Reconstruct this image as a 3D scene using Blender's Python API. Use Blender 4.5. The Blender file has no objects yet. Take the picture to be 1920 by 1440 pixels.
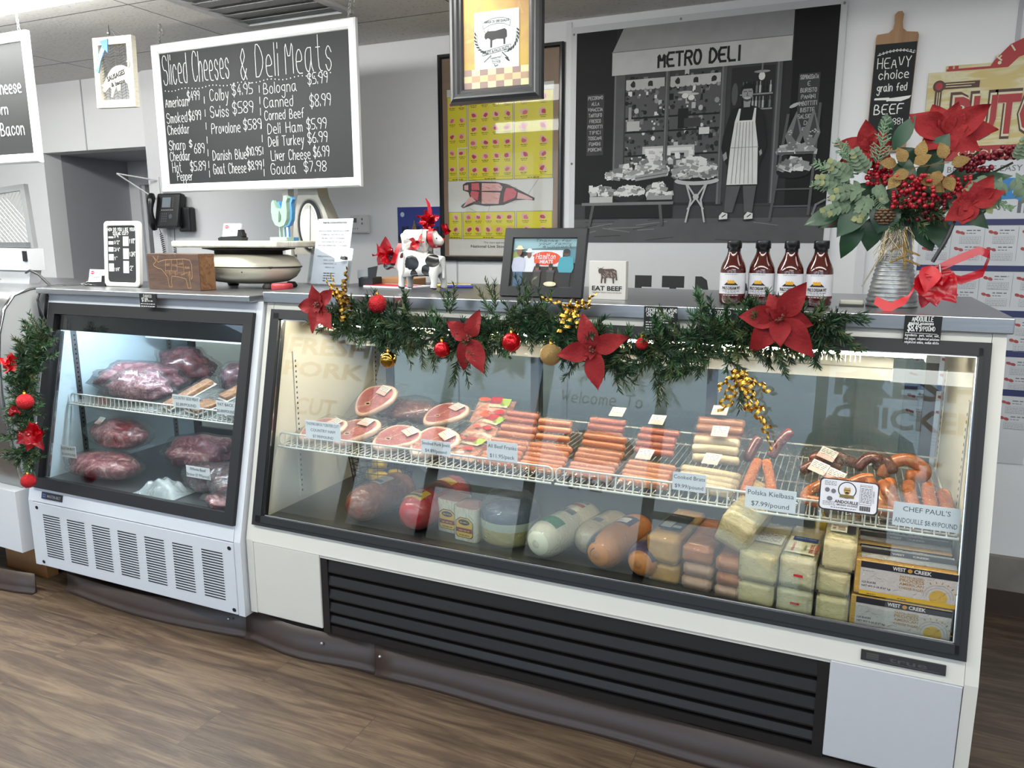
import bpy, bmesh, math, random
from mathutils import Vector, Matrix, Euler, noise
from math import sin, cos, pi, radians as rad, sqrt, atan2

S = bpy.context.scene
COL = S.collection
rnd = random.Random(7); JIT = random.Random(3)

# ---------------------------------------------------------------- camera
cam_d = bpy.data.cameras.new('camera')
cam = bpy.data.objects.new('camera', cam_d); COL.objects.link(cam)
cam_d.sensor_width = 36.0; cam_d.lens = 26.625; cam_d.clip_start = 0.02
cam.location = (0, 0, 1.47)
cam.rotation_euler = (rad(90 - 10.9), 0, rad(23.854))
S.camera = cam

# ---------------------------------------------------------------- view + sampling quality
vs = S.view_settings
vs.view_transform = 'Standard'; vs.look = 'None'; vs.gamma = 1.0; vs.use_curve_mapping = False
vs.exposure = 0.40
cy = S.cycles
cy.max_bounces = 10; cy.diffuse_bounces = 4; cy.glossy_bounces = 4; cy.transmission_bounces = 6
cy.transparent_max_bounces = 32; cy.caustics_reflective = False; cy.caustics_refractive = False
cy.sample_clamp_indirect = 4.0; cy.use_denoising = True

# ---------------------------------------------------------------- world: a bright hazy sky outside the shop front
W = bpy.data.worlds.new('sky'); S.world = W; W.use_nodes = True
_n = W.node_tree.nodes; _l = W.node_tree.links
bg = _n['Background']
tc = _n.new('ShaderNodeTexCoord'); sp = _n.new('ShaderNodeSeparateXYZ'); cr = _n.new('ShaderNodeValToRGB')
_l.new(tc.outputs['Generated'], sp.inputs[0]); _l.new(sp.outputs['Z'], cr.inputs[0]); _l.new(cr.outputs[0], bg.inputs[0])
cr.color_ramp.elements[0].position = 0.0; cr.color_ramp.elements[0].color = (0.30, 0.30, 0.29, 1)
cr.color_ramp.elements[1].position = 0.03; cr.color_ramp.elements[1].color = (0.86, 0.92, 1.0, 1)
_e = cr.color_ramp.elements.new(0.35); _e.color = (0.45, 0.66, 1.0, 1)
bg.inputs[1].default_value = 2.7

# ---------------------------------------------------------------- lamps (strengths used by the fixture builders)
TUBE_POWER = 8.5      # emission of the shop-floor fluorescent lenses
REAR_POWER = 25.0       # emission of the fluorescent row above the counter
CASE_LED = 50.0         # emission of the lamp tubes in the wide deli case
MEAT_LED = 80.0         # emission of the lamp tube in the small meat case

# portal in the shop-front opening (guides daylight sampling only)
pl = bpy.data.lights.new('window_daylight', 'AREA'); pl.shape = 'RECTANGLE'; pl.size = 8.6; pl.size_y = 2.1
pl.cycles.is_portal = True
po = bpy.data.objects.new('window_daylight', pl); COL.objects.link(po)
po.location = (-1.2, -2.86, 1.55); po.rotation_euler = (rad(90), 0, 0)

# ================================================================ helpers
def lin(c):
    if isinstance(c, str):
        c = c.lstrip('#'); c = [int(c[i:i+2], 16) for i in (0, 2, 4)]
    o = []
    for v in c[:3]:
        v = v / 255.0
        o.append(v / 12.92 if v <= .04045 else ((v + .055) / 1.055) ** 2.4)
    return tuple(o) + (1.0,)

MATS = {}
def mat(name, col, rough=.5, metal=0., var=.06, scale=30., bump=0., bscale=None, coat=0., trans=0., emit=None, estr=0., aniso=None, spec=.5, sub=0.):
    """principled surface whose colour wanders slightly with a noise texture"""
    if name in MATS: return MATS[name]
    m = bpy.data.materials.new(name); m.use_nodes = True
    nt = m.node_tree; b = nt.nodes['Principled BSDF']
    c = lin(col)
    tcn = nt.nodes.new('ShaderNodeTexCoord')
    mp = nt.nodes.new('ShaderNodeMapping'); nt.links.new(tcn.outputs['Object'], mp.inputs[0])
    if aniso: mp.inputs['Scale'].default_value = aniso
    nz = nt.nodes.new('ShaderNodeTexNoise'); nz.inputs['Scale'].default_value = scale; nz.inputs['Detail'].default_value = 3
    nt.links.new(mp.outputs[0], nz.inputs[0])
    mx = nt.nodes.new('ShaderNodeMix'); mx.data_type = 'RGBA'
    mx.inputs[6].default_value = tuple(max(0, v * (1 - var)) for v in c[:3]) + (1,)
    mx.inputs[7].default_value = tuple(min(1, v * (1 + var)) for v in c[:3]) + (1,)
    nt.links.new(nz.outputs['Fac'], mx.inputs[0]); nt.links.new(mx.outputs[2], b.inputs['Base Color'])
    b.inputs['Roughness'].default_value = rough; b.inputs['Metallic'].default_value = metal
    b.inputs['Specular IOR Level'].default_value = spec
    if coat: b.inputs['Coat Weight'].default_value = coat; b.inputs['Coat Roughness'].default_value = .08
    if trans: b.inputs['Transmission Weight'].default_value = trans
    if sub: b.inputs['Subsurface Weight'].default_value = sub; b.inputs['Subsurface Scale'].default_value = .01
    if emit: b.inputs['Emission Color'].default_value = lin(emit); b.inputs['Emission Strength'].default_value = estr
    if bump:
        n2 = nt.nodes.new('ShaderNodeTexNoise'); n2.inputs['Scale'].default_value = bscale or scale; n2.inputs['Detail'].default_value = 4
        nt.links.new(mp.outputs[0], n2.inputs[0])
        bp = nt.nodes.new('ShaderNodeBump'); bp.inputs['Strength'].default_value = bump; bp.inputs['Distance'].default_value = .01
        nt.links.new(n2.outputs['Fac'], bp.inputs['Height']); nt.links.new(bp.outputs[0], b.inputs['Normal'])
    MATS[name] = m
    return m

def clear(name, tint, gloss=1.0, rough=.02, base=.02, ior=1.45, bump=0., bscale=40., haze=0., hazecol='#ffffff'):
    """thin clear sheet: transparent, with a Fresnel mirror layer and optional milky haze"""
    if name in MATS: return MATS[name]
    m = bpy.data.materials.new(name); m.use_nodes = True
    nt = m.node_tree; nt.nodes.remove(nt.nodes['Principled BSDF'])
    out = nt.nodes['Material Output']
    tr = nt.nodes.new('ShaderNodeBsdfTransparent'); tr.inputs[0].default_value = lin(tint)
    gl = nt.nodes.new('ShaderNodeBsdfGlossy'); gl.inputs['Roughness'].default_value = rough
    fr = nt.nodes.new('ShaderNodeFresnel'); ge = nt.nodes.new('ShaderNodeNewGeometry')
    io = nt.nodes.new('ShaderNodeMapRange'); io.inputs[3].default_value = ior; io.inputs[4].default_value = 1/ior   # thin sheet: same index from both sides
    nt.links.new(ge.outputs['Backfacing'], io.inputs[0]); nt.links.new(io.outputs[0], fr.inputs[0])
    mu = nt.nodes.new('ShaderNodeMath'); mu.operation = 'MULTIPLY_ADD'; mu.inputs[1].default_value = gloss; mu.inputs[2].default_value = base; mu.use_clamp = True
    nt.links.new(fr.outputs[0], mu.inputs[0])
    mx = nt.nodes.new('ShaderNodeMixShader'); nt.links.new(mu.outputs[0], mx.inputs[0]); nt.links.new(gl.outputs[0], mx.inputs[2])
    last = tr
    if haze:
        df = nt.nodes.new('ShaderNodeBsdfDiffuse'); df.inputs[0].default_value = lin(hazecol)
        m2 = nt.nodes.new('ShaderNodeMixShader'); m2.inputs[0].default_value = haze
        nt.links.new(tr.outputs[0], m2.inputs[1]); nt.links.new(df.outputs[0], m2.inputs[2]); last = m2
    nt.links.new(last.outputs[0], mx.inputs[1]); nt.links.new(mx.outputs[0], out.inputs[0])
    if bump:
        tcn = nt.nodes.new('ShaderNodeTexCoord'); nz = nt.nodes.new('ShaderNodeTexNoise'); nz.inputs['Scale'].default_value = bscale; nz.inputs['Detail'].default_value = 3; nz.inputs['Distortion'].default_value = 1.5
        nt.links.new(tcn.outputs['Object'], nz.inputs[0])
        bp = nt.nodes.new('ShaderNodeBump'); bp.inputs['Strength'].default_value = bump; bp.inputs['Distance'].default_value = .02
        nt.links.new(nz.outputs['Fac'], bp.inputs['Height']); nt.links.new(bp.outputs[0], gl.inputs['Normal']); nt.links.new(bp.outputs[0], fr.inputs['Normal'])
    MATS[name] = m
    return m

def streaky(name, c1, c2, c3=None, rough=.35, scale=18., stretch=(1, 1, 1), dist=2., lo=.40, hi=.62, coat=0., bump=.0, bscale=60.):
    """two or three colours marbled together (meat, wood, stone)"""
    if name in MATS: return MATS[name]
    m = mat(name, c1, rough, coat=coat, bump=bump, bscale=bscale)
    nt = m.node_tree; b = nt.nodes['Principled BSDF']
    tcn = nt.nodes.new('ShaderNodeTexCoord'); mp = nt.nodes.new('ShaderNodeMapping'); mp.inputs['Scale'].default_value = stretch
    nt.links.new(tcn.outputs['Object'], mp.inputs[0])
    nz = nt.nodes.new('ShaderNodeTexNoise'); nz.inputs['Scale'].default_value = scale; nz.inputs['Detail'].default_value = 5; nz.inputs['Distortion'].default_value = dist
    nt.links.new(mp.outputs[0], nz.inputs[0])
    r = nt.nodes.new('ShaderNodeValToRGB'); e = r.color_ramp.elements
    e[0].position = lo; e[0].color = lin(c1); e[1].position = hi; e[1].color = lin(c2)
    if c3: k = e.new(min(.99, hi + .12)); k.color = lin(c3)
    nt.links.new(nz.outputs['Fac'], r.inputs[0]); nt.links.new(r.outputs[0], b.inputs['Base Color'])
    return m

# ---------------------------------------------------------------- object bookkeeping
def thing(name, label, cat, loc=(0, 0, 0), group=None, rz=0.):
    o = bpy.data.objects.new(name, None); COL.objects.link(o)
    o.empty_display_size = .05
    o.location = loc; o.rotation_euler = (0, 0, rz); o['label'] = label; o['category'] = cat
    if group: o['group'] = group
    return o
def tag(o, label, cat, group=None):
    o['label'] = label; o['category'] = cat
    if group: o['group'] = group
    return o
def struct(o):
    o['kind'] = 'structure'; return o
def dup(root, loc=None, rz=None, rot=None, label=None, group=None):
    r = root.copy(); COL.objects.link(r)
    if loc is not None: r.location = loc
    if rz is not None: r.rotation_euler = (0, 0, rz)
    if rot is not None: r.rotation_euler = rot
    if label: r['label'] = label
    if group: r['group'] = group
    for ch in list(root.children):
        c = ch.copy(); COL.objects.link(c); c.parent = r
        for g in list(ch.children):
            d = g.copy(); COL.objects.link(d); d.parent = c
    return r

# ---------------------------------------------------------------- single-stroke lettering for chalk and marker writing
GL = {'A':"03 29 43;15 35",'B':"03 09 29 38 37 26 06;26 45 44 33 03",'C':"48 39 19 07 05 13 33 44",'D':"03 09 29 47 45 23 03",'E':"49 09 03 43;06 36",'F':"49 09 03;06 36",
'G':"48 39 19 07 05 13 33 44 46 26",'H':"03 09;43 49;06 46",'I':"13 19",'J':"49 44 33 13 04",'K':"03 09;49 06 43",'L':"09 03 43",'M':"03 09 25 49 43",'N':"03 09 43 49",
'O':"19 07 05 13 33 45 47 39 19",'P':"03 09 39 48 47 36 06",'Q':"19 07 05 13 33 45 47 39 19;24 42",'R':"03 09 39 48 47 36 06;26 43",'S':"48 39 19 08 07 16 36 45 44 33 13 04",
'T':"09 49;29 23",'U':"09 04 13 33 44 49",'V':"09 23 49",'W':"09 13 27 33 49",'X':"09 43;49 03",'Y':"09 26 49;26 23",'Z':"09 49 03 43",
'a':"37 17 06 04 13 23 35;37 34 43",'b':"09 03 23 34 36 27 06",'c':"36 27 17 06 04 13 23 34",'d':"39 33 13 04 06 17 37",'e':"05 35 36 27 17 06 04 13 33",'f':"39 29 18 13;06 26",
'g':"37 17 06 05 14 34;37 31 20 10 01",'h':"09 03;05 17 27 36 33",'i':"03 07;08 09",'j':"27 21 10 00;28 29",'k':"09 03;37 05 33",'l':"09 03",'m':"03 07;06 17 26 23;26 37 46 43",
'n':"03 07;06 17 27 36 33",'o':"17 06 04 13 23 34 36 27 17",'p':"07 00;07 27 36 34 23 03",'q':"37 17 06 04 13 33;37 30",'r':"03 07;05 17 27",'s':"36 27 17 06 15 25 34 23 13 04",
't':"19 14 23 33;07 27",'u':"07 04 13 23 34;37 33",'v':"07 13 27",'w':"07 13 25 33 47",'x':"07 33;37 03",'y':"07 14 24;37 10 00",'z':"07 37 03 33",
'0':"19 07 05 13 33 45 47 39 19",'1':"07 19 13",'2':"07 19 39 47 03 43",'3':"08 19 39 47 36 26;36 45 44 33 13 04",'4':"39 05 45;33 37",'5':"49 09 06 36 45 44 33 03",
'6':"39 06 04 13 33 44 45 36 06",'7':"09 49 13",'8':"26 07 08 19 39 48 47 26 05 04 13 33 44 45 26",'9':"46 26 07 08 19 39 48 46 33",
'$':"48 39 19 08 07 16 36 45 44 33 13 04;2a 22",'&':"43 07 18 29 38 37 05 04 13 23 45",'.':"03 04",',':"03 12","'":"09 08",'"':"09 08;19 18",'/':"03 39",'-':"06 36",
'?':"08 19 39 48 36 25;23 24",'!':"09 05;03 04"}
def glyph(ch):
    g = GL.get(ch)
    if not g: return [], 2.2
    L = [[(int(p[0], 36), int(p[1], 36) - 3) for p in s.split()] for s in g.split(';')]
    return L, max(p[0] for s in L for p in s)
def chaikin(P):
    if len(P) < 3: return P
    o = [P[0]]
    for a, b in zip(P, P[1:]):
        o.append((a[0]*.75 + b[0]*.25, a[1]*.75 + b[1]*.25)); o.append((a[0]*.25 + b[0]*.75, a[1]*.25 + b[1]*.75))
    o.append(P[-1]); return o

FONT = {}
def font_mesh(txt, bold=0.):
    k = (txt, bold)
    if k not in FONT:
        cu = bpy.data.curves.new('t', 'FONT'); cu.body = txt; cu.resolution_u = 2; cu.offset = bold; cu.size = 1.0
        ob = bpy.data.objects.new('t', cu)
        me = ob.to_mesh()
        v = [tuple(p.co) for p in me.vertices]; f = [tuple(p.vertices) for p in me.polygons]
        ob.to_mesh_clear(); bpy.data.objects.remove(ob); bpy.data.curves.remove(cu)
        FONT[k] = (v, f)
    return FONT[k]

class Fr:
    """a flat writing surface: origin, right, up"""
    def __init__(s, o, U=(1, 0, 0), V=(0, 0, 1), eps=.0006):
        s.o = Vector(o); s.U = Vector(U).normalized(); s.V = Vector(V).normalized(); s.N = s.U.cross(s.V); s.e = eps
    def p(s, u, v, k=1): return s.o + s.U * u + s.V * v + s.N * (s.e * k)

class MB:
    """collects geometry for ONE mesh object"""
    def __init__(s): s.v = []; s.f = []; s.m = []; s.k = 0; s.sm = []; s.smooth = False; s.T = None
    def add(s, vs, fs, smooth=None):
        b = len(s.v)
        if s.T is not None: vs = [s.T @ Vector(p) for p in vs]
        s.v += [tuple(p) for p in vs]
        for f in fs:
            s.f.append(tuple(i + b for i in f)); s.m.append(s.k); s.sm.append(s.smooth if smooth is None else smooth)
        return s
    def mi(s, k): s.k = k; return s
    def box(s, c, d, R=None, bev=0.):
        x, y, z = d[0]/2, d[1]/2, d[2]/2
        if bev:
            bm = bmesh.new(); bmesh.ops.create_cube(bm, size=1.)
            for v in bm.verts: v.co = Vector((v.co.x*d[0], v.co.y*d[1], v.co.z*d[2]))
            bmesh.ops.bevel(bm, geom=list(bm.edges), offset=min(bev, min(d)*.45), segments=2, affect='EDGES', profile=.5)
            V = [v.co.copy() for v in bm.verts]; bm.verts.index_update(); F = [tuple(v.index for v in f.verts) for f in bm.faces]; bm.free()
        else:
            V = [Vector(p) for p in ((-x,-y,-z),(x,-y,-z),(x,y,-z),(-x,y,-z),(-x,-y,z),(x,-y,z),(x,y,z),(-x,y,z))]
            F = [(0,3,2,1),(4,5,6,7),(0,1,5,4),(1,2,6,5),(2,3,7,6),(3,0,4,7)]
        if R is not None: V = [R @ p for p in V]
        c = Vector(c)
        return s.add([p + c for p in V], F, smooth=False)
    def bb(s, x0, x1, y0, y1, z0, z1, bev=0.): return s.box(((x0+x1)/2, (y0+y1)/2, (z0+z1)/2), (abs(x1-x0), abs(y1-y0), abs(z1-z0)), bev=bev)
    def tube(s, pts, r, n=8, closed=False, cap=True, smooth=True, flat=None):
        P = [Vector(p) for p in pts]; N = len(P)
        rs = r if isinstance(r, (list, tuple)) else [r]*N
        V = []; up = None
        for i, p in enumerate(P):
            a = P[(i-1) % N] if (i > 0 or closed) else P[0]; b = P[(i+1) % N] if (i < N-1 or closed) else P[-1]
            t = (b - a)
            if t.length < 1e-9: t = Vector((0, 0, 1))
            t.normalize()
            if up is None:
                up = Vector((0, 0, 1)) if abs(t.z) < .9 else Vector((0, 1, 0))
            sd = t.cross(up)
            if sd.length < 1e-6: sd = t.cross(Vector((1, .3, 0)))
            sd.normalize(); u2 = sd.cross(t).normalized(); up = u2
            for j in range(n):
                a = 2*pi*j/n
                V.append(p + (sd*cos(a) + u2*sin(a)*(flat or 1.)) * rs[i])
        F = []
        for i in range(N if closed else N-1):
            for j in range(n):
                a = i*n + j; b = i*n + (j+1) % n; c = ((i+1) % N)*n + (j+1) % n; d = ((i+1) % N)*n + j
                F.append((a, d, c, b))
        s.add(V, F, smooth)
        if cap and not closed:
            s.add([V[j] for j in range(n)], [tuple(range(n))], False); s.add([V[(N-1)*n + j] for j in range(n)], [tuple(reversed(range(n)))], False)
        return s
    def cyl(s, a, b, r0, r1=None, n=16, cap=True): return s.tube([a, b], [r0, r0 if r1 is None else r1], n, cap=cap)
    def lathe(s, prof, c=(0, 0, 0), n=24, ax='z', sx=1., sy=1., smooth=True):
        c = Vector(c); V = []; F = []
        for r, h in prof:
            for j in range(n):
                a = 2*pi*j/n; q = (r*cos(a)*sx, r*sin(a)*sy, h)
                if ax == 'y': q = (q[0], q[2], q[1])
                if ax == 'x': q = (q[2], q[0], q[1])
                V.append(c + Vector(q))
        for i in range(len(prof)-1):
            for j in range(n):
                F.append((i*n+j, i*n+(j+1) % n, (i+1)*n+(j+1) % n, (i+1)*n+j))
        s.add(V, F, smooth)
        return s
    def blob(s, c, r, seed=0, amp=.0, fr=3., nu=20, nv=12, R=None, pw=1., flatz=None):
        """noisy super-ellipsoid"""
        c = Vector(c); V = []; F = []
        sg = lambda x: math.copysign(abs(x)**pw, x)
        for i in range(nv+1):
            t = pi*i/nv - pi/2
            for j in range(nu):
                a = 2*pi*j/nu
                d = Vector((sg(cos(t))*sg(cos(a)), sg(cos(t))*sg(sin(a)), sg(sin(t))))
                k = 1 + (amp*noise.noise(d*fr + Vector((seed*3.1, seed*1.7, seed))) if amp else 0)
                p = Vector((d.x*r[0], d.y*r[1], d.z*r[2]))*k
                if flatz is not None and p.z < flatz: p.z = flatz
                if R is not None: p = R @ p
                V.append(p + c)
        for i in range(nv):
            for j in range(nu): F.append((i*nu+j, i*nu+(j+1) % nu, (i+1)*nu+(j+1) % nu, (i+1)*nu+j))
        return s.add(V, F, True)
    def grid(s, fn, nu, nv, smooth=True, closed=False):
        V = [fn(i/nu, j/nv) for i in range(nu + 1) for j in range(nv + 1)]
        F = [(i*(nv+1)+j, (i+1)*(nv+1)+j, (i+1)*(nv+1)+j+1, i*(nv+1)+j+1) for i in range(nu) for j in range(nv)]
        return s.add(V, F, smooth)
    def prism(s, poly, o, U=(1, 0, 0), V=(0, 0, 1), d=.01):
        """polygon in the U,V plane at o, front face on the U x V side, thickness d behind it"""
        f = Fr(o, U, V, 0); n = len(poly)
        A = [f.p(u, v) for u, v in poly]; B = [p - f.N*d for p in A]
        area = sum(poly[i][0]*poly[(i+1) % n][1] - poly[(i+1) % n][0]*poly[i][1] for i in range(n))
        idx = list(range(n))
        if area < 0: idx.reverse()
        F = [tuple(idx), tuple(i + n for i in reversed(idx))]
        for a, b in zip(idx, idx[1:] + idx[:1]): F.append((b, a, a + n, b + n))
        return s.add(A + B, F, False)
    # ---- flat marks on a writing surface
    def poly(s, fr, P, k=1):
        area = sum(P[i][0]*P[(i+1) % len(P)][1] - P[(i+1) % len(P)][0]*P[i][1] for i in range(len(P)))
        if area < 0: P = P[::-1]
        k += JIT.random()*.85      # neighbours never share exactly one plane
        return s.add([fr.p(u, v, k) for u, v in P], [tuple(range(len(P)))], False)
    def rect(s, fr, u0, v0, u1, v1, k=1): return s.poly(fr, [(u0, v0), (u1, v0), (u1, v1), (u0, v1)], k)
    def oval(s, fr, u, v, a, b, k=1, n=20, rot=0., amp=0., seed=0):
        P = []
        for i in range(n):
            t = 2*pi*i/n; q = 1 + (amp*noise.noise(Vector((cos(t)*1.5 + seed*5.3, sin(t)*1.5, seed))) if amp else 0)
            x, y = a*cos(t)*q, b*sin(t)*q; P.append((u + x*cos(rot) - y*sin(rot), v + x*sin(rot) + y*cos(rot)))
        return s.poly(fr, P, k)
    def line(s, fr, P, w, k=1):
        for a, b in zip(P, P[1:]):
            dx, dy = b[0]-a[0], b[1]-a[1]; L = sqrt(dx*dx + dy*dy)
            if L < 1e-7: continue
            dx, dy = dx/L*w*.5, dy/L*w*.5; nx, ny = -dy, dx
            s.poly(fr, [(a[0]-dx+nx, a[1]-dy+ny), (a[0]-dx-nx, a[1]-dy-ny), (b[0]+dx-nx, b[1]+dy-ny), (b[0]+dx+nx, b[1]+dy+ny)], k)
        return s
    def hand(s, fr, txt, u, v, h, w=None, k=1, jit=.12, wid=None, sx=1., slant=0., al='l'):
        """handwritten line; h = capital height; wid squeezes it into a width"""
        w = w or h*.11; q = h/6; xs = 0; items = []
        for ch in txt:
            L, wd = glyph(ch)
            items.append((L, xs)); xs += wd + 1.7
        xs -= 1.7
        kx = q*sx if not wid else wid/max(xs, 1)
        u0 = u - (xs*kx/2 if al == 'c' else (xs*kx if al == 'r' else 0))
        for L, x in items:
            jy = rnd.uniform(-jit, jit)
            for P in L:
                P = [(u0 + (x + p[0] + rnd.uniform(-jit, jit)*.6)*kx + slant*p[1]*q, v + (p[1] + jy)*q) for p in P]
                s.line(fr, chaikin(P), w, k)
        return s
    def type(s, fr, txt, u, v, h, al='c', wid=None, bold=0., k=1, ang=0., sx=1.):
        """printed line; h = capital height"""
        V, F = font_mesh(txt, bold)
        if not V: return s
        x0 = min(p[0] for p in V); x1 = max(p[0] for p in V); q = h/.72
        kx = q*sx if not wid else wid/max(1e-6, x1 - x0)
        off = -x0 if al == 'l' else (-(x0+x1)/2 if al == 'c' else -x1)
        ca, sa = cos(ang), sin(ang); P = []
        for p in V:
            a, b = (p[0] + off)*kx, p[1]*q
            P.append(fr.p(u + a*ca - b*sa, v + a*sa + b*ca, k))
        return s.add(P, F, False)
    def scribble(s, fr, u0, u1, v, h, k=1, n=None):
        """unreadably small print: broken dashes"""
        u = u0
        while u < u1:
            w = rnd.uniform(h*1.2, h*3.4); s.rect(fr, u, v, min(u + w, u1), v + h*.62, k); u += w + h*.7
        return s
    def build(s, name, mats, parent=None, world=False, loc=None):
        me = bpy.data.meshes.new(name)
        off = Vector((0, 0, 0))
        if world:
            r = parent
            while r is not None: off += r.location; r = r.parent
            if parent is None and loc is not None: off = Vector(loc)
        V = [tuple(Vector(p) - off) for p in s.v] if off.length else s.v
        me.from_pydata(V, [], s.f)
        if not isinstance(mats, (list, tuple)): mats = [mats]
        for m in mats: me.materials.append(m)
        if len(mats) > 1: me.polygons.foreach_set('material_index', s.m)
        me.polygons.foreach_set('use_smooth', s.sm)
        me.update()
        o = bpy.data.objects.new(name, me); COL.objects.link(o)
        if parent is not None: o.parent = parent
        elif off.length: o.location = off
        return o
# ================================================================ common materials
def floor_mat():
    m = bpy.data.materials.new('vinyl_plank_floor'); m.use_nodes = True
    nt = m.node_tree; b = nt.nodes['Principled BSDF']; N = nt.nodes.new; K = nt.links.new
    t = N('ShaderNodeTexCoord')
    br = N('ShaderNodeTexBrick'); br.inputs['Scale'].default_value = 1.0; br.inputs['Brick Width'].default_value = 1.25; br.inputs['Row Height'].default_value = .178
    br.inputs['Mortar Size'].default_value = .0012; br.inputs['Mortar Smooth'].default_value = .2; br.offset = .37; br.offset_frequency = 2
    br.inputs['Color1'].default_value = (0, 0, 0, 1); br.inputs['Color2'].default_value = (1, 1, 1, 1); br.inputs['Mortar'].default_value = (.5, .5, .5, 1)
    K(t.outputs['Object'], br.inputs['Vector'])
    # grain offset for each plank
    mp = N('ShaderNodeMapping'); mp.inputs['Scale'].default_value = (1.6, 17, 1)
    ad = N('ShaderNodeVectorMath'); ad.operation = 'MULTIPLY_ADD'; ad.inputs[1].default_value = (7.3, 3.1, 5.0)
    K(br.outputs['Color'], ad.inputs[0]); K(t.outputs['Object'], ad.inputs[2]); K(ad.outputs[0], mp.inputs[0])
    g = N('ShaderNodeTexNoise'); g.inputs['Scale'].default_value = 1.5; g.inputs['Detail'].default_value = 9; g.inputs['Roughness'].default_value = .66; g.inputs['Distortion'].default_value = .9
    K(mp.outputs[0], g.inputs[0])
    r = N('ShaderNodeValToRGB'); e = r.color_ramp.elements
    e[0].position = .26; e[0].color = lin('#30241b'); e[1].position = .74; e[1].color = lin('#70604d')
    k = e.new(.46); k.color = lin('#4a3b2f'); k = e.new(.57); k.color = lin('#5d4d3d')
    K(g.outputs['Fac'], r.inputs[0])
    # fine streaks
    m2 = N('ShaderNodeMapping'); m2.inputs['Scale'].default_value = (6, 150, 1); K(ad.outputs[0], m2.inputs[0])
    g2 = N('ShaderNodeTexNoise'); g2.inputs['Scale'].default_value = 2.; g2.inputs['Detail'].default_value = 4; K(m2.outputs[0], g2.inputs[0])
    mr = N('ShaderNodeMapRange'); mr.inputs[1].default_value = .3; mr.inputs[2].default_value = .7; mr.inputs[3].default_value = .80; mr.inputs[4].default_value = 1.14
    K(g2.outputs['Fac'], mr.inputs[0])
    # plank to plank tone
    pr = N('ShaderNodeMapRange'); pr.inputs[3].default_value = .80; pr.inputs[4].default_value = 1.12; K(br.outputs['Color'], pr.inputs[0])
    mu = N('ShaderNodeMath'); mu.operation = 'MULTIPLY'; K(mr.outputs[0], mu.inputs[0]); K(pr.outputs[0], mu.inputs[1])
    vm = N('ShaderNodeVectorMath'); vm.operation = 'SCALE'; K(r.outputs[0], vm.inputs[0]); K(mu.outputs[0], vm.inputs['Scale'])
    # knots
    m3 = N('ShaderNodeMapping'); m3.inputs['Scale'].default_value = (2.4, 5.0, 1); K(ad.outputs[0], m3.inputs[0])
    vo = N('ShaderNodeTexVoronoi'); vo.inputs['Scale'].default_value = 1.; K(m3.outputs[0], vo.inputs['Vector'])
    kr = N('ShaderNodeMapRange'); kr.inputs[1].default_value = .04; kr.inputs[2].default_value = .15; kr.inputs[3].default_value = .45; kr.inputs[4].default_value = 1.; K(vo.outputs['Distance'], kr.inputs[0])
    v2 = N('ShaderNodeVectorMath'); v2.operation = 'SCALE'; K(vm.outputs[0], v2.inputs[0]); K(kr.outputs[0], v2.inputs['Scale'])
    # plank joints
    mx = N('ShaderNodeMix'); mx.data_type = 'RGBA'; K(br.outputs['Fac'], mx.inputs[0]); K(v2.outputs[0], mx.inputs[6]); mx.inputs[7].default_value = lin('#3a2f28')
    K(mx.outputs[2], b.inputs['Base Color']); b.inputs['Roughness'].default_value = .42
    bp = N('ShaderNodeBump'); bp.inputs['Strength'].default_value = .12; bp.inputs['Distance'].default_value = .004; K(g2.outputs['Fac'], bp.inputs['Height']); K(bp.outputs[0], b.inputs['Normal'])
    return m
def ceiling_mat():
    m = bpy.data.materials.new('ceiling_tile'); m.use_nodes = True
    nt = m.node_tree; b = nt.nodes['Principled BSDF']; N = nt.nodes.new; K = nt.links.new
    t = N('ShaderNodeTexCoord'); br = N('ShaderNodeTexBrick'); br.offset = 0.
    br.inputs['Scale'].default_value = 1.; br.inputs['Brick Width'].default_value = 1.22; br.inputs['Row Height'].default_value = .61; br.inputs['Mortar Size'].default_value = .004
    br.inputs['Color1'].default_value = lin('#ebe9e6'); br.inputs['Color2'].default_value = lin('#e6e4e1'); br.inputs['Mortar'].default_value = lin('#77757a')
    mp = N('ShaderNodeMapping'); mp.inputs['Location'].default_value = (.35, .02, 0); K(t.outputs['Object'], mp.inputs[0]); K(mp.outputs[0], br.inputs['Vector'])
    nz = N('ShaderNodeTexNoise'); nz.inputs['Scale'].default_value = 70; nz.inputs['Detail'].default_value = 3; K(t.outputs['Object'], nz.inputs[0])
    mr = N('ShaderNodeMapRange'); mr.inputs[1].default_value = .28; mr.inputs[2].default_value = .42; mr.inputs[3].default_value = .72; mr.inputs[4].default_value = 1.; K(nz.outputs['Fac'], mr.inputs[0])
    vm = N('ShaderNodeVectorMath'); vm.operation = 'SCALE'; K(br.outputs['Color'], vm.inputs[0]); K(mr.outputs[0], vm.inputs['Scale']); K(vm.outputs[0], b.inputs['Base Color'])
    b.inputs['Roughness'].default_value = .9
    bp = N('ShaderNodeBump'); bp.inputs['Strength'].default_value = .25; bp.inputs['Distance'].default_value = .004; K(nz.outputs['Fac'], bp.inputs['Height']); K(bp.outputs[0], b.inputs['Normal'])
    return m

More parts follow.
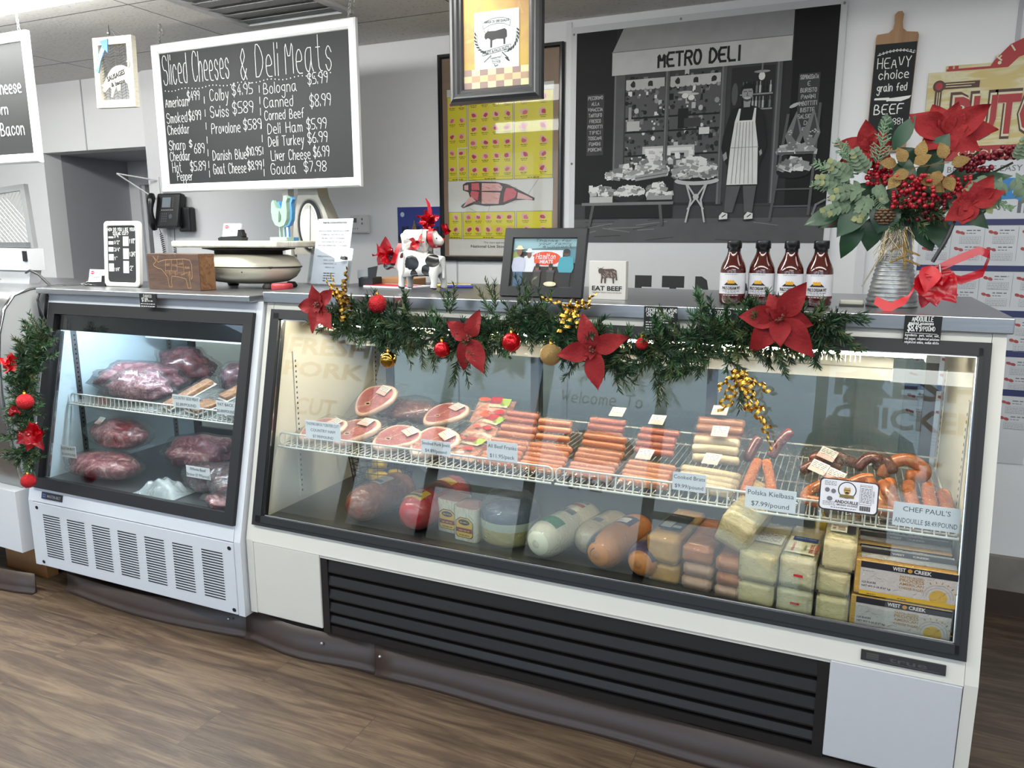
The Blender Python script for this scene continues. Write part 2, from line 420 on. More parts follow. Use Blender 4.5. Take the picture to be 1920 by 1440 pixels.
wallM = mat('wall_panel_paint', '#e4e5e7', .34, var=.02, scale=4, bump=.05, bscale=55)
wallM2 = mat('painted_reveal', '#a5a6ab', .5, var=.03, scale=5)
trimM = mat('white_trim', '#d8d9dc', .4, var=.03)
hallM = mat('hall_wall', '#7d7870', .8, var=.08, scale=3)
baseM = mat('brown_vinyl_base', '#3c2f29', .38, var=.08, scale=12)
grimeM = mat('grimy_sill', '#7f7a75', .8, var=.3, scale=14)
blackM = mat('black_plastic', '#1a1b1e', .35, var=.1)
satinB = mat('satin_black', '#1b1c1f', .34, var=.12)
darkF = mat('charcoal_gasket', '#151618', .5, var=.1)
whiteE = mat('white_enamel', '#d9dbdf', .32, var=.02, scale=6)
creamE = mat('cream_enamel', '#d6d4cb', .35, var=.03, scale=6)
paper = mat('white_paper', '#d8d9dd', .7, var=.02)
ink = mat('black_ink', '#17171a', .6, var=.05)
greyink = mat('grey_ink', '#6e7075', .7, var=.05)
redink = mat('red_ink', '#b3202b', .6, var=.05)
chalkB = mat('chalkboard_black', '#15181a', .7, var=.16, scale=9)
chalkW = mat('white_chalk', '#c2c4c6', .9, var=.12, scale=200)
steel = mat('brushed_steel', '#a9abae', .30, 1., var=.10, scale=3, aniso=(1, 40, 40), bump=.03, bscale=20)
chrome = mat('polished_steel', '#c8c9cc', .12, 1., var=.05)
wire = mat('white_coated_wire', '#dddcd6', .35, var=.03)
glassM = clear('case_glass', '#f6f9f8', .95, .0, .0)
sheen = mat('fluorescent_lens', '#ffffff', .5, emit='#fafbf6', estr=TUBE_POWER); sheenR = mat('counter_fluorescent_lens', '#ffffff', .5, emit='#fcfbf6', estr=REAR_POWER)

# ================================================================ the room
XL, XR, YB, YF, ZC = -6.2, 3.2, 3.37, -2.9, 2.41
m = MB(); m.bb(XL - .2, XR + .2, YF - .2, YB + 2.2, -.08, 0); struct(m.build('floor', floor_mat()))
m = MB(); m.bb(XL - .2, XR + .2, -1.4, YB + 2.2, ZC, ZC + .08); m.bb(XL - .2, XR + .2, YF - .2, -1.4, 2.80, 2.88); m.bb(XL - .2, XR + .2, -1.44, -1.4, ZC + .08, 2.80)
struct(m.build('ceiling', ceiling_mat()))
DX0, DX1, DZ = -4.75, -3.84, 2.0
m = MB()
m.bb(XL, DX0, YB, YB + .12, 0, ZC); m.bb(DX1, XR, YB, YB + .12, 0, ZC); m.bb(DX0, DX1, YB, YB + .12, DZ, ZC)
struct(m.build('wall_back', wallM))
m = MB(); m.bb(XL - .12, XL, YF, YB + 2.1, 0, ZC); struct(m.build('wall_left', wallM))
m = MB(); m.bb(XR, XR + .12, YF, YB + .12, 0, 2.8); struct(m.build('wall_right', wallM))
# doorway: deep grey reveal, white casing farther in, dim hall behind
m = MB()
m.bb(DX0 - .02, DX0, YB + .12, YB + .62, 0, DZ + .02); m.bb(DX1, DX1 + .02, YB + .12, YB + .62, 0, DZ + .02); m.bb(DX0, DX1, YB + .12, YB + .62, DZ, DZ + .02)
struct(m.build('trim_1', wallM2))
m = MB()
m.bb(DX0, DX0 + .10, YB + .62, YB + .66, 0, DZ - .16); m.bb(DX1 - .10, DX1, YB + .62, YB + .66, 0, DZ - .16); m.bb(DX0, DX1, YB + .62, YB + .66, DZ - .16, DZ)
m.bb(DX0 + .10, DX0 + .13, YB + .64, YB + .80, 0, DZ - .16)
struct(m.build('trim_2', trimM))
m = MB()
R = Matrix.Rotation(rad(62), 3, 'Z')
m.box((DX0 + .30, YB + 1.08, .92), (.80, .04, 1.84), R)
d1 = struct(m.build('door_1', wallM2))
m = MB(); m.mi(0); m.cyl((DX0 + .42, YB + 1.28, .98), (DX0 + .50, YB + 1.24, .98), .012); m.blob((DX0 + .52, YB + 1.23, .98), (.025, .025, .025), nu=10, nv=6); m.build('door_handle', chrome, d1, world=False)
m = MB(); m.bb(XL, XR, YB + 2.0, YB + 2.1, 0, ZC); m.bb(-3.9, -3.8, YB + 1.5, YB + 1.62, 0, ZC); m.bb(-5.5, -5.4, YB + .66, YB + 2.0, 0, ZC); m.bb(-3.3, -3.2, YB + .12, YB + 2.0, 0, ZC)
struct(m.build('wall_hall', hallM))
# battens, corner post and panel seams
m = MB(); m.bb(-3.80, -3.70, YB - .03, YB, 0, ZC); m.bb(-3.83, -3.80, YB - .015, YB, 0, ZC); struct(m.build('trim_3', trimM))
m = MB(); m.bb(-1.225, -1.200, YB - .008, YB, 0, ZC - .01); struct(m.build('trim_4', trimM))
m = MB(); m.bb(.018, .05, YB - .008, YB, 0, 1.75); struct(m.build('trim_5', trimM))
m = MB(); m.bb(-4.345, -4.337, YB - .004, YB, DZ, ZC); m.bb(.475, .49, YB - .005, YB, 0, ZC); m.bb(-1.79, -1.783, YB - .004, YB, 0, 1.36); struct(m.build('trim_6', mat('seam_strip', '#aeb0b5', .4)))
m = MB(); m.bb(DX1, XR, YB - .035, YB, 0, .10); m.bb(XL, DX0, YB - .035, YB, 0, .10); struct(m.build('baseboard_back', baseM))
m = MB(); m.bb(-1.9, XR, YB - .03, YB, .10, .235); struct(m.build('trim_7', grimeM))
m = MB(); m.bb(XR - .02, XR, YF, YB - .04, 0, .1); struct(m.build('baseboard_right', baseM))
m = MB(); m.bb(XL, XL + .02, YF, YB - .04, 0, .1); struct(m.build('baseboard_left', baseM))

# shop front behind the camera: aluminium mullions, clear panes with painted lettering
alu = mat('beige_window_frame', '#b9b8aa', .5)
m = MB(); m.bb(XL, XR, YF, YF + .12, 0, .42); m.bb(XL, XR, YF, YF + .12, 2.66, 2.80); struct(m.build('wall_front', wallM))
edges = [XL, -4.85, -3.85, -2.75, -1.55, -.15, 1.2, 2.3, XR]
wpane = clear('window_glass', '#f2f6f6', .8, .0, .0)
letR = mat('red_window_paint', '#8f1f22', .6)
words = {5: ('FRESH', 'CHICKEN'), 0: ('FRESH', 'PORK'), 3: ('Welcome To', ''), 4: ('', '')}
for i, (a, b) in enumerate(zip(edges, edges[1:])):
    m = MB()
    for x in (a, b): m.bb(max(XL, x - .05), min(XR, x + .05), YF + .02, YF + .09, .42, 2.66)
    m.bb(a + .05, b - .05, YF + .02, YF + .09, .42, .49); m.bb(a + .05, b - .05, YF + .02, YF + .09, 2.59, 2.66)
    if i in (2, 4): m.bb(a + .05, b - .05, YF + .02, YF + .09, 1.02, 1.09)
    w = struct(m.build('window_%d' % (i + 1), alu))
    m = MB(); m.bb(a + .05, b - .05, YF + .05, YF + .056, .49, 2.59); m.build('pane', wpane, w)
    if i in (0, 3, 5):
        # lettering faces the street (reads properly from outside)
        m = MB(); f = Fr(((a + b)/2, YF + .049, 0), (1, 0, 0), (0, 0, 1), .0005)
        cw = b - a - .2
        if i == 3: m.hand(f, 'Welcome To', 0, 2.05, .11, .014, al='c'); m.oval(f, 0, 1.62, .40, .17); m.hand(f, 'OPEN', 0, 1.2, .12, .02, al='c')
        else:
            m.type(f, words[i][0], 0, 2.34, .2, wid=cw, bold=.03); m.type(f, words[i][1], 0, 2.07, .18, wid=cw, bold=.03)
            m.type(f, 'CUT', 0, 1.62, .2, wid=cw*.5, bold=.02)
        m.build('window_lettering', letR, w)
m = MB(); m.bb(-16, 14, -22, YF - .2, -.12, -.02); struct(m.build('pavement', mat('asphalt', '#77777a', .9, var=.2, scale=6)))

# ceiling vent behind the boards
m = MB()
vx0, vx1, vy0, vy1 = -2.56, -1.99, 2.28, 2.86
for a in ((vx0, vx1, vy0, vy0 + .035), (vx0, vx1, vy1 - .035, vy1), (vx0, vx0 + .035, vy0 + .035, vy1 - .035), (vx1 - .035, vx1, vy0 + .035, vy1 - .035)): m.bb(a[0], a[1], a[2], a[3], ZC - .016, ZC)
v = thing('ceiling_vent', 'square white framed air vent with grey louvres flush in the ceiling', 'vent', ((vx0+vx1)/2, (vy0+vy1)/2, ZC))
m.build('vent_frame', mat('vent_frame_paint', '#b9babb', .5), v, world=True)
m = MB()
for k in range(6):
    y = vy0 + .06 + k*.088
    m.box(((vx0+vx1)/2, y + .02, ZC - .006), (vx1 - vx0 - .07, .08, .003), Matrix.Rotation(rad(6), 3, 'X'))
m.build('louvre', mat('vent_louvre', '#77787a', .5), v, world=True)

# fluorescent strip fixtures
def strip(x0, x1, y, z, label, ln=None):
    ln = ln or sheen
    t = thing('ceiling_light', label, 'light', ((x0+x1)/2, y, z), 'fluorescent strip lights')
    m = MB(); m.bb(x0, x1, y - .15, y + .15, z - .025, z); m.bb(x0, x0 + .012, y - .15, y + .15, z - .085, z - .025); m.bb(x1 - .012, x1, y - .15, y + .15, z - .085, z - .025)
    m.build('housing', whiteE, t, world=True)
    m = MB()
    def fn(u, v): a = pi*v; return Vector((x0 + .013 + u*(x1 - x0 - .026), y - .145*cos(a), z - .027 - .055*sin(a)**.6))
    m.grid(fn, 1, 10); m.build('diffuser', ln, t, world=True)
    return t
strip(-4.6, -2.25, 2.03, ZC, 'long white fluorescent light at the top left corner, behind the half-seen chalkboard', sheenR)
strip(-2.22, -1.12, 2.03, ZC, 'short fluorescent light between the two chalkboards and the hanging print, overhead', mat('fluorescent_lens_short', '#ffffff', .5, emit='#fcfbf6', estr=REAR_POWER*.62))
strip(-.80, 1.5, 2.0, ZC, 'added fluorescent light above the right half of the counter, brightening the wall', mat('added_fluorescent_lens', '#ffffff', .5, emit='#fcfbf6', estr=REAR_POWER*.16))  # added out-of-view strip, put in to lift the back wall's brightness
strip(-1.4, 2.4, 0.75, ZC, 'fluorescent light in front of the wide case, overhead')
strip(-5.2, -1.7, .75, ZC, 'fluorescent light over the shop floor at the left', mat('fluorescent_lens_bright', '#ffffff', .5, emit='#f8fbf4', estr=TUBE_POWER*1.9))
strip(-.7, 1.8, -1.0, ZC, 'fluorescent light above the place where the picture was taken')
strip(.35, 1.6, -2.35, 2.44, 'fluorescent light by the shop window at the right')
strip(-3.2, -1.9, -2.35, 2.44, 'fluorescent light by the shop window in the middle')
# ================================================================ refrigerated cases
class Slant:
    """local frame of a leaning glass front: u along the case, v up the slope, n towards the customer"""
    def __init__(s, y0, z0, ang): s.y0, s.z0, s.a = y0, z0, ang
    def p(s, u, v, n): return Vector((u, s.y0 + v*sin(s.a) - n*cos(s.a), s.z0 + v*cos(s.a) + n*sin(s.a)))
    def v(s, z): return (z - s.z0)/cos(s.a)
    def slab(s, mb, u0, u1, v0, v1, n0, n1):
        P = [s.p(u, v, n) for n in (n0, n1) for (u, v) in ((u0, v0), (u1, v0), (u1, v1), (u0, v1))]
        return mb.add(P, [(3, 2, 1, 0), (4, 5, 6, 7), (0, 1, 5, 4), (1, 2, 6, 5), (2, 3, 7, 6), (3, 0, 4, 7)], False)
    def frame(s, u, v, n=0., eps=.0006): return Fr(s.p(u, v, n), (1, 0, 0), (0, sin(s.a), cos(s.a)), eps)

linerM = mat('case_liner', '#d9d6c8', .4, var=.03)
linerB = mat('meat_case_liner', '#d2e6f0', .4, var=.03)
pilM = mat('slotted_steel', '#8d9094', .35, .9)
grilleM = mat('dark_brown_grille', '#1d1b1b', .38, var=.1)
slotM = mat('vent_slot_black', '#141416', .8)
doorF = mat('rear_door_frame', '#6d7073', .4, .5)
lampY = mat('case_lamp', '#ffffff', .4, emit='#fff0d4', estr=CASE_LED)
lampB = mat('meat_lamp', '#ffffff', .4, emit='#dff0ff', estr=MEAT_LED)
finM = mat('cream_fin', '#d8d2bc', .5)
finD = mat('dark_fin', '#3a3b3d', .4, .5)
plateB = mat('nameplate_black', '#211f1e', .35)
plateS = mat('nameplate_silver', '#55534f', .3, .6)
screwM = mat('screw_head', '#b6b6b4', .3, .8)

def wire_shelf(name, x0, x1, y0, y1, z, lip, parent, pitch=.0265):
    """coated wire shelf: floor rods, cross rods, an upright fence along the front"""
    m = MB(); r = .0028
    nb = int((x1 - x0)/.02)
    for i in range(nb + 1):
        x = x0 + (x1 - x0)*i/nb; m.tube([(x, y0, z), (x, y1, z)], .0017, 4, cap=False)
    for y in (y0 + .01, (y0 + y1)/2, y1): m.tube([(x0, y, z - .005), (x1, y, z - .005)], r, 6)
    m.tube([(x0 + .012, y0, z + lip), (x0 + .003, y0, z + lip - .006), (x0, y0, z + lip - .016), (x0, y0, z + .008), (x0 + .006, y0, z)] , .0032, 6, cap=False)
    m.tube([(x1 - .012, y0, z + lip), (x1 - .003, y0, z + lip - .006), (x1, y0, z + lip - .016), (x1, y0, z + .008), (x1 - .006, y0, z)] , .0032, 6, cap=False)
    m.tube([(x0 + .012, y0, z + lip), (x1 - .012, y0, z + lip)], .0034, 6)
    m.tube([(x0, y0 - .012, z - .006), (x1, y0 - .012, z - .006)], .0036, 6)
    n = int((x1 - x0)/pitch)
    for i in range(1, n): 
        x = x0 + (x1 - x0)*i/n; m.tube([(x, y0, z + lip), (x, y0 - .002, z + .004), (x, y0 - .010, z - .006)], .0024, 5, cap=False)
    m.tube([(x0, y1, z + .002), (x0, y1, z + .04), (x1, y1, z + .04), (x1, y1, z + .002)], .003, 6, cap=False)
    return m.build(name, wire, parent, world=True)

# ------------------------------------------------ the wide deli case
SL = Slant(1.96, .41, rad(12.5))
CX0, CX1, CYB, CTZ = -1.91, .358, 2.86, 1.2825
deli = thing('deli_case', 'long white deli case with a slanted black framed glass front and steel top', 'display case', ((CX0 + CX1)/2, 2.4, 0))
prof = [(1.96, .13), (1.96, .41), (2.1437, 1.243), (CYB, 1.243), (CYB, .13)]
for x0 in (CX0, CX1 - .03):
    m = MB(); m.prism([(y, z) for y, z in prof], (x0 + .03, 0, 0), (0, 1, 0), (0, 0, 1), .03)
    m.build('side_panel', creamE, deli, world=True)
m = MB(); SL.slab(m, CX0 + .031, CX1 - .031, SL.v(1.219), SL.v(1.243), -.03, .0); m.build('header_panel', creamE, deli, world=True)
m = MB(); SL.slab(m, CX0 + .031, CX1 - .031, -.004, SL.v(.468), -.03, .002)
m.bb(CX0 + .031, CX1 - .031, 1.962, 1.99, .395, .41); m.build('apron_panel', creamE, deli, world=True)
m = MB(); m.bb(CX0 + .032, -1.588, 1.958, 1.985, .132, .405, bev=.003); m.build('lower_panel', creamE, deli, world=True)
m = MB(); m.bb(.030, CX1 - .032, 1.956, 1.985, .132, .405, bev=.003); m.build('lower_panel', mat('lower_panel_white', '#c6c7cc', .35, var=.02), deli, world=True)
# louvred grille
g = MB(); g.bb(-1.588, .03, 1.992, 2.0, .118, .41)
for x in (-1.588, .002): g.bb(x, x + .028, 1.964, 1.992, .118, .405)
zs = [.404, .334, .285, .236, .187, .146]
for i, (a, b) in enumerate(zip(zs, zs[1:])):
    g.prism([(1.990, a), (1.972, a - .004), (1.966, b + .016), (1.968, b + .010), (1.990, b + .014)], (.002, 0, 0), (0, 1, 0), (0, 0, 1), 1.562)
g.bb(-1.588, .03, 1.968, 1.99, .118, .145)
g.build('louvred_grille', grilleM, deli, world=True)
# black frame and glass
m = MB(); fo = (-1.880, .327, SL.v(.467), SL.v(1.219)); fi = (-1.838, .300, SL.v(.503), SL.v(1.186))
SL.slab(m, fo[0], fo[1], fo[2], fi[2], -.02, .014); SL.slab(m, fo[0], fo[1], fi[3], fo[3], -.02, .014)
SL.slab(m, fo[0], fi[0], fi[2], fi[3], -.02, .014); SL.slab(m, fi[1], fo[1], fi[2], fi[3], -.02, .014)
for (u0, u1, v0, v1) in ((fo[0] + .018, fi[0], fo[2] + .014, fo[3] - .014), (fi[1], fo[1] - .018, fo[2] + .014, fo[3] - .014)): SL.slab(m, u0, u1, v0, v1, .014, .019)
SL.slab(m, fo[0] + .018, fo[1] - .018, fo[2] + .014, fi[2], .014, .019); SL.slab(m, fo[0] + .018, fo[1] - .018, fi[3], fo[3] - .014, .014, .019)
m.build('glass_frame', darkF, deli, world=True)
m = MB(); w_ = .004
SL.slab(m, fi[0], fi[1], fi[2], fi[2] + w_, .002, .008); SL.slab(m, fi[0], fi[0] + w_, fi[2], fi[3], .002, .008); SL.slab(m, fi[1] - w_, fi[1], fi[2], fi[3], .002, .008); SL.slab(m, fi[0], fi[1], fi[3] - w_, fi[3], .002, .008)
m.build('glass_bead', chrome, deli, world=True)
m = MB(); SL.slab(m, fi[0] + .001, fi[1] - .001, fi[2] + .001, fi[3] - .001, -.006, .0); m.build('front_glass', glassM, deli, world=True)
# steel counter top
m = MB(); m.bb(-1.9165, .369, 2.128, 2.872, 1.2435, CTZ, bev=.003); m.build('countertop', steel, deli, world=True)
# inside: liner, deck, roof, rear sliding doors
m = MB()
for x in (CX0 + .0305, CX1 - .0505): m.prism([(2.01, .47), (2.16, 1.19), (CYB - .03, 1.19), (CYB - .03, .47)], (x + .02, 0, 0), (0, 1, 0), (0, 0, 1), .02)
m.bb(CX0 + .052, CX1 - .052, 2.17, CYB - .03, 1.20, 1.24); m.build('liner', linerM, deli, world=True)
m = MB(); m.bb(CX0 + .0515, CX1 - .0515, 1.985, CYB - .035, .455, .484); m.bb(CX0 + .0515, CX1 - .0515, 1.982, 1.992, .484, .500); m.build('deck', mat('steel_deck', '#7a7b7e', .34, .9, var=.12, scale=5), deli, world=True)
for x in (CX0 + .0515, CX1 - .0545):
    for y in (2.20, 2.72):
        m = MB(); m.bb(x, x + .003, y, y + .022, .50, 1.06)
        m.mi(1)
        for k in range(26): m.bb(x - .0006, x + .0036, y + .008, y + .014, .52 + k*.02, .528 + k*.02)
        m.build('shelf_standard', [linerM, slotM], deli, world=True)
for i, (a, b) in enumerate(((-1.85, -1.12), (-1.15, -.42), (-.45, .29))):
    y = 2.80 + (i % 2)*.02
    m = MB(); f = .035
    m.bb(a, a + f, y, y + .015, .485, 1.19); m.bb(b - f, b, y, y + .015, .485, 1.19); m.bb(a + f, b - f, y, y + .015, .485, .53); m.bb(a + f, b - f, y, y + .015, 1.15, 1.19)
    d = m.build('rear_door', doorF, deli, world=True)
    m = MB(); m.bb(a + f, b - f, y + .005, y + .009, .53, 1.15); m.build('door_glass', clear('rear_glass', '#dfe6e4', .9, .0, .01), d, world=True)
m = MB(); m.bb(-1.84, .14, 2.52, 2.79, 1.06, 1.199); m.bb(-1.84, .14, 2.50, 2.52, 1.05, 1.085); m.build('evaporator_cover', mat('evaporator_white', '#e3e3de', .35), deli, world=True)
m = MB()
for k in range(150): x = -1.82 + k*.0125; m.bb(x, x + .003, 2.34, 2.40, 1.125, 1.185)
m.build('air_grille', finM, deli, world=True)
m = MB()
for k in range(16): x = .06 + k*.0066; m.bb(x, x + .002, 2.42, 2.50, 1.13, 1.198)
m.build('coil_fin', finD, deli, world=True)
m = MB(); m.tube([(-1.78, 2.285, 1.165), (.20, 2.285, 1.165)], .013, 10); m.build('lamp_tube', lampY, deli, world=True)
m = MB(); m.bb(-1.80, .22, 2.262, 2.31, 1.181, 1.199); m.bb(-1.815, -1.782, 2.262, 2.31, 1.145, 1.185); m.bb(.202, .235, 2.262, 2.31, 1.145, 1.185); m.build('lamp_holder', whiteE, deli, world=True)
SHZ = .735
wire_shelf('wire_shelf', -1.852, -.792, 2.10, 2.70, SHZ, .042, deli)
wire_shelf('wire_shelf', -.780, .300, 2.10, 2.70, SHZ, .042, deli)
for x in (-1.855, -.786, .303):
    m = MB(); m.prism([(2.11, SHZ - .012), (2.72, SHZ - .012), (2.72, SHZ - .05), (2.5, SHZ - .035)], (x + .002, 0, 0), (0, 1, 0), (0, 0, 1), .004)
    m.build('shelf_bracket', finM, deli, world=True)
# nameplate, lower right
f = SL.frame(0, 0, .0155, .0006)
m = MB(); m.mi(0); SL.slab(m, .099, .287, SL.v(.423), SL.v(.448), .002, .008)
f = SL.frame(.099, SL.v(.423), .008, .0006); m.mi(1)
m.rect(f, .012, .006, .04, .021); m.type(f, 'true', .105, .008, .0125, wid=.085, bold=.01); m.rect(f, .045, .004, .175, .0055)
m.mi(0); m.line(f, [(.014, .010), (.038, .010)], .001, 2); m.line(f, [(.014, .016), (.038, .016)], .001, 2)
m.build('nameplate', [plateB, plateS], deli, world=True)

# ------------------------------------------------ the small meat case
SM = Slant(1.937, .40, rad(12.9))
MX0, MX1, MTZ = -3.062, -1.9175, 1.268
meat = thing('meat_case', 'smaller white meat case with seven vent groups below its dark framed slanted glass', 'display case', ((MX0 + MX1)/2, 2.4, 0))
m = MB()
prof = [(1.937, .115), (1.937, .40), (2.132, 1.245), (2.82, 1.245), (2.82, .115)]
for x0 in (MX0, MX1 - .03):
    m = MB(); m.prism(prof, (x0 + .03, 0, 0), (0, 1, 0), (0, 0, 1), .03)
    m.build('side_panel', mat('meat_case_white', '#d3d7de', .3, var=.02), meat, world=True)
mw = MATS['meat_case_white']
m = MB(); SM.slab(m, MX0 + .031, MX1 - .031, SM.v(1.205), SM.v(1.243), -.03, 0.); m.build('header_panel', mw, meat, world=True)
m = MB(); SM.slab(m, MX0 + .031, MX1 - .031, 0, SM.v(.457), -.03, .002); m.build('apron_panel', mw, meat, world=True)
# vented front panel: seven groups of slots
m = MB(); m.mi(0); m.bb(MX0 + .031, MX1 - .031, 1.934, 1.96, .118, .396, bev=.002)
f = Fr((0, 1.934, 0), eps=.0006); m.mi(1)
for gi in range(7):
    u0 = -2.976 + gi*.1452
    for k in range(18):
        z = .350 - k*.0106; m.poly(f, [(u0, z), (u0 + .103, z), (u0 + .101, z - .0042), (u0 + .001, z - .0048)])
for (u, v) in ((-3.008, .374), (-1.968, .374), (-3.005, .135), (-1.965, .135)): m.oval(f, u, v, .009, .0075)
m.build('vented_panel', [mw, slotM], meat, world=True)
m = MB(); fo = (-3.036, -1.946, SM.v(.457), SM.v(1.205)); fi = (-2.995, -1.987, SM.v(.500), SM.v(1.160))
SM.slab(m, fo[0], fo[1], fo[2], fi[2], -.02, .016); SM.slab(m, fo[0], fo[1], fi[3], fo[3], -.02, .016)
SM.slab(m, fo[0], fi[0], fi[2], fi[3], -.02, .016); SM.slab(m, fi[1], fo[1], fi[2], fi[3], -.02, .016)
m.build('glass_frame', darkF, meat, world=True)
m = MB(); SM.slab(m, fi[0] + .001, fi[1] - .001, SM.v(1.098), fi[3] - .001, -.012, -.0075); m.build('header_mask', mat('black_glass_band', '#101114', .12, var=.05), meat, world=True)
m = MB(); SM.slab(m, fi[0] + .001, fi[1] - .001, fi[2] + .001, fi[3] - .001, -.006, .0); m.build('front_glass', glassM, meat, world=True)
m = MB()
for k in range(2): SM.slab(m, fi[0] + .006 + k*.010, fi[0] + .011 + k*.010, fi[2] + .002, SM.v(1.095), -.022, -.014)
m.build('inner_rail', chrome, meat, world=True)
m = MB(); m.bb(-3.078, -1.94, 2.085, 2.83, 1.2455, MTZ, bev=.003); m.build('countertop', steel, meat, world=True)
m = MB()
for x in (MX0 + .0305, MX1 - .0505): m.prism([(1.985, .47), (2.13, 1.10), (2.80, 1.10), (2.80, .47)], (x + .02, 0, 0), (0, 1, 0), (0, 0, 1), .02)
m.bb(MX0 + .052, MX1 - .052, 2.16, 2.80, 1.21, 1.242); m.build('liner', linerB, meat, world=True)
m = MB(); m.bb(MX0 + .0515, MX1 - .0515, 1.97, 2.79, .45, .482); m.build('deck', mat('steel_deck', '#85868a', .34, .9), meat, world=True)
for (a, b, y) in ((-3.005, -2.45, 2.78), (-2.48, -1.975, 2.76)):
    m = MB(); f_ = .04
    m.bb(a, a + f_, y, y + .015, .485, 1.2); m.bb(b - f_, b, y, y + .015, .485, 1.2); m.bb(a + f_, b - f_, y, y + .015, .485, .53); m.bb(a + f_, b - f_, y, y + .015, 1.15, 1.2)
    d = m.build('rear_door', satinB, meat, world=True)
    m = MB(); m.bb(a + f_, b - f_, y + .005, y + .009, .53, 1.15); m.build('door_glass', MATS['rear_glass'], d, world=True)
for x in (MX0 + .0515, MX1 - .0545):
    for y in (2.17, 2.66):
        m = MB(); m.bb(x, x + .003, y, y + .024, .5, 1.09); m.mi(1)
        for k in range(28): m.bb(x - .0006, x + .0036, y + .009, y + .015, .52 + k*.02, .527 + k*.02)
        m.build('shelf_standard', [pilM, slotM], meat, world=True)
m = MB(); m.bb(-2.94, -2.25, 2.48, 2.72, 1.02, 1.205, bev=.004); m.build('evaporator_cover', mat('evaporator_grey', '#c5ccd0', .4), meat, world=True)
m = MB(); m.tube([(-2.62, 2.72, 1.03), (-2.62, 2.76, 1.05), (-2.62, 2.77, 1.13)], .014, 10); m.build('drain_pipe', finD, meat, world=True)
m = MB(); m.tube([(-2.95, 2.21, 1.185), (-2.03, 2.21, 1.185)], .013, 10); m.build('lamp_tube', lampB, meat, world=True)
m = MB(); m.bb(-2.975, -2.005, 2.19, 2.235, 1.198, 1.21); m.bb(-2.985, -2.952, 2.19, 2.235, 1.165, 1.2); m.bb(-2.028, -1.995, 2.19, 2.235, 1.165, 1.2); m.build('lamp_holder', whiteE, meat, world=True)
MSZ = .785
wire_shelf('wire_shelf', -2.998, -1.982, 2.13, 2.68, MSZ, .036, meat, .024)
m = MB(); m.mi(0); SM.slab(m, -2.975, -2.852, SM.v(.417), SM.v(.444), .002, .006); f = SM.frame(-2.975, SM.v(.417), .006); m.mi(1)
m.rect(f, .004, .004, .030, .024); m.mi(2); m.line(f, [(.010, .010), (.024, .010)], .002, 2); m.line(f, [(.010, .018), (.024, .018)], .002, 2)
m.type(f, 'MASTER-BILT', .075, .008, .0115, wid=.08, bold=.02)
m.build('nameplate', [plateB, mat('badge_blue', '#27406f', .4), mat('badge_grey', '#8b9098', .4)], meat, world=True)

# ------------------------------------------------ curved end case at the far left (only its end shows)
cur = thing('curved_glass_case', 'grey curved end case at the far left edge, stainless trim down its front', 'display case', (-3.7, 2.25, 0))
ax = Vector((.04, .999, 0)).normalized(); nrm = Vector((.999, -.04, 0)).normalized()
o0 = Vector((-3.118, 2.02, 0))
curveP = [(.60, .12), (.60, 1.268), (.16, 1.268), (.07, 1.262), (.0, 1.240), (-.045, 1.185), (-.075, 1.09), (-.09, .98), (-.095, .85), (-.088, .70), (-.072, .56), (-.05, .43)]
m = MB(); m.prism(curveP[1:] + [(.60, .43)], o0, ax, (0, 0, 1), .03); m.build('end_panel', mat('grey_end_panel', '#b4b7b8', .42, var=.03), cur, world=True)
m = MB()
pts = [o0 + ax*u + Vector((0, 0, z)) - nrm*.004 for u, z in curveP[1:]]
m.tube(pts, .007, 6)
m.build('edge_trim', chrome, cur, world=True)
m = MB()
PP = [Vector((u, z)) for u, z in curveP[1:]]
def strip_fn(i, j):
    k = int(round(i*(len(PP) - 1))); q = o0 + ax*(PP[k].x - .004) + Vector((0, 0, PP[k].y + .003)) - nrm*(.012 + j*1.2); return q
m.grid(strip_fn, len(PP) - 1, 1); m.build('curved_front', steel, cur, world=True)
m = MB()
for (u0, u1, z0, z1) in ((-.10, .06, .16, .43), (.06, .60, .16, .43)):
    P = [o0 + ax*u + Vector((0, 0, z)) + nrm*d for d in (-1.2, .004 if u0 > 0 else .006) for (u, z) in ((u0, z0), (u1, z0), (u1, z1), (u0, z1))]
    m.add(P, [(3, 2, 1, 0), (4, 5, 6, 7), (0, 1, 5, 4), (1, 2, 6, 5), (2, 3, 7, 6), (3, 0, 4, 7)], False)
m.build('base_panel', whiteE, cur, world=True)
m = MB()
for u0, u1 in ((.0, .05), (.10, .21), (.28, .36)):
    P = [o0 + ax*u + Vector((0, 0, z)) + nrm*d for d in (-.3, -.01) for (u, z) in ((u0, 0), (u1, 0), (u1, .16), (u0, .16))]
    m.add(P, [(3, 2, 1, 0), (4, 5, 6, 7), (0, 1, 5, 4), (1, 2, 6, 5), (2, 3, 7, 6), (3, 0, 4, 7)], False)
m.build('wooden_block', mat('raw_timber', '#9a6f45', .7, var=.15), cur, world=True)

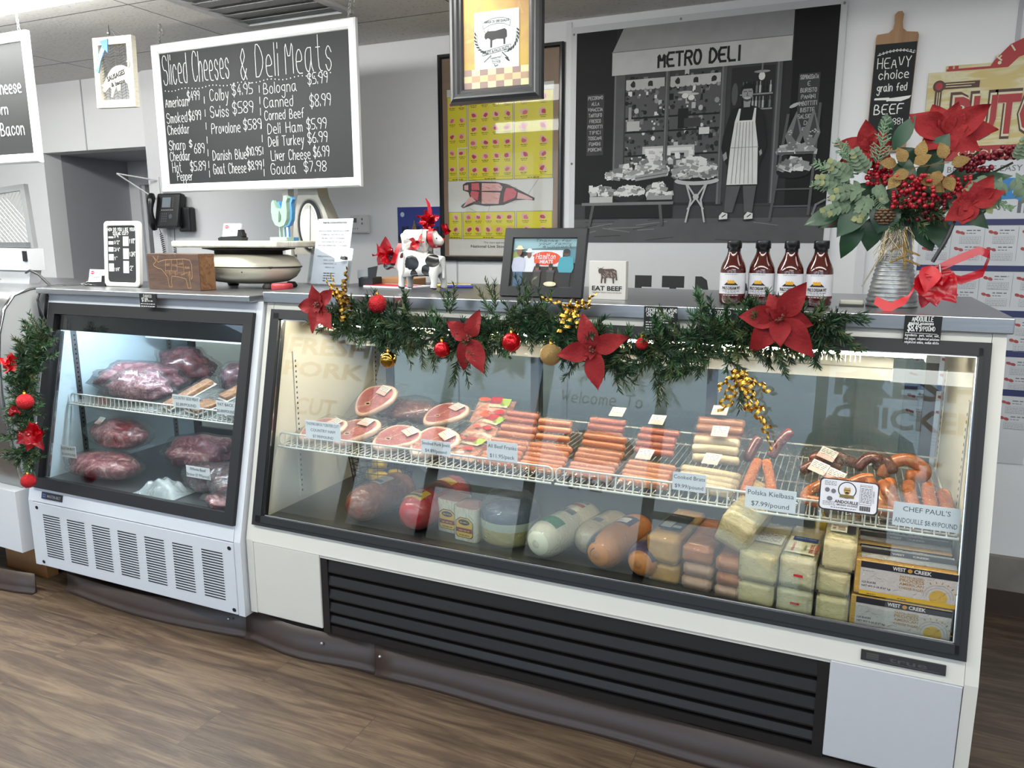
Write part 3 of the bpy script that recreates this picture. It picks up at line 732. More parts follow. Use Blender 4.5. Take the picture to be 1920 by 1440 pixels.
# ------------------------------------------------ brown vinyl kick strips along the floor
def kick(pts, h0, h1, label, screws):
    t = thing('kick_strip', label, 'baseboard', (pts[0][0], pts[0][1], 0), 'brown vinyl kick strips')
    m = MB(); n = len(pts)
    A = []; 
    for i, (x, y) in enumerate(pts):
        a = pts[max(0, i-1)]; b = pts[min(n-1, i+1)]; d = Vector((b[0]-a[0], b[1]-a[1], 0)).normalized(); nn = Vector((d.y, -d.x, 0))
        h = h0 + (h1 - h0)*i/(n-1)
        P = Vector((x, y, 0))
        A.append([P + nn*.022 + Vector((0, 0, .001)), P + nn*.010 + Vector((0, 0, .008)), P + nn*.004 + Vector((0, 0, .025)), P + nn*.001 + Vector((0, 0, h)), P - nn*.003 + Vector((0, 0, h)), P - nn*.003 + Vector((0, 0, .001))])
    V = [p for r in A for p in r]; F = []
    for i in range(n-1):
        for j in range(6):
            F.append((i*6+j, (i+1)*6+j, (i+1)*6+(j+1) % 6, i*6+(j+1) % 6))
    F += [tuple(range(6)), tuple(reversed([(n-1)*6+j for j in range(6)]))]
    m.add(V, F, True); m.build('vinyl_strip', baseM, t, world=True)
    for (x, y, z) in screws:
        k = MB(); k.lathe([(0, -.004), (.004, -.0035), (.006, 0), (.006, .004)], (x, y, z), 10, ax='y'); k.build('screw', screwM, t, world=True)
    return t
kick([(-1.30 + i*.085, 1.984 + .004*sin(i*.9)) for i in range(-1, 20)], .108, .105, 'right-hand long brown kick strip under the black louvred grille', [])
kick([(-1.98 + i*.074, 1.995 - .028*sin(i*.42)**2 - .006*i/9) for i in range(9)], .115, .110, 'short brown kick strip between the two cases, bulging from the wall with two screws', [(-1.60, 1.963, .07), (-1.36, 1.966, .075)])
kick([(-2.95 + i*.09, 1.99 - .035*sin(i*.30)) for i in range(12)], .07, .105, 'sagging brown kick strip under the vented meat case', [(-2.03, 1.965, .07)])
kick([(-3.72 + i*.085, 1.80 + .13*(i/9)**.8 + .015*sin(i*.7)) for i in range(9)], .10, .085, 'curled brown kick strip at the far left under the curved case', [(-3.09, 1.905, .055)])
# ================================================================ things on the back wall and hanging boards
WY = YB - .001      # wall face
def plank_frame(mb, x0, x1, z0, z1, y0, y1, w, bev=.0):
    mb.bb(x0, x1, y0, y1, z0, z0 + w, bev); mb.bb(x0, x1, y0, y1, z1 - w, z1, bev); mb.bb(x0, x0 + w, y0, y1, z0 + w, z1 - w, bev); mb.bb(x1 - w, x1, y0, y1, z0 + w, z1 - w, bev)
def moulded_frame(mb, x0, x1, z0, z1, yf, prof):
    """mitred moulding: prof = [(inset from outer edge, depth behind yf)]"""
    n = len(prof); V = []; F = []
    for cx, cz, sx, sz in ((x0, z0, 1, 1), (x1, z0, -1, 1), (x1, z1, -1, -1), (x0, z1, 1, -1)):
        for i, d in prof: V.append((cx + sx*i, yf + d, cz + sz*i))
    for c in range(4):
        for k in range(n):
            a = c*n + k; b = ((c + 1) % 4)*n + k; c2 = ((c + 1) % 4)*n + (k + 1) % n; d = c*n + (k + 1) % n
            F.append((a, d, c2, b))
    mb.add(V, F, False)
def chain(mb, a, b, r=.009, wr=.0016):
    a, b = Vector(a), Vector(b); L = (b - a).length; n = max(1, int(L/(r*1.55))); d = (b - a).normalized()
    e1 = d.cross(Vector((0, 1, 0))).normalized(); e2 = d.cross(e1).normalized()
    for i in range(n):
        c = a + (b - a)*(i + .5)/n; e = e1 if i % 2 else e2
        mb.tube([c + d*cos(t)*r + e*sin(t)*r*.55 for t in [2*pi*k/10 for k in range(10)]], wr, 4, closed=True)

boardW = mat('board_frame_white', '#dcdee0', .4, var=.04)
chainM = mat('steel_chain', '#9a9a96', .35, .8)
# ---------------- main hanging chalkboard
bx, by, bz, bw, bh = -2.430, 2.70, 2.005, 1.118, .652
t = thing('chalkboard', 'large white framed chalkboard of sliced cheeses and deli meats hanging over the counter', 'chalkboard', (bx, by, bz - bh/2))
x0, x1, z0, z1 = bx - bw/2, bx + bw/2, bz - bh/2, bz + bh/2
m = MB(); moulded_frame(m, x0, x1, z0, z1, by - .012, [(0, .022), (0, .006), (.006, 0), (.03, .002), (.038, .010), (.040, .016), (.040, .022)]); m.build('board_frame', boardW, t, world=True)
m = MB(); m.bb(x0 + .03, x1 - .03, by + .003, by + .012, z0 + .03, z1 - .03); m.build('board_panel', chalkB, t, world=True)
f = Fr((x0, by + .003, z0), eps=.0008); m = MB()
# writing in metres: u from the frame's left edge, v from its bottom edge
m.hand(f, 'Sliced', .055, .478, .125, .0031, wid=.145); m.hand(f, 'Cheeses', .235, .478, .125, .0031, wid=.21)
m.hand(f, '&', .512, .462, .13, .0031, wid=.032); m.hand(f, 'Deli', .595, .468, .13, .0031, wid=.12); m.hand(f, 'Meats', .755, .468, .14, .0031, wid=.235)
for k in range(46): m.oval(f, .06 + k*.0205, .452 - .004*sin(k*.8), .0028, .0028, n=6)
W = .0025
for s_, u, v, h, wd in (('American', .055, .372, .045, .135), ('$499', .192, .395, .040, .072), ('Smoked', .055, .297, .046, .125), ('$699', .192, .303, .042, .072), ('Cheddar', .055, .243, .042, .132),
        ('Sharp', .057, .168, .044, .098), ('$', .182, .178, .03, .016), ('689', .21, .146, .044, .06), ('Cheddar', .057, .116, .042, .122), ('Hot', .066, .060, .046, .056), ('$5.89', .178, .064, .042, .092), ('Pepper', .092, .020, .038, .092),
        ('Colby', .325, .383, .05, .108), ('$4.95', .455, .398, .046, .115), ('Swiss', .322, .306, .05, .105), ('$589', .452, .316, .05, .115), ('Provolone', .322, .232, .046, .165), ('$589', .508, .240, .044, .098),
        ('Danish Blue', .318, .108, .044, .195), ('$10.95', .515, .122, .036, .082), ('Goat Cheese', .316, .044, .046, .19), ('$8.99', .518, .056, .038, .076),
        ('Bologna', .63, .392, .046, .175), ('$5.99', .866, .414, .046, .10), ('Canned', .628, .330, .044, .155), ('$8.99', .872, .318, .05, .105), ('Corned Beef', .628, .275, .040, .21), ('Deli Ham', .64, .214, .044, .185), ('$5.99', .850, .222, .044, .10),
        ('Deli Turkey', .64, .158, .042, .19), ('$6.99', .852, .163, .044, .10), ('Liver Cheese', .65, .092, .044, .21), ('$6.99', .878, .100, .044, .08), ('Gouda', .645, .030, .048, .135), ('$7.98', .825, .036, .044, .115)):
    m.hand(f, s_, u, .036 + v*.925, h*.94, W, wid=wd)
for (u, vs_) in ((.290, (.375, .315, .255, .19, .13, .075, .03)), (.606, (.40, .35, .30, .24, .18, .125, .07, .025))):
    for v in vs_: m.line(f, [(u, .036 + v*.925), (u + .001, .064 + v*.925)], W)
m.build('chalk_writing', chalkW, t, world=True)
for xx in (x0 + .05, x1 - .035):
    m = MB(); chain(m, (xx, by, z1), (xx + .03, by - .02, ZC)); chain(m, (xx + .045, by - .02, z1 + .03), (xx + .032, by - .02, ZC))
    m.build('hanging_chain', chainM, t, world=True)

# ---------------- chalkboard cut by the left edge
t = thing('chalkboard', 'white framed chalkboard cut off by the left edge of the picture', 'chalkboard', (-3.42, 2.2, 1.77))
m = MB(); lx1 = -3.130; moulded_frame(m, lx1 - .9, lx1, 1.782, 2.300, 2.2, [(0, .022), (0, .006), (.006, 0), (.03, .002), (.038, .010), (.040, .016), (.040, .022)]); m.build('board_frame', boardW, t, world=True)
m = MB(); m.bb(lx1 - .87, lx1 - .03, 2.214, 2.222, 1.812, 2.27); m.build('board_panel', chalkB, t, world=True)
f = Fr((lx1 - .9, 2.214, 1.782), eps=.0008)
for a_ in (('Cheese', .655, .285, .05, .005, .165), ('Corn', .62, .205, .04, .005, .1), ('Bacon', .66, .118, .05, .005, .15), ('Boards', .2, .4, .09, .006, .4)):
    m = MB(); m.hand(f, *a_[:5], wid=a_[5]); m.build('chalk_word', chalkW, t, world=True)
m = MB(); chain(m, (lx1 - .045, 2.21, 2.30), (lx1 - .055, 2.21, ZC)); m.build('hanging_chain', mat('white_chain', '#d8d8d6', .4), t, world=True)

# ---------------- WELCOME pig sign
sx, sy, sz, sw, sh = -3.112, 2.60, 2.206, .246, .302
distress = streaky('distressed_white_wood', '#d2cdbc', '#c6c0ab', '#8a7d68', .6, 30, (1, 1, 3), 1, .5, .68)
t = thing('hanging_sign', 'distressed white framed sign with pig cutout and blue WELCOME ribbon, hung from a hook', 'sign', (sx, sy, sz - sh/2))
RT = Matrix.Translation((sx, sy, sz)) @ Matrix.Rotation(rad(2.1), 4, 'Y') @ Matrix.Translation((-sx, -sy, -sz))
x0, x1, z0, z1 = sx - sw/2, sx + sw/2, sz - sh/2, sz + sh/2
m = MB(); m.T = RT; plank_frame(m, x0, x1, z0, z1, sy - .012, sy + .012, .033); m.build('sign_frame', [distress, mat('dark_wood_edge', '#4a382b', .7)], t, world=True)
m = MB(); m.T = RT
for k in range(19):
    zz = z0 + .04 + k*.0125; m.tube([(x0 + .03, sy + .002, zz), (x0 + .06, sy + .002, zz + .012), (x0 + .09, sy + .002, zz), (x0 + .12, sy + .002, zz + .012), (x0 + .15, sy + .002, zz), (x0 + .18, sy + .002, zz + .012), (x1 - .03, sy + .002, zz)], .0009, 3, cap=False, smooth=False)
for k in range(7): m.tube([(x0 + .045 + k*.026, sy + .003, z0 + .03), (x0 + .045 + k*.026, sy + .003, z1 - .03)], .0008, 3, cap=False)
m.build('wire_mesh', mat('chicken_wire', '#6b6a68', .4, .7), t, world=True)
PG = [((px - 173)*.00345, (207 - py)*.00234) for px, py in [(196,167),(203,156),(208,146),(214,139),(222,135),(232,134),(240,138),(246,147),(248,156),(247,163),(246,178),(242,178),(241,168),(236,165),(228,165),(226,180),(222,181),(220,171),(216,180),(212,191),(209,191),(211,178),(208,172),(203,177),(198,182),(194,178),(196,173),(192,168)]]
m = MB(); m.T = RT; m.prism(PG, (x0 - .025, sy - .014, z0 + .008), d=.004)
m.tube([(x1 - .028, sy - .015, z0 + .165), (x1 - .016, sy - .017, z0 + .18), (x1 - .02, sy - .015, z0 + .195), (x1 - .03, sy - .016, z0 + .19)], .004, 6); m.build('pig_cutout', mat('cutout_cream', '#d2cebd', .5), t, world=True)
m = MB(); m.T = RT
f = Fr((x0, sy - .0145, z0), eps=.0008); m.type(f, 'SAUSAGES', .142, .126, .021, wid=.118, ang=.26, bold=.05); m.type(f, '& bacon', .152, .096, .019, wid=.09, ang=.2, bold=.04)
m.build('black_lettering', ink, t, world=True)
m = MB(); m.T = RT
m.mi(0); m.prism([(.010, .160), (.032, .150), (.050, .20), (.083, .248), (.098, .232), (.103, .292), (.052, .285), (.066, .268), (.030, .215)], (x0, sy - .017, z0), d=.004)
m.mi(1); f = Fr((x0, sy - .017, z0), eps=.0008); m.type(f, 'WELCOME', .053, .205, .017, wid=.10, ang=1.02, bold=.02)
m.build('welcome_ribbon', [mat('ribbon_blue', '#5f95c4', .5), mat('sign_white', '#f0f0ec', .6)], t, world=True)
m = MB(); m.tube([(sx + .02, sy, z1), (sx - .008, sy, z1 + .035), (sx - .012, sy - .01, ZC - .03)], .0009, 4); m.tube([(sx + .07, sy, z1), (sx - .008, sy, z1 + .035)], .0009, 4)
m.lathe([(.0, -.012), (.006, -.010), (.007, 0), (.004, .012), (.004, .03)], (sx - .012, sy - .01, ZC - .034), 8); m.tube([(sx - .012, sy - .01, ZC - .01), (sx - .012, sy - .01, ZC)], .0025, 6)
m.build('hanging_hook', chainM, t, world=True)

# ---------------- framed French beef print hanging in front
fx, fy, fz0, fw = -1.097, 2.35, 1.905, .325
x0, x1, z0, z1 = fx - fw/2, fx + fw/2, fz0, fz0 + .40
t = thing('hanging_picture', 'black framed print of a French beef crest hanging in front of the yellow chart', 'picture', (fx, fy, fz0))
m = MB(); moulded_frame(m, x0, x1, z0, z1, fy - .02, [(0, .035), (0, .012), (.006, .004), (.016, 0), (.022, .004), (.030, .004), (.036, .012), (.042, .013), (.046, .019), (.046, .035)]); m.build('picture_frame', mat('black_moulding', '#26272a', .33, var=.2), t, world=True)
old = streaky('aged_paper', '#b89c4e', '#ae8756', '#c4b070', .6, 9, (1, 1, 1), 1, .38, .62)
m = MB(); m.mi(0); m.bb(x0 + .04, x1 - .04, fy + .004, fy + .01, z0 + .04, z1 - .04)
f = Fr((x0 + .046, fy + .004, z0 + .046), eps=.0007); pw, ph = fw - .092, .308
cols = [1, 2, 1, 2, 1, 2, 1, 2]
for i in range(8):
    for j in range(3): m.mi(1 + (i + j) % 2 + (2 if j == 1 else 0)); m.rect(f, i*pw/8, j*.020, (i + 1)*pw/8, (j + 1)*.020)
m.mi(5); m.rect(f, .040, .058, .198, .232, 2)
m.mi(6)
def arcband(f, mb, cu, cv, r0, r1, a0, a1, k, n=10):
    P = [(cu + r1*cos(a0 + (a1 - a0)*i/n), cv + r1*sin(a0 + (a1 - a0)*i/n)) for i in range(n + 1)] + [(cu + r0*cos(a1 - (a1 - a0)*i/n), cv + r0*sin(a1 - (a1 - a0)*i/n)) for i in range(n + 1)]
    mb.poly(f, P, k)
m.line(f, [(.07, .197), (.095, .207), (.12, .210), (.145, .208), (.168, .199), (.166, .181), (.145, .191), (.12, .193), (.095, .190), (.072, .180), (.07, .197)], .0012, 3)
m.type(f, 'VIANDE DE 1ERE QUALITE', .119, .196, .008, wid=.088, k=3, bold=.02)
m.poly(f, [(.078, .165), (.088, .172), (.115, .171), (.148, .176), (.155, .170), (.156, .150), (.150, .147), (.150, .128), (.144, .128), (.143, .145), (.120, .147), (.104, .144), (.103, .122), (.097, .122), (.097, .146), (.09, .152), (.080, .148), (.076, .155)], 3)
m.line(f, [(.080, .168), (.074, .176)], .0016, 3); m.line(f, [(.087, .171), (.092, .178)], .0016, 3)
for sgn in (-1, 1):
    P = [(.119 + sgn*(.028 + .042*sin(a)), .155 - .05*cos(a)) for a in [k*.22 for k in range(9)]]
    m.line(f, P, .0014, 3)
    for k in range(1, 9): a = k*.22; m.oval(f, .119 + sgn*(.028 + .042*sin(a) + .006), .155 - .05*cos(a) + .003, .007, .0026, 3, 8, rot=a*sgn + .6)
m.line(f, [(.068, .099), (.168, .113), (.170, .127), (.070, .112), (.068, .099)], .0012, 3); m.type(f, 'FILETS & FAUX FILETS', .120, .108, .009, wid=.09, ang=.13, k=3, bold=.02)
m.line(f, [(.075, .080), (.10, .098)], .002, 3); m.line(f, [(.16, .086), (.14, .104)], .003, 3); m.oval(f, .157, .083, .011, .003, 3, 8, rot=-.7)
m.line(f, [(.10, .098), (.098, .088), (.138, .094), (.136, .104)], .001, 3); m.line(f, [(.102, .086), (.107, .072), (.132, .074), (.13, .084), (.102, .084)], .001, 3); m.type(f, 'MIGNONS', .118, .087, .005, k=3); m.type(f, 'PREMIERE', .119, .076, .005, k=3)
m.line(f, [(.112, .070), (.114, .064), (.124, .068)], .002, 3)
m.build('print', [old, mat('check_mauve', '#8f7a74', .7), mat('check_cream', '#cfc59a', .7), mat('check_tan', '#a98f78', .7), mat('check_sand', '#bfae86', .7), mat('crest_paper', '#cdd5d5', .6), ink], t, world=True)
for xx in (x0 + .05, x1 - .05): m = MB(); m.tube([(xx, fy, z1), (xx, fy, ZC)], .0012, 5); m.build('hanging_wire', chainM, t, world=True)

# ---------------- yellow meat-cut chart in a black frame
t = thing('meat_chart', 'yellow meat cut chart in a tall black frame, with a red beast diagram', 'chart', (-1.55, YB, 1.36))
x0, x1, z0, z1 = -1.868, -1.232, 1.362, 2.322
m = MB(); moulded_frame(m, x0, x1, z0, z1, YB - .028, [(0, .027), (0, .004), (.004, 0), (.014, 0), (.020, .008), (.020, .027)]); m.build('chart_frame', mat('slim_black_frame', '#1d1d1f', .22, var=.1), t, world=True)
yel = mat('chart_yellow', '#d5c92a', .5, var=.04); kraft = mat('kraft_backing', '#8d7763', .6, var=.08)
m = MB(); m.mi(0); m.bb(x0 + .018, x1 - .018, YB - .014, YB - .003, z0 + .018, z1 - .018)
f = Fr((x0, YB - .014, z0), eps=.0007); m.mi(1); m.rect(f, .045, .025, .590, .80, 1)
def cutlet(u, v, s_, k):
    m.mi(4); m.oval(f, u, v, .017*s_, .012*s_, k, 10, rot=rnd.uniform(-.6, .6), amp=.5, seed=rnd.random()*9)
    m.mi(5 if rnd.random() < .65 else 6); m.oval(f, u + rnd.uniform(-.004, .006), v - .002, .011*s_, .008*s_, k + 1, 9, rot=rnd.uniform(-.8, .8), amp=.5, seed=rnd.random()*9)
def block(u0, v0, u1, v1, nc, nr, sc=1., skip=()):
    m.mi(2); m.rect(f, u0, v0, u1, v1, 2); m.mi(3); m.line(f, [(u0, v0), (u1, v0), (u1, v1), (u0, v1), (u0, v0)], .0014, 3)
    for j in range(nr):
        for i in range(nc):
            if (i, j) in skip: continue
            cu = u0 + (i + .5)*(u1 - u0)/nc; cv = v0 + .012 + (j + .58)*(v1 - v0 - .012)/nr
            cutlet(cu + rnd.uniform(-.004, .004), cv, sc, 3); m.mi(3); m.scribble(f, cu - .016, cu + .018, cv - .021, .0042, 3); m.scribble(f, cu - .012, cu + .014, cv - .028, .0035, 3)
    m.mi(3); m.line(f, [(u0, v0 + .014), (u1, v0 + .014)], .001, 3); m.scribble(f, (u0 + u1)/2 - .03, (u0 + u1)/2 + .03, v0 + .004, .005, 4)
block(.047, .380, .150, .765, 2, 5, 1.0); block(.157, .380, .390, .765, 4, 6, 1.1); block(.397, .380, .588, .765, 2, 6, 1.2)
m.mi(1); m.rect(f, .099, .375, .104, .53, 5); m.rect(f, .099, .528, .152, .533, 5)
block(.047, .105, .118, .232, 1, 2); block(.124, .105, .400, .232, 5, 2, 1.1); block(.408, .105, .588, .232, 2, 2, 1.15)
# the beast
m.mi(7); B = [(.125, .335), (.125, .362), (.145, .372), (.205, .374), (.30, .370), (.36, .358), (.40, .340), (.432, .325), (.50, .292), (.498, .280), (.46, .285), (.40, .282), (.34, .262), (.25, .258), (.185, .268), (.125, .25), (.113, .258), (.118, .266), (.165, .295), (.155, .325)]
m.poly(f, B, 2)
for P, c in (([(.133, .337), (.133, .357), (.155, .360), (.155, .335)], 4), ([(.172, .336), (.172, .366), (.212, .367), (.215, .334)], 6), ([(.226, .330), (.228, .366), (.318, .362), (.336, .345), (.33, .328)], 4), ([(.172, .332), (.165, .315), (.175, .300), (.205, .285), (.212, .325)], 6), ([(.150, .292), (.170, .305), (.195, .284), (.15, .268), (.125, .255)], 4),
             ([(.226, .325), (.226, .270), (.315, .268), (.325, .320)], 4), ([(.34, .275), (.345, .315), (.355, .340), (.39, .338), (.41, .320), (.40, .295)], 6), ([(.41, .290), (.415, .320), (.46, .303), (.49, .288), (.488, .284)], 4)):
    m.mi(c); m.poly(f, P, 3)
m.mi(5)
for k in range(60):
    u, v = rnd.uniform(.17, .40), rnd.uniform(.275, .36); m.line(f, [(u, v), (u + rnd.uniform(.006, .022), v + rnd.uniform(-.012, .004))], .0011, 4)
m.mi(3); m.type(f, 'This chart approved by', .235, .083, .010, al='l', wid=.14, k=2); m.type(f, 'National Live Stock and Meat Board', .165, .063, .013, al='l', wid=.36, k=2, bold=.02)
for a, b in (((.16, .25), (.20, .232)), ((.26, .232), (.27, .262)), ((.46, .30), (.52, .38)), ((.2, .375), (.17, .39)), ((.28, .372), (.28, .384))): m.line(f, [a, b], .001, 2)
m.build('chart_print', [kraft, mat('chart_paper', '#d3d2cc', .6), yel, ink, mat('cut_pink', '#d9aaa4', .6), mat('cut_red', '#b23a44', .6), mat('cut_rose', '#c9656a', .6), mat('beast_dark', '#46413f', .6)], t, world=True)
m = MB(); m.bb(x0 + .017, x1 - .017, YB - .0205, YB - .0185, z0 + .017, z1 - .017); m.build('glazing', clear('picture_glass', '#fbfbfb', .4, .02, .0), t, world=True)

# ---------------- framed photograph of a deli shop front (black and white)
px0, px1, pz0, pz1 = -1.198, -.086, 1.08, 2.375
t = thing('wall_poster', 'huge black and white photo poster of a METRO DELI shop front with aproned man', 'poster', ((px0 + px1)/2, YB, pz0))
m = MB(); m.bb(px0, px1, YB - .016, YB - .002, pz0, pz1); m.build('poster_board', mat('poster_white', '#c9cbcd', .45, var=.02), t, world=True)
G = ['#18181a', '#272729', '#3b3b3d', '#525254', '#707071', '#8f8f90', '#b0b0b0', '#d2d2d1', '#0e0e0f']
GM = [mat('photo_grey_%s' % 'abcdefghi'[i], g, .6, var=.16, scale=16, spec=.25) for i, g in enumerate(G)]
m = MB(); W_, H_ = 1.062, .897
f = Fr((px0 + .026, YB - .0162, 1.450), eps=.0005)
# image coordinates: u,v in 0..1 of the print
class IF(Fr):
    def __init__(s, base, w, h): s.b, s.w, s.h = base, w, h
    def p(s, u, v, k=1): return s.b.p(u*s.w, v*s.h, k)
q = IF(f, W_, H_)
R_ = lambda g, a, b, c, d, k=1: (m.mi(g), m.rect(q, a, b, c, d, k))
P_ = lambda g, P, k=1: (m.mi(g), m.poly(q, P, k))
R_(1, 0, 0, 1, 1, 1)
R_(0, 0, .17, .17, 1, 2); R_(8, .85, .17, 1, 1, 2); R_(3, 0, 0, 1, .115, 2); P_(2, [(0, .115), (1, .115), (1, .16), (0, .19)], 2)
for k in range(16): m.mi(rnd.choice((2, 4, 2))); u = rnd.uniform(0, .9); v = rnd.uniform(.0, .12); m.line(q, [(u, v), (u + rnd.uniform(.05, .16), v + rnd.uniform(-.02, .02))], .004, 3)
# window opening and door
R_(2, .20, .19, .62, .80, 2); R_(2, .62, .17, .80, .82, 2); R_(3, .215, .36, .60, .76, 3); R_(1, .63, .18, .79, .78, 3)
# busy goods behind the glass
for k in range(430):
    u = rnd.uniform(.215, .60); v = rnd.uniform(.30, .77); s_ = rnd.uniform(.006, .018)
    g = rnd.choice((0, 1, 2, 3, 4, 5, 6, 7, 3, 2, 1, 0)); m.mi(g)
    if rnd.random() < .5: m.rect(q, u, v, u + s_, v + s_*rnd.uniform(.5, 1.8), 4)
    else: m.oval(q, u, v, s_*.6, s_*.8, 4, 7)
for v in (.41, .52, .585): R_(0, .215, v, .60, v + .008, 5)
R_(6, .29, .42, .50, .455, 5); R_(7, .30, .43, .49, .445, 6)
for k in range(26): g = rnd.choice((6, 7, 7)); m.mi(g); u = rnd.uniform(.30, .49); v = rnd.uniform(.36, .42); m.rect(q, u, v, u + .018, v + .022, 6)
R_(0, .43, .53, .47, .62, 5); R_(2, .455, .535, .52, .575, 6); R_(7, .515, .50, .555, .53, 6); R_(6, .222, .53, .275, .575, 6); R_(5, .228, .575, .24, .64, 6)
# hanging salami, lamps, bottles
for u in (.47, .505, .56, .60, .645): m.mi(3); m.oval(q, u, rnd.uniform(.66, .72), .012, .05, 5, 10)
for u, v in ((.455, .675), (.48, .665)): m.mi(7); m.oval(q, u, v, .013, .012, 7, 10); m.mi(6); m.oval(q, u, v + .016, .03, .006, 7, 10)
m.mi(7); m.oval(q, .742, .735, .012, .018, 7, 10); m.mi(5); m.oval(q, .742, .755, .03, .006, 7, 10); m.mi(4); m.line(q, [(.742, .76), (.742, .80)], .006, 7)
for j, v in enumerate((.665, .60)):
    m.mi(5); m.rect(q, .665, v - .008, .785, v - .002, 6)
    for k in range(9): m.mi(rnd.choice((0, 4, 6))); u = .672 + k*.0125; m.rect(q, u, v, u + .007, v + .032, 6); m.rect(q, u + .002, v + .032, u + .005, v + .05, 6)
# posts of the shop front
for a, b in ((.165, .21), (.375, .392), (.592, .612), (.795, .815)): R_(3, a, .18, b, .80, 7); R_(4, a + .003, .18, a + .008, .80, 8)
# scalloped pelmet
for a, b in ((.215, .372), (.395, .59)):
    R_(6, a, .725, b, .765, 8)
    n = int((b - a)/.02)
    for k in range(n): m.mi(6); m.oval(q, a + .01 + k*.02, .725, .011, .009, 8, 8)
    for k in range(2 if a < .3 else 3): m.mi(1); m.oval(q, a + .03 + k*.07, .742, .011, .014, 9, 8, amp=.5, seed=k)
# awning
P_(5, [(.155, .895), (.20, 1.0), (.845, 1.0), (.845, .895)], 10); P_(6, [(.155, .895), (.845, .895), (.845, .79), (.155, .79)], 11); m.mi(4); m.line(q, [(.155, .895), (.845, .895)], .004, 12)
m.mi(0); m.hand(f, 'METRO', .345*W_, .812*H_, .052, .0095, 13, jit=0, wid=.165*W_); m.hand(f, 'DELI', .545*W_, .812*H_, .052, .0095, 13, jit=0, wid=.110*W_)
# chalk menus either side
for (u0, v1, lines, h, gap) in ((.055, .70, ('PECORINO', 'ALLA', 'VINACCIA', 'TARTUFO', 'FRESCO', 'PRODOTTI', 'TIPICI', 'TOSCANI', 'FUNGHI', 'PORCINI'), .0135, .027), (.88, .72, ('SOPRASSATA', 'E', 'BURISTO', 'PANINI', 'IMBOTTITI', 'BISTTE', 'SALSICCE', 'DI', 'CINGHIALE'), .015, .0275)):
    R_(2, u0 - .005, v1 - len(lines)*gap - .005, u0 + .068, v1 + .012, 4); m.mi(6)
    for k, s_ in enumerate(lines): m.hand(f, s_, (u0 + .031)*W_, (v1 - k*gap - .012)*H_, h, .0022, 6, wid=min(.062*W_, len(s_)*.0085), al='c')
# crates and baskets of bread in front of the window
def heap(u0, u1, v, h, n, k, dark=False):
    for i in range(n):
        a = rnd.uniform(u0, u1); t_ = (a - u0)/(u1 - u0); b = v + rnd.random()*h*(.4 + sin(pi*t_)*.6); g = rnd.choice((7, 7, 6, 5, 4)); m.mi(g)
        s_ = rnd.uniform(.008, .018); r_ = rnd.uniform(-.6, .6)
        m.poly(q, [(a + s_*(x*cos(r_) - y*sin(r_)*.6), b + s_*(x*sin(r_) + y*cos(r_)*.6)) for x, y in ((-1, -1), (1, -1), (1, 1), (-1, 1))], k)
R_(0, .145, .27, .42, .33, 12); R_(0, .05, .12, .42, .27, 12)
heap(.15, .27, .31, .06, 80, 13); heap(.27, .39, .32, .09, 110, 13); P_(5, [(.265, .295), (.395, .315), (.395, .34), (.265, .32)], 14); m.mi(2); m.line(q, [(.265, .308), (.395, .327)], .003, 15)
heap(.08, .17, .235, .04, 70, 13); R_(6, .07, .195, .17, .225, 14); m.mi(1); m.oval(q, .24, .225, .065, .03, 13, 16); heap(.185, .295, .235, .035, 80, 14); heap(.32, .41, .225, .06, 60, 13); R_(5, .315, .205, .42, .225, 14)
R_(4, .035, .182, .425, .196, 14); m.mi(3); m.line(q, [(.085, .18), (.07, .085)], .012, 14); m.line(q, [(.37, .185), (.38, .09)], .012, 14); R_(7, .066, .25, .083, .28, 15)
# round bistro table with a loaded basket
m.mi(1); m.oval(q, .51, .315, .085, .035, 14, 18); heap(.43, .585, .31, .085, 130, 15); m.mi(6); m.oval(q, .515, .288, .088, .020, 16, 22); m.mi(0); m.oval(q, .515, .300, .076, .014, 17, 18); heap(.45, .58, .305, .05, 50, 18)
m.mi(6)
for P in ([(.475, .275), (.495, .20), (.478, .10)], [(.555, .275), (.535, .20), (.552, .10)], [(.48, .27), (.545, .16)], [(.55, .27), (.485, .16)]): m.line(q, P, .007, 16)
m.oval(q, .515, .215, .012, .014, 17, 12)
# ladder with net bags and baskets
m.mi(3); m.line(q, [(.845, .56), (.80, .105)], .010, 12); m.line(q, [(.955, .60), (.94, .13)], .010, 12)
for v in (.24, .165, .34): m.line(q, [(.815, v), (.94, v)], .007, 12)
for u, v in ((.875, .50), (.935, .51)):
    m.mi(4); m.poly(q, [(u, v + .075), (u + .028, v - .03), (u + .012, v - .085), (u - .02, v - .085), (u - .036, v - .03)], 14)
    m.mi(2); m.poly(q, [(u + .002, v + .05), (u + .016, v - .02), (u + .004, v - .055), (u - .012, v - .03)], 15)
    m.mi(6)
    for k in range(10): m.oval(q, u + rnd.uniform(-.025, .02), v + rnd.uniform(-.08, .0), .004, .003, 16, 6)
m.mi(6); m.oval(q, .865, .60, .02, .008, 15, 8, rot=.5); heap(.82, .865, .40, .03, 26, 14); heap(.885, .94, .40, .03, 26, 14); m.mi(0); m.oval(q, .875, .315, .06, .028, 14, 14); heap(.83, .925, .325, .05, 50, 15); R_(3, .815, .39, .875, .402, 15); R_(3, .88, .39, .945, .402, 15)
m.mi(4); m.line(q, [(.995, .19), (.965, .17), (.955, .13), (.965, .09), (.995, .07)], .008, 14)
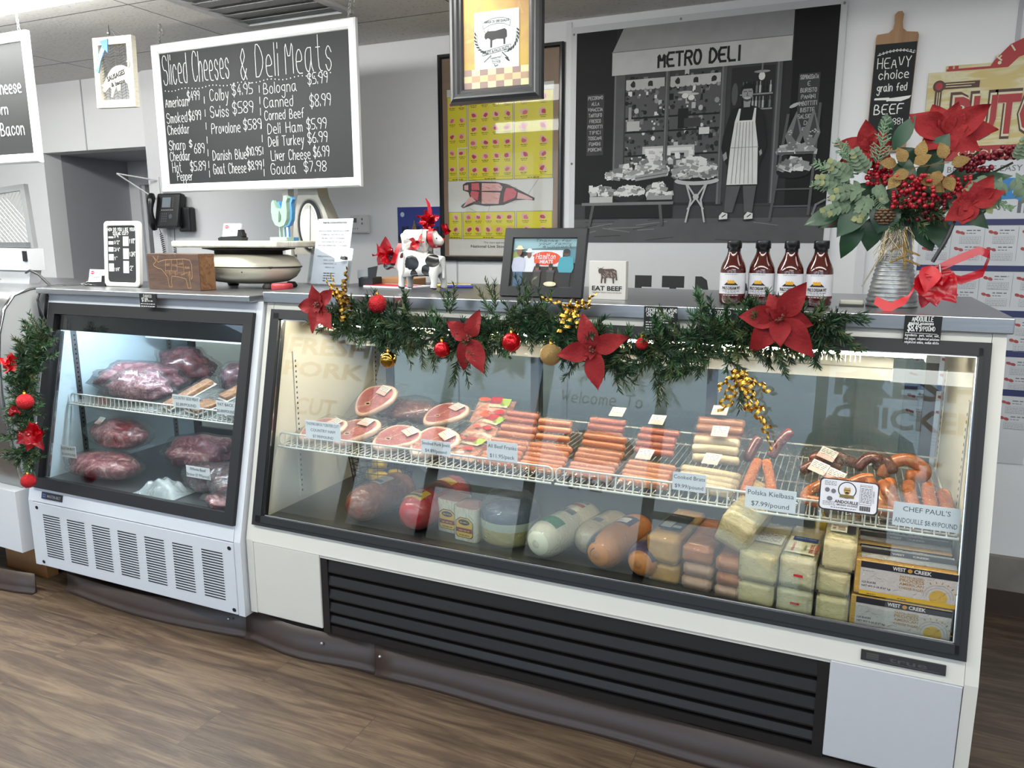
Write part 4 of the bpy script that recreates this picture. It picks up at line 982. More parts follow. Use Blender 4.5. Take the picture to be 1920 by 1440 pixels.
# the shopkeeper: dark jacket, striped apron, jeans, trainers
P_(0, [(.64, .60), (.628, .565), (.61, .48), (.605, .43), (.625, .36), (.65, .33), (.745, .33), (.775, .43), (.768, .50), (.75, .59), (.73, .605), (.70, .615), (.67, .612)], 18)
P_(3, [(.632, .26), (.628, .14), (.66, .14), (.685, .26)], 18); P_(3, [(.695, .26), (.705, .14), (.735, .14), (.745, .26)], 18)
P_(7, [(.632, .265), (.640, .43), (.652, .545), (.665, .60), (.672, .60), (.668, .548), (.716, .548), (.722, .60), (.729, .60), (.728, .54), (.742, .44), (.748, .265)], 20)
m.mi(5)
for k in range(6): u = .650 + k*.016; m.line(q, [(u, .27), (u + (.69 - u)*.3, .54)], .0025, 21)
m.line(q, [(.640, .43), (.744, .43)], .003, 21)
P_(0, [(.668, .552), (.716, .552), (.722, .600), (.70, .618), (.672, .60)], 19)
P_(5, [(.612, .40), (.625, .415), (.63, .385), (.618, .372)], 21); P_(5, [(.76, .40), (.752, .39), (.748, .41), (.756, .42)], 21)
P_(5, [(.682, .605), (.705, .605), (.708, .64), (.68, .64)], 20)
m.mi(5); m.oval(q, .694, .662, .0205, .033, 21, 18); m.mi(0); m.poly(q, [(.671, .668), (.670, .690), (.680, .705), (.698, .71), (.713, .703), (.718, .686), (.716, .668), (.711, .684), (.677, .684)], 22)
m.mi(1); m.line(q, [(.680, .672), (.690, .673)], .003, 22); m.line(q, [(.698, .673), (.708, .672)], .003, 22); m.line(q, [(.694, .668), (.692, .655), (.697, .654)], .002, 22)
m.mi(2); m.poly(q, [(.675, .650), (.680, .634), (.694, .628), (.708, .634), (.713, .650), (.705, .640), (.694, .637), (.683, .640)], 22); m.mi(7); m.line(q, [(.686, .645), (.694, .643), (.702, .645)], .004, 23)
for u in (.622, .718): m.mi(7); m.poly(q, [(u - .012, .105), (u + .02, .11), (u + .02, .135), (u, .142), (u - .012, .125)], 20); m.mi(0); m.line(q, [(u - .012, .105), (u + .02, .108)], .006, 21); m.line(q, [(u, .12), (u + .012, .13)], .004, 21)
m.build('photo_print', GM, t, world=True)
m = MB(); f = Fr((px0, YB - .016, 0), eps=.0006)
for s_, a, b in (('M', .145, .247), ('E', .318, .395), ('T', .440, .538), ('R', .585, .665), ('O', .715, .815)):
    m.type(f, s_, (a + b)/2, 1.118, .185, wid=b - a, bold=.055)
m.build('poster_lettering', mat('poster_black', '#2a2a2b', .5), t, world=True)
for (x, z) in ((px0 + .012, 2.345), (px0 + .01, 1.80), (px1 - .012, 1.62), (px1 - .012, 2.35), (-.72, 2.36)): m = MB(); m.lathe([(0, -.003), (.004, -.002), (.006, .002)], (x, YB - .017, z), 8, ax='y'); m.build('push_pin', chainM, t, world=True)

# ---------------- cutting board sign
t = thing('cutting_board_sign', 'paddle cutting board with black panel reading HEAVY choice grain fed BEEF', 'sign', (.095, YB, 1.79))
cx = .095; zb = 1.795
woodL = streaky('light_board_wood', '#a9825c', '#8d6a49', None, .55, 14, (1, 1, .12), 1)
P = [(-.078, 0), (.062, 0), (.070, .415), (.066, .425), (.030, .430), (.016, .442), (.013, .465), (.015, .492), (.008, .503), (-.006, .503), (-.015, .494), (-.014, .465), (-.018, .442), (-.032, .430), (-.070, .427), (-.073, .415)]
m = MB(); m.prism(P, (cx, YB - .022, zb), d=.02); m.build('board', woodL, t, world=True)
m = MB(); f = Fr((cx, YB - .022, zb), eps=.0008); m.mi(0); m.poly(f, [(-.0755, .03), (.0615, .03), (.0675, .392), (-.0715, .392)]); m.mi(1)
m.line(f, [(-.062, .352), (-.03, .362), (.0, .366), (.03, .364), (.058, .352)], .002, 2)
for k in range(11): u = -.058 + k*.0115; m.hand(f, 's' if k % 2 else 'c', u, .352 + .010*sin(k*.3), .012, .0014, 2)
m.hand(f, 'HEAVY', -.060, .305, .036, .003, 2, wid=.112); m.hand(f, 'choice', -.052, .266, .030, .003, 2, wid=.10); m.hand(f, 'grain fed', -.054, .222, .026, .003, 2, wid=.10)
m.poly(f, [(-.062, .192), (-.02, .190), (-.018, .184), (-.012, .186), (.03, .183), (.058, .192), (.064, .202), (-.008, .196), (-.012, .199), (-.06, .199)], 2)
m.hand(f, 'BEEF', -.058, .140, .034, .0038, 2, wid=.098); m.hand(f, '1881', .002, .10, .022, .002, 2, wid=.04)
m.build('chalk_panel', [chalkB, mat('sign_white', '#f0f0ec', .6)], t, world=True)

# ---------------- butcher sign (runs out of the picture)
t = thing('butcher_sign', 'weathered yellow tin sign with big red BUTCHER letters above the flowers', 'sign', (.56, YB, 1.75))
tin = streaky('weathered_yellow_tin', '#cbb87a', '#d8d3b0', '#c7a94a', .5, 5, (1, 1, 6), 1, .42, .56)
redS = mat('sign_red', '#a5262b', .5, var=.1); brn = mat('sign_brown', '#4a2a20', .5, var=.1)
m = MB(); m.mi(0); bx0, bz0 = .212, 1.755
m.prism([(0, 0), (.70, 0), (.70, .315), (.66, .315), (.66, .335), (.47, .335), (.43, .40), (.35, .425), (.27, .40), (.225, .345), (.215, .338), (.055, .338), (.055, .318), (0, .318)], (bx0, YB - .012, bz0), d=.01)
f = Fr((bx0, YB - .012, bz0), eps=.0007); m.mi(1)
m.poly(f, [(.19, .318), (.205, .345), (.25, .395), (.30, .418), (.35, .425), (.40, .418), (.45, .395), (.495, .345), (.51, .318), (.45, .318), (.42, .35), (.35, .372), (.28, .35), (.25, .318)]); m.line(f, [(.06, .322), (.20, .322)], .008)
m.rect(f, .062, .326, .076, .336); m.rect(f, .082, .326, .094, .336); m.rect(f, 0, 0, .70, .05)
m.mi(2); m.oval(f, .037, .268, .020, .021, 2, 18); m.line(f, [(.037, .25), (.037, .10)], .022, 2); m.line(f, [(.055, .268), (.155, .268)], .024, 2)
m.mi(0); m.line(f, [(.034, .245), (.034, .10)], .003, 3); m.line(f, [(.041, .245), (.041, .10)], .003, 3); m.line(f, [(.06, .264), (.14, .264)], .003, 3); m.line(f, [(.06, .273), (.15, .273)], .003, 3)
m.mi(1); m.oval(f, .037, .268, .012, .013, 3, 14)
m.mi(2); m.type(f, 'BUTCHER', .345, .086, .150, wid=.535, k=2, bold=.075); m.mi(3); m.type(f, 'BUTCHER', .345, .09, .140, wid=.520, k=3, bold=.055); m.mi(1); m.type(f, 'BUTCHER', .345, .094, .132, wid=.505, k=4, bold=.035)
m.mi(3)
for k, ch in enumerate('FINEST'): a = 2.45 - k*.30; m.type(f, ch, .35 + .155*cos(a), .26 + .135*sin(a), .024, ang=a - pi/2, k=3, bold=.03)
m.type(f, 'CHOICES TODAY', .30, .012, .024, wid=.36, k=3)
m.oval(f, .222, .335, .006, .006, 3, 10)
m.build('tin_sheet', [tin, redS, brn, mat('sign_cream', '#d9d2b4', .5)], t, world=True)

# ---------------- big beef-cuts chart at the right
t = thing('beef_chart', 'tall white beef cuts chart with navy bands and small red steaks, behind the flowers', 'chart', (.46, YB, .61))
x0, x1, z0, z1 = .235, .665, .612, 1.752
navy = mat('chart_navy', '#2c3362', .5); 
m = MB(); m.mi(0); m.bb(x0, x1, YB - .006, YB - .002, z0, z1); f = Fr((x0, YB - .006, z0), eps=.0006); w = x1 - x0
rows = [.975, .795, .63, .465, .30, .12]
rows = [(.905, .928), (.735, .757), (.565, .590), (.415, .440), (.265, .290)]
for v0, v1 in rows:
    v0, v1 = v0 - .0, v1; m.mi(1); m.rect(f, 0, v0, w, v1, 1)
    for c in range(4):
        u = .008 + c*(w/4)
        if c: m.mi(2); m.line(f, [(u - .008, v0 - .005), (u - .008, v0 - .13)], .0008, 1)
        for j in range(2):
            vv = v0 - .024 - j*.062
            m.mi(3)
            for k in range(2): m.oval(f, u + .012 + k*.015, vv - k*.004, .009, .006, 1, 9, rot=-.4, amp=.3, seed=c + j*3)
            m.mi(2); m.scribble(f, u + .04, u + .085, vv + .004, .006, 1); m.scribble(f, u + .04, u + .07, vv - .006, .004, 1)
            m.mi(4); bx_ = u + .02; m.line(f, [(bx_, vv - .016), (bx_ + .068, vv - .016), (bx_ + .068, vv - .043), (bx_, vv - .043), (bx_, vv - .016)], .0008, 1)
            for r in range(4): m.scribble(f, bx_ + .003, bx_ + .065, vv - .023 - r*.006, .003, 1)
m.mi(4)
for k in range(5): m.line(f, [(.02, .10 - k*.014), (.34, .10 - k*.014)], .001, 1)
m.mi(2); m.type(f, 'BEEF MADE EASY', .19, 1.10, .022, wid=.24, k=1)
# blue cow with numbered cuts
m.mi(5); m.poly(f, [(.12, 1.055), (.17, 1.075), (.30, 1.075), (.345, 1.06), (.35, 1.0), (.32, .99), (.30, 1.0), (.19, .995), (.15, 1.005), (.10, 1.01), (.095, 1.03)], 1); m.mi(6); m.poly(f, [(.19, .995), (.25, .998), (.25, 1.075), (.19, 1.075)], 2)
m.mi(2)
for u in (.155, .175, .315, .335): m.line(f, [(u, 1.0), (u, .955)], .012, 1)
m.mi(0); 
for k, (u, v) in enumerate(((.16, 1.05), (.16, 1.02), (.22, 1.05), (.22, 1.02), (.29, 1.05), (.29, 1.02))): m.type(f, '123456'[k], u, v, .012, k=3)
m.build('chart_sheet', [mat('chart_white', '#c9ccd1', .35, var=.02), navy, greyink, mat('steak_red', '#a34a4a', .6), mat('table_grey', '#8c8f96', .6), mat('cow_blue', '#2f7fc0', .5), mat('cow_sky', '#9cc3e6', .5)], t, world=True)

# ---------------- thermostat, telephone, shelf bracket
t = thing('thermostat', 'white square wall thermostat with small grey screen beside the instruction sheet', 'thermostat', (-2.346, YB, 1.49))
m = MB(); m.bb(-2.403, -2.289, YB - .026, YB - .001, 1.494, 1.589, bev=.008); m.build('body', mat('thermostat_white', '#d3d3d3', .45), t, world=True)
m = MB(); m.mi(0); f = Fr((-2.403, YB - .0262, 1.494), eps=.0006); m.rect(f, .018, .055, .045, .078); m.mi(1); m.oval(f, .078, .072, .005, .006); m.oval(f, .078, .050, .005, .006)
for k in range(3): m.rect(f, .016 + k*.015, .022, .022 + k*.015, .027)
m.build('screen_and_buttons', [mat('lcd_grey', '#4e5652', .3), greyink], t, world=True)

t = thing('telephone', 'black desk telephone hung on the white wall, coiled cord dangling below', 'telephone', (-3.66, YB, 1.52))
m = MB(); RX = Matrix.Rotation(rad(-12), 3, 'X')
m.box((-3.635, YB - .055, 1.625), (.185, .045, .20), RX, bev=.012); m.build('body', blackM, t, world=True)
m = MB(); m.box((-3.535, YB - .028, 1.575), (.09, .05, .14), None, bev=.01); m.build('stand', satinB, t, world=True)
m = MB(); pts = [Vector((-3.735 + .012*sin(k*pi/10), YB - .085 - .028*sin(k*pi/10), 1.52 + .20*k/10)) for k in range(11)]
m.tube(pts, [.018, .026, .026, .021, .018, .017, .018, .021, .026, .026, .018], 10, flat=.8); m.build('handset', mat('handset_black', '#141517', .25), t, world=True)
Vt = Vector((0, sin(rad(-12))*-1, cos(rad(12)))); f = Fr(Vector((-3.725, YB - .055, 1.625)) + RX @ Vector((0, -.0235, -.10)), (1, 0, 0), RX @ Vector((0, 0, 1)), .0008)
m = MB(); m.mi(0); m.rect(f, .052, .115, .118, .172); m.mi(1)
for r in range(4):
    for c in range(3): m.oval(f, .06 + c*.016, .035 + r*.014, .0055, .0045, 1, 8)
for k in range(5): m.oval(f, .135, .120 + k*.012, .005, .004, 1, 8)
m.oval(f, .125, .062, .014, .014, 1, 14); m.mi(2)
for k in range(6): m.rect(f, .05 + k*.016, .098, .06 + k*.016, .101)
m.build('keypad', [mat('phone_screen', '#7d8790', .25), mat('key_grey', '#4a4d52', .4), mat('key_white', '#c9c9c9', .5)], t, world=True)
def coil(a, b, r, n, wr, mb):
    a, b = Vector(a), Vector(b); d = (b - a); e1 = d.cross(Vector((0, 1, 0))).normalized(); e2 = d.cross(e1).normalized(); N_ = n*8
    mb.tube([a + d*i/N_ + (e1*cos(2*pi*i/8) + e2*sin(2*pi*i/8))*r for i in range(N_ + 1)], wr, 4)
m = MB(); m.tube([(-3.725, YB - .06, 1.525), (-3.725, YB - .05, 1.495)], .002, 5); coil((-3.725, YB - .05, 1.495), (-3.685, YB - .05, 1.22), .0085, 24, .0022, m); m.tube([(-3.615, YB - .05, 1.53), (-3.622, YB - .05, 1.43)], .002, 5); coil((-3.622, YB - .05, 1.43), (-3.64, YB - .05, 1.22), .0085, 18, .0022, m); m.build('coiled_cord', blackM, t, world=True)

t = thing('wall_bracket', 'white metal arm bracket on the corner post above the telephone', 'bracket', (-3.72, YB - .03, 1.76))
m = MB(); m.tube([(-3.735, YB - .03, 1.80), (-3.90, YB - .17, 1.835)], .0045, 6); m.tube([(-3.90, YB - .17, 1.835), (-3.735, YB - .03, 1.68)], .0045, 6); m.bb(-3.745, -3.725, YB - .034, YB - .030, 1.67, 1.82); m.build('arm', trimM, t, world=True)
# ================================================================ helpers for soft things
def skin(name, nodes, edges, mats, parent, sub=2, off=(0, 0, 0)):
    """one continuous surface grown over a skeleton: nodes = [(xyz, radius or (rx, ry))]"""
    me = bpy.data.meshes.new(name); o_ = Vector(off)
    me.from_pydata([Vector(p) - o_ for p, r in nodes], edges, [])
    o = bpy.data.objects.new(name, me); COL.objects.link(o)
    md = o.modifiers.new('skin', 'SKIN'); md.use_smooth_shade = True
    sv = me.skin_vertices[0].data
    for i, (p, r) in enumerate(nodes): sv[i].radius = r if isinstance(r, (tuple, list)) else (r, r); sv[i].use_root = (i == 0)
    s = o.modifiers.new('sub', 'SUBSURF'); s.levels = sub; s.render_levels = sub
    for mm in (mats if isinstance(mats, (list, tuple)) else [mats]): me.materials.append(mm)
    if parent is not None: o.parent = parent
    return o
def spots(name, base, spot, cs, rough=.3):
    """base colour with irregular patches at given object-space spots (x, y, z, r)"""
    m = mat(name, base, rough); nt = m.node_tree; b = nt.nodes['Principled BSDF']; N = nt.nodes.new; K = nt.links.new
    t = N('ShaderNodeTexCoord'); nz = N('ShaderNodeTexNoise'); nz.inputs['Scale'].default_value = 26; K(t.outputs['Object'], nz.inputs[0])
    cur = None
    for c in cs:
        d = N('ShaderNodeVectorMath'); d.operation = 'DISTANCE'; d.inputs[1].default_value = c[:3]; K(t.outputs['Object'], d.inputs[0])
        s = N('ShaderNodeMath'); s.operation = 'DIVIDE'; s.inputs[1].default_value = c[3]; K(d.outputs['Value'], s.inputs[0])
        if cur is None: cur = s
        else:
            mn = N('ShaderNodeMath'); mn.operation = 'MINIMUM'; K(cur.outputs[0], mn.inputs[0]); K(s.outputs[0], mn.inputs[1]); cur = mn
    a = N('ShaderNodeMath'); a.operation = 'MULTIPLY_ADD'; a.inputs[1].default_value = .9; a.inputs[2].default_value = -.45; K(nz.outputs['Fac'], a.inputs[0])
    ad = N('ShaderNodeMath'); ad.operation = 'ADD'; K(cur.outputs[0], ad.inputs[0]); K(a.outputs[0], ad.inputs[1])
    lt = N('ShaderNodeMath'); lt.operation = 'LESS_THAN'; lt.inputs[1].default_value = 1.; K(ad.outputs[0], lt.inputs[0])
    mx = N('ShaderNodeMix'); mx.data_type = 'RGBA'; mx.inputs[6].default_value = lin(base); mx.inputs[7].default_value = lin(spot); K(lt.outputs[0], mx.inputs[0]); K(mx.outputs[2], b.inputs['Base Color'])
    return m
def leaf(mb, b, d, nrm, L, w, curl=.2, fold=.12, seg=6, wav=0., pw=.8, twist=0.):
    """pointed leaf or petal: base b, direction d, upper side nrm"""
    b = Vector(b); d = Vector(d).normalized(); nrm = Vector(nrm); nrm = (nrm - d*nrm.dot(d)).normalized(); s = d.cross(nrm)
    V = []; F = []; ph = rnd.uniform(0, 6)
    for i in range(seg + 1):
        t = i/seg; ww = w*sin(pi*min(.999, t**pw*.97 + .03)); up = -curl*L*t*t
        for j in (-1, -.5, 0, .5, 1):
            V.append(b + d*(L*t*(1 - .25*abs(curl)*t)) + s*(ww*j) + nrm*(up + fold*ww*abs(j) + wav*w*sin(t*9 + j*2 + ph)*abs(j)))
    for i in range(seg):
        for j in range(4): a = i*5 + j; F.append((a, a + 5, a + 6, a + 1))
    return mb.add(V, F, True)
def rdir(): 
    while True:
        v = Vector((rnd.uniform(-1, 1), rnd.uniform(-1, 1), rnd.uniform(-1, 1)))
        if .05 < v.length < 1: return v.normalized()
def ribbon(mb, pts, w, side=(0, 0, 1), th=0.):
    """flat ribbon along a path; side = direction(s) of its width"""
    P = [Vector(p) for p in pts]; V = []; F = []
    for i, p in enumerate(P):
        sd = Vector(side[i] if isinstance(side, list) else side).normalized(); ww = w[i] if isinstance(w, list) else w
        V += [p - sd*ww/2, p + sd*ww/2]
    for i in range(len(P) - 1): F.append((2*i, 2*i + 2, 2*i + 3, 2*i + 1))
    return mb.add(V, F, True)
def curl_ribbon(mb, a, b, r, turns, w, ph=0., sag=0.):
    """a springy curled gift ribbon from a to b"""
    a, b = Vector(a), Vector(b); d = (b - a); L = d.length; dn = d.normalized(); e1 = dn.cross(Vector((.31, .92, .2))).normalized(); e2 = dn.cross(e1)
    n = int(turns*12); P = []; Sd = []
    for i in range(n + 1):
        t = i/n; an = ph + t*turns*2*pi; rr = r*(.75 + .4*sin(t*7 + ph)); P.append(a + d*t + (e1*cos(an) + e2*sin(an))*rr + Vector((0, 0, -sag*sin(pi*t)))); Sd.append(dn + (e1*sin(an))*.25)
    return ribbon(mb, P, w, Sd)

velvet = mat('red_velvet', '#7e0009', .8, var=.3, scale=60, bump=.25, bscale=120)
satinR = mat('red_satin', '#c4141f', .35, var=.12, scale=20)
org = clear('red_organza', '#e0505c', .5, .2, .02, haze=.42, hazecol='#c21a2b')
goldM = mat('gold_foil', '#c79a45', .22, 1., var=.15, scale=60, bump=.2, bscale=90)
goldG = mat('gold_glitter', '#a98d5c', .38, .85, var=.4, scale=420, bump=.8, bscale=500)
CT, MT = CTZ, MTZ

def card_holder(loc, label, zt):
    t = thing('card_holder', label, 'card holder', loc, 'business card holders'); x, y, z = loc
    m = MB(); m.prism([(-.062, 0), (.062, 0), (.066, .012), (.05, .020), (-.05, .016), (-.066, .010)], (x, y - .022, z), d=.034); m.bb(x - .055, x + .055, y + .010, y + .015, z, z + .03); m.prism([(.03, .018), (.062, .018), (.052, .045), (.036, .045)], (x, y - .012, z), d=.02); m.build('tray', blackM, t, world=True)
    m = MB(); RX = Matrix.Rotation(rad(-14), 3, 'X'); c = Vector((x - .006, y, z + .042)); m.mi(0); m.box(c, (.092, .008, .056), RX)
    f = Fr(c + RX @ Vector((-.046, -.0041, -.028)), (1, 0, 0), RX @ Vector((0, 0, 1)), .0008); m.mi(1); m.oval(f, .020, .042, .012, .007); m.mi(2); m.scribble(f, .03, .07, .022, .004); m.scribble(f, .035, .06, .015, .003); m.scribble(f, .01, .03, .006, .003)
    m.mi(0); m.scribble(f, .012, .029, .040, .004, 2); m.build('business_cards', [paper, mat('logo_red', '#c0182c', .5), greyink], t, world=True)
    return t
# ------------------------------------------------ on the small meat case, left to right
t = thing('plastic_wrap', 'small crumpled clear plastic wrapper at the left end of the meat case top', 'wrapper', (-3.10 + .12, 2.30, MT))
m = MB(); m.grid(lambda u, v: Vector((-3.045 + u*.10, 2.26 + v*.09, MT + .004 + .020*abs(noise.noise(Vector((u*5, v*5, 1)))) + .022*sin(pi*u)*sin(pi*v))), 14, 10); m.build('crumpled_film', clear('crinkle_film', '#f2f4f4', 1.3, .06, .12, bump=.6, bscale=60, haze=.10), t, world=True)
card_holder((-2.955, 2.285, MT), 'black tray of white business cards beside the steak thickness board', MT)
# steak thickness board
t = thing('steak_sign', 'white framed rounded chalkboard asking HOW DO YOU LIKE YOUR STEAK CUT', 'sign', (-2.80, 2.28, MT))
RX = Matrix.Rotation(rad(-5), 4, 'X'); T0 = Matrix.Translation((-2.795, 2.265, MT + .001)) @ RX
def rrect(w, h, r, n=5): return [(cx + r*cos(a), cz + r*sin(a)) for cx, cz, a0 in ((w/2 - r, r, -pi/2), (w/2 - r, h - r, 0), (-w/2 + r, h - r, pi/2), (-w/2 + r, r, pi)) for a in [a0 + pi/2*k/n for k in range(n + 1)]]
m = MB(); m.T = T0; Rr = rrect(.207, .272, .018); O = [(u, v) for u, v in Rr]
V = []; F = []; n = len(O)
for dpt, ins in ((0.018, 0), (0.003, 0), (0, .004), (0, .017), (.006, .019)):
    for (u, v) in O: k = 1 - ins/.1035; kz = 1 - ins/.136; V.append((u*k, dpt, .136 + (v - .136)*kz))
for a in range(4):
    for j in range(n): F.append((a*n + j, a*n + (j + 1) % n, (a + 1)*n + (j + 1) % n, (a + 1)*n + j))
m.add(V, F, False); m.build('frame', mat('sign_frame_white', '#dcdad6', .45, var=.06), t, world=True)
m = MB(); m.T = T0; m.mi(0); m.bb(-.0865, .0865, .006, .014, .018, .252); f = Fr((-.0865, .006, .018), eps=.0008); m.mi(1)
m.hand(f, 'HOW DO YOU LIKE YOUR', .006, .214, .013, .0018, wid=.162); m.hand(f, 'STEAK CUT?', .036, .198, .012, .0018, wid=.09)
for (v, h, s_) in ((.184, .007, '1/4"'), (.158, .013, '1/2"'), (.128, .019, '3/4"'), (.092, .026, '1"'), (.046, .033, '1 1/4"')): m.rect(f, .008, v, .037, v + h); m.hand(f, s_, .042, v + .002, .014, .0016, wid=.008*len(s_) if len(s_) < 5 else .028)
for (v, h, s_) in ((.152, .039, '1 1/2"'), (.098, .044, '1 3/4"'), (.040, .050, '2"')): m.rect(f, .094, v, .127, v + h); m.hand(f, s_, .133, v + .012, .018, .0018, wid=.030 if len(s_) > 3 else .018)
m.build('chalk_face', [chalkB, mat('marker_white', '#eceeec', .6)], t, world=True)
m = MB(); m.T = T0 @ Matrix.Translation((0, .018, .10)) @ Matrix.Rotation(rad(25), 4, 'X'); m.bb(-.03, .03, .0, .008, -.100, 0); m.build('easel_leg', mat('sign_frame_white', '#dcdad6'), t, world=True)
# small cream box behind
t = thing('small_box', 'tiny cream box between the steak board and the wooden block', 'box', (-2.66, 2.36, MT)); m = MB(); m.bb(-2.70, -2.60, 2.34, 2.38, MT, MT + .022, bev=.002); m.build('carton', mat('cream_card', '#c9bda4', .6), t, world=True)
# wooden block with a beef diagram
t = thing('wooden_block_sign', 'dark stained wooden block engraved with a beef cuts cow', 'sign', (-2.45, 2.25, MT))
wood = streaky('stained_block', '#5a4234', '#46332a', '#6d5140', .55, 12, (.5, 1, 3), 2, .42, .6); wend = streaky('block_end_grain', '#8a6443', '#6b4a30', None, .6, 20, (1, 1, 1), 3)
m = MB(); m.mi(0); m.bb(-2.582, -2.305, 2.22, 2.30, MT, MT + .142, bev=.002)
m.mi(1); m.add([(-2.3045, 2.222, MT + .002), (-2.3045, 2.298, MT + .002), (-2.3045, 2.298, MT + .140), (-2.3045, 2.222, MT + .140)], [(0, 1, 2, 3)], False)
m.mi(2); f = Fr((-2.582, 2.22, MT), eps=.0008); s_ = .0016
cowP = [(.040, .128), (.052, .118), (.062, .108), (.075, .112), (.10, .118), (.20, .122), (.232, .118), (.240, .10), (.238, .05), (.232, .045), (.228, .075), (.222, .07), (.225, .035), (.228, .010), (.212, .010), (.205, .045), (.17, .052), (.13, .055), (.126, .03), (.128, .012), (.112, .012), (.108, .05), (.092, .068), (.075, .082), (.058, .085), (.040, .092), (.036, .10), (.050, .110), (.040, .128)]
m.line(f, cowP, .0022); m.line(f, [(.052, .118), (.036, .132)], s_); m.line(f, [(.058, .116), (.066, .134)], s_)
for P in ([(.105, .118), (.098, .07)], [(.135, .119), (.13, .075), (.098, .075)], [(.165, .12), (.162, .075), (.13, .075)], [(.195, .121), (.198, .06)], [(.12, .075), (.12, .056)], [(.15, .075), (.15, .054)], [(.18, .06), (.215, .07)], [(.162, .092), (.197, .09)]): m.line(f, P, s_)
for (a, u, v) in (('CHUCK', .10, .095), ('RIB', .138, .093), ('LOIN', .168, .10), ('ROUND', .203, .085)): m.hand(f, a, u, v, .008, .0012, wid=.024)
for k in range(26): m.line(f, [(.10 + k*.005, .062 + .004*sin(k)), (.102 + k*.005, .072)], .001)
m.build('block', [wood, wend, mat('engraving_tan', '#a5805c', .6)], t, world=True)

# antique counter scale
chip = spots('chipped_cream_enamel', '#d6d0bc', '#2a211c', [(-.20 + .05*k + .017*sin(k*5), -.13, .03 + .02*((k*7) % 4), .006 + .003*(k % 3)) for k in range(9)] + [(.20, -.1, .085, .012), (-.16, -.12, .055, .008)], .3)
sc0 = Vector((-2.315, 2.50, MT))
t = thing('antique_scale', 'chipped cream antique counter scale with a marble slab platter', 'scale', sc0)
m = MB(); m.lathe([(.0, .018), (.12, .018), (.185, .026), (.222, .045), (.243, .072), (.246, .088), (.243, .100), (.225, .125), (.19, .134), (.15, .137), (.0, .137)], sc0, 40, sx=1, sy=.60); 
m.lathe([(.2475, .083), (.2495, .085), (.2495, .088), (.2475, .090)], sc0, 40, sx=1, sy=.605); m.build('body', chip, t, world=True)
m = MB(); m.lathe([(.2480, .0835), (.2505, .0850), (.2505, .0880), (.2480, .0895)], sc0, 40, sx=1., sy=.604); m.build('waist_line', mat('worn_black_line', '#241d19', .5), t, world=True)
m = MB(); m.lathe([(.0, .137), (.14, .137), (.14, .150), (.17, .156), (.19, .158), (.19, .162), (0, .162)], sc0, 32, sx=1.2, sy=.62); m.build('yoke', mat('scale_iron', '#3b3632', .5, .4, var=.3), t, world=True)
m = MB(); m.box(sc0 + Vector((.005, 0, .178)), (.555, .30, .026), bev=.006); m.build('marble_platter', streaky('marble_slab', '#d9d6cc', '#c2bcae', '#e4e2da', .3, 6, (1, 1, 1), 3, .4, .6), t, world=True)
for k, (dx, dy) in enumerate(((-.16, -.07), (.16, -.07), (-.16, .07), (.16, .07))): m = MB(); m.lathe([(.0, 0), (.022, 0), (.026, .008), (.016, .022)], sc0 + Vector((dx, dy, 0)), 12); m.build('foot', MATS['scale_iron'], t, world=True)
tw = sc0 + Vector((.10, .262, .13))
m = MB(); P = [(-.075, .0), (.115, .0), (.135, .06), (.130, .13), (.10, .20), (.072, .25), (.062, .30), (.066, .36), (-.03, .36), (-.034, .30), (-.045, .24), (-.065, .16), (-.08, .08)]
m.prism(P, tw + Vector((0, .0, 0)), d=.075); m.build('dial_tower', mat('scale_grey_metal', '#a9a79f', .35, .35, var=.1), t, world=True)
m = MB(); f = Fr(tw, eps=.0012); m.mi(0); m.oval(f, .022, .125, .072, .118, 1, 30); m.mi(1); m.oval(f, .022, .125, .066, .112, 2, 30); m.mi(2); m.oval(f, .018, .125, .050, .098, 3, 30); m.mi(0); m.line(f, [(.018, .03), (.03, .21)], .004, 4)
for k in range(15): a = -1.2 + k*.17; m.line(f, [(.018 + .045*sin(a), .125 + .088*cos(a)), (.018 + .038*sin(a), .125 + .074*cos(a))], .0016, 4)
m.build('oval_dial', [mat('dial_rim', '#7f7d76', .3, .6), satinB, mat('dial_paper', '#b9bbb6', .4)], t, world=True)
m = MB(); m.bb(tw.x - .115, tw.x - .085, tw.y - .01, tw.y + .03, tw.z - .03, tw.z + .34); m.build('side_post', mat('post_white', '#dad8d0', .4), t, world=True)
card_holder((-2.35, 2.46, MT + .1915), 'black tray of white business cards on the marble platter of the antique scale', MT)
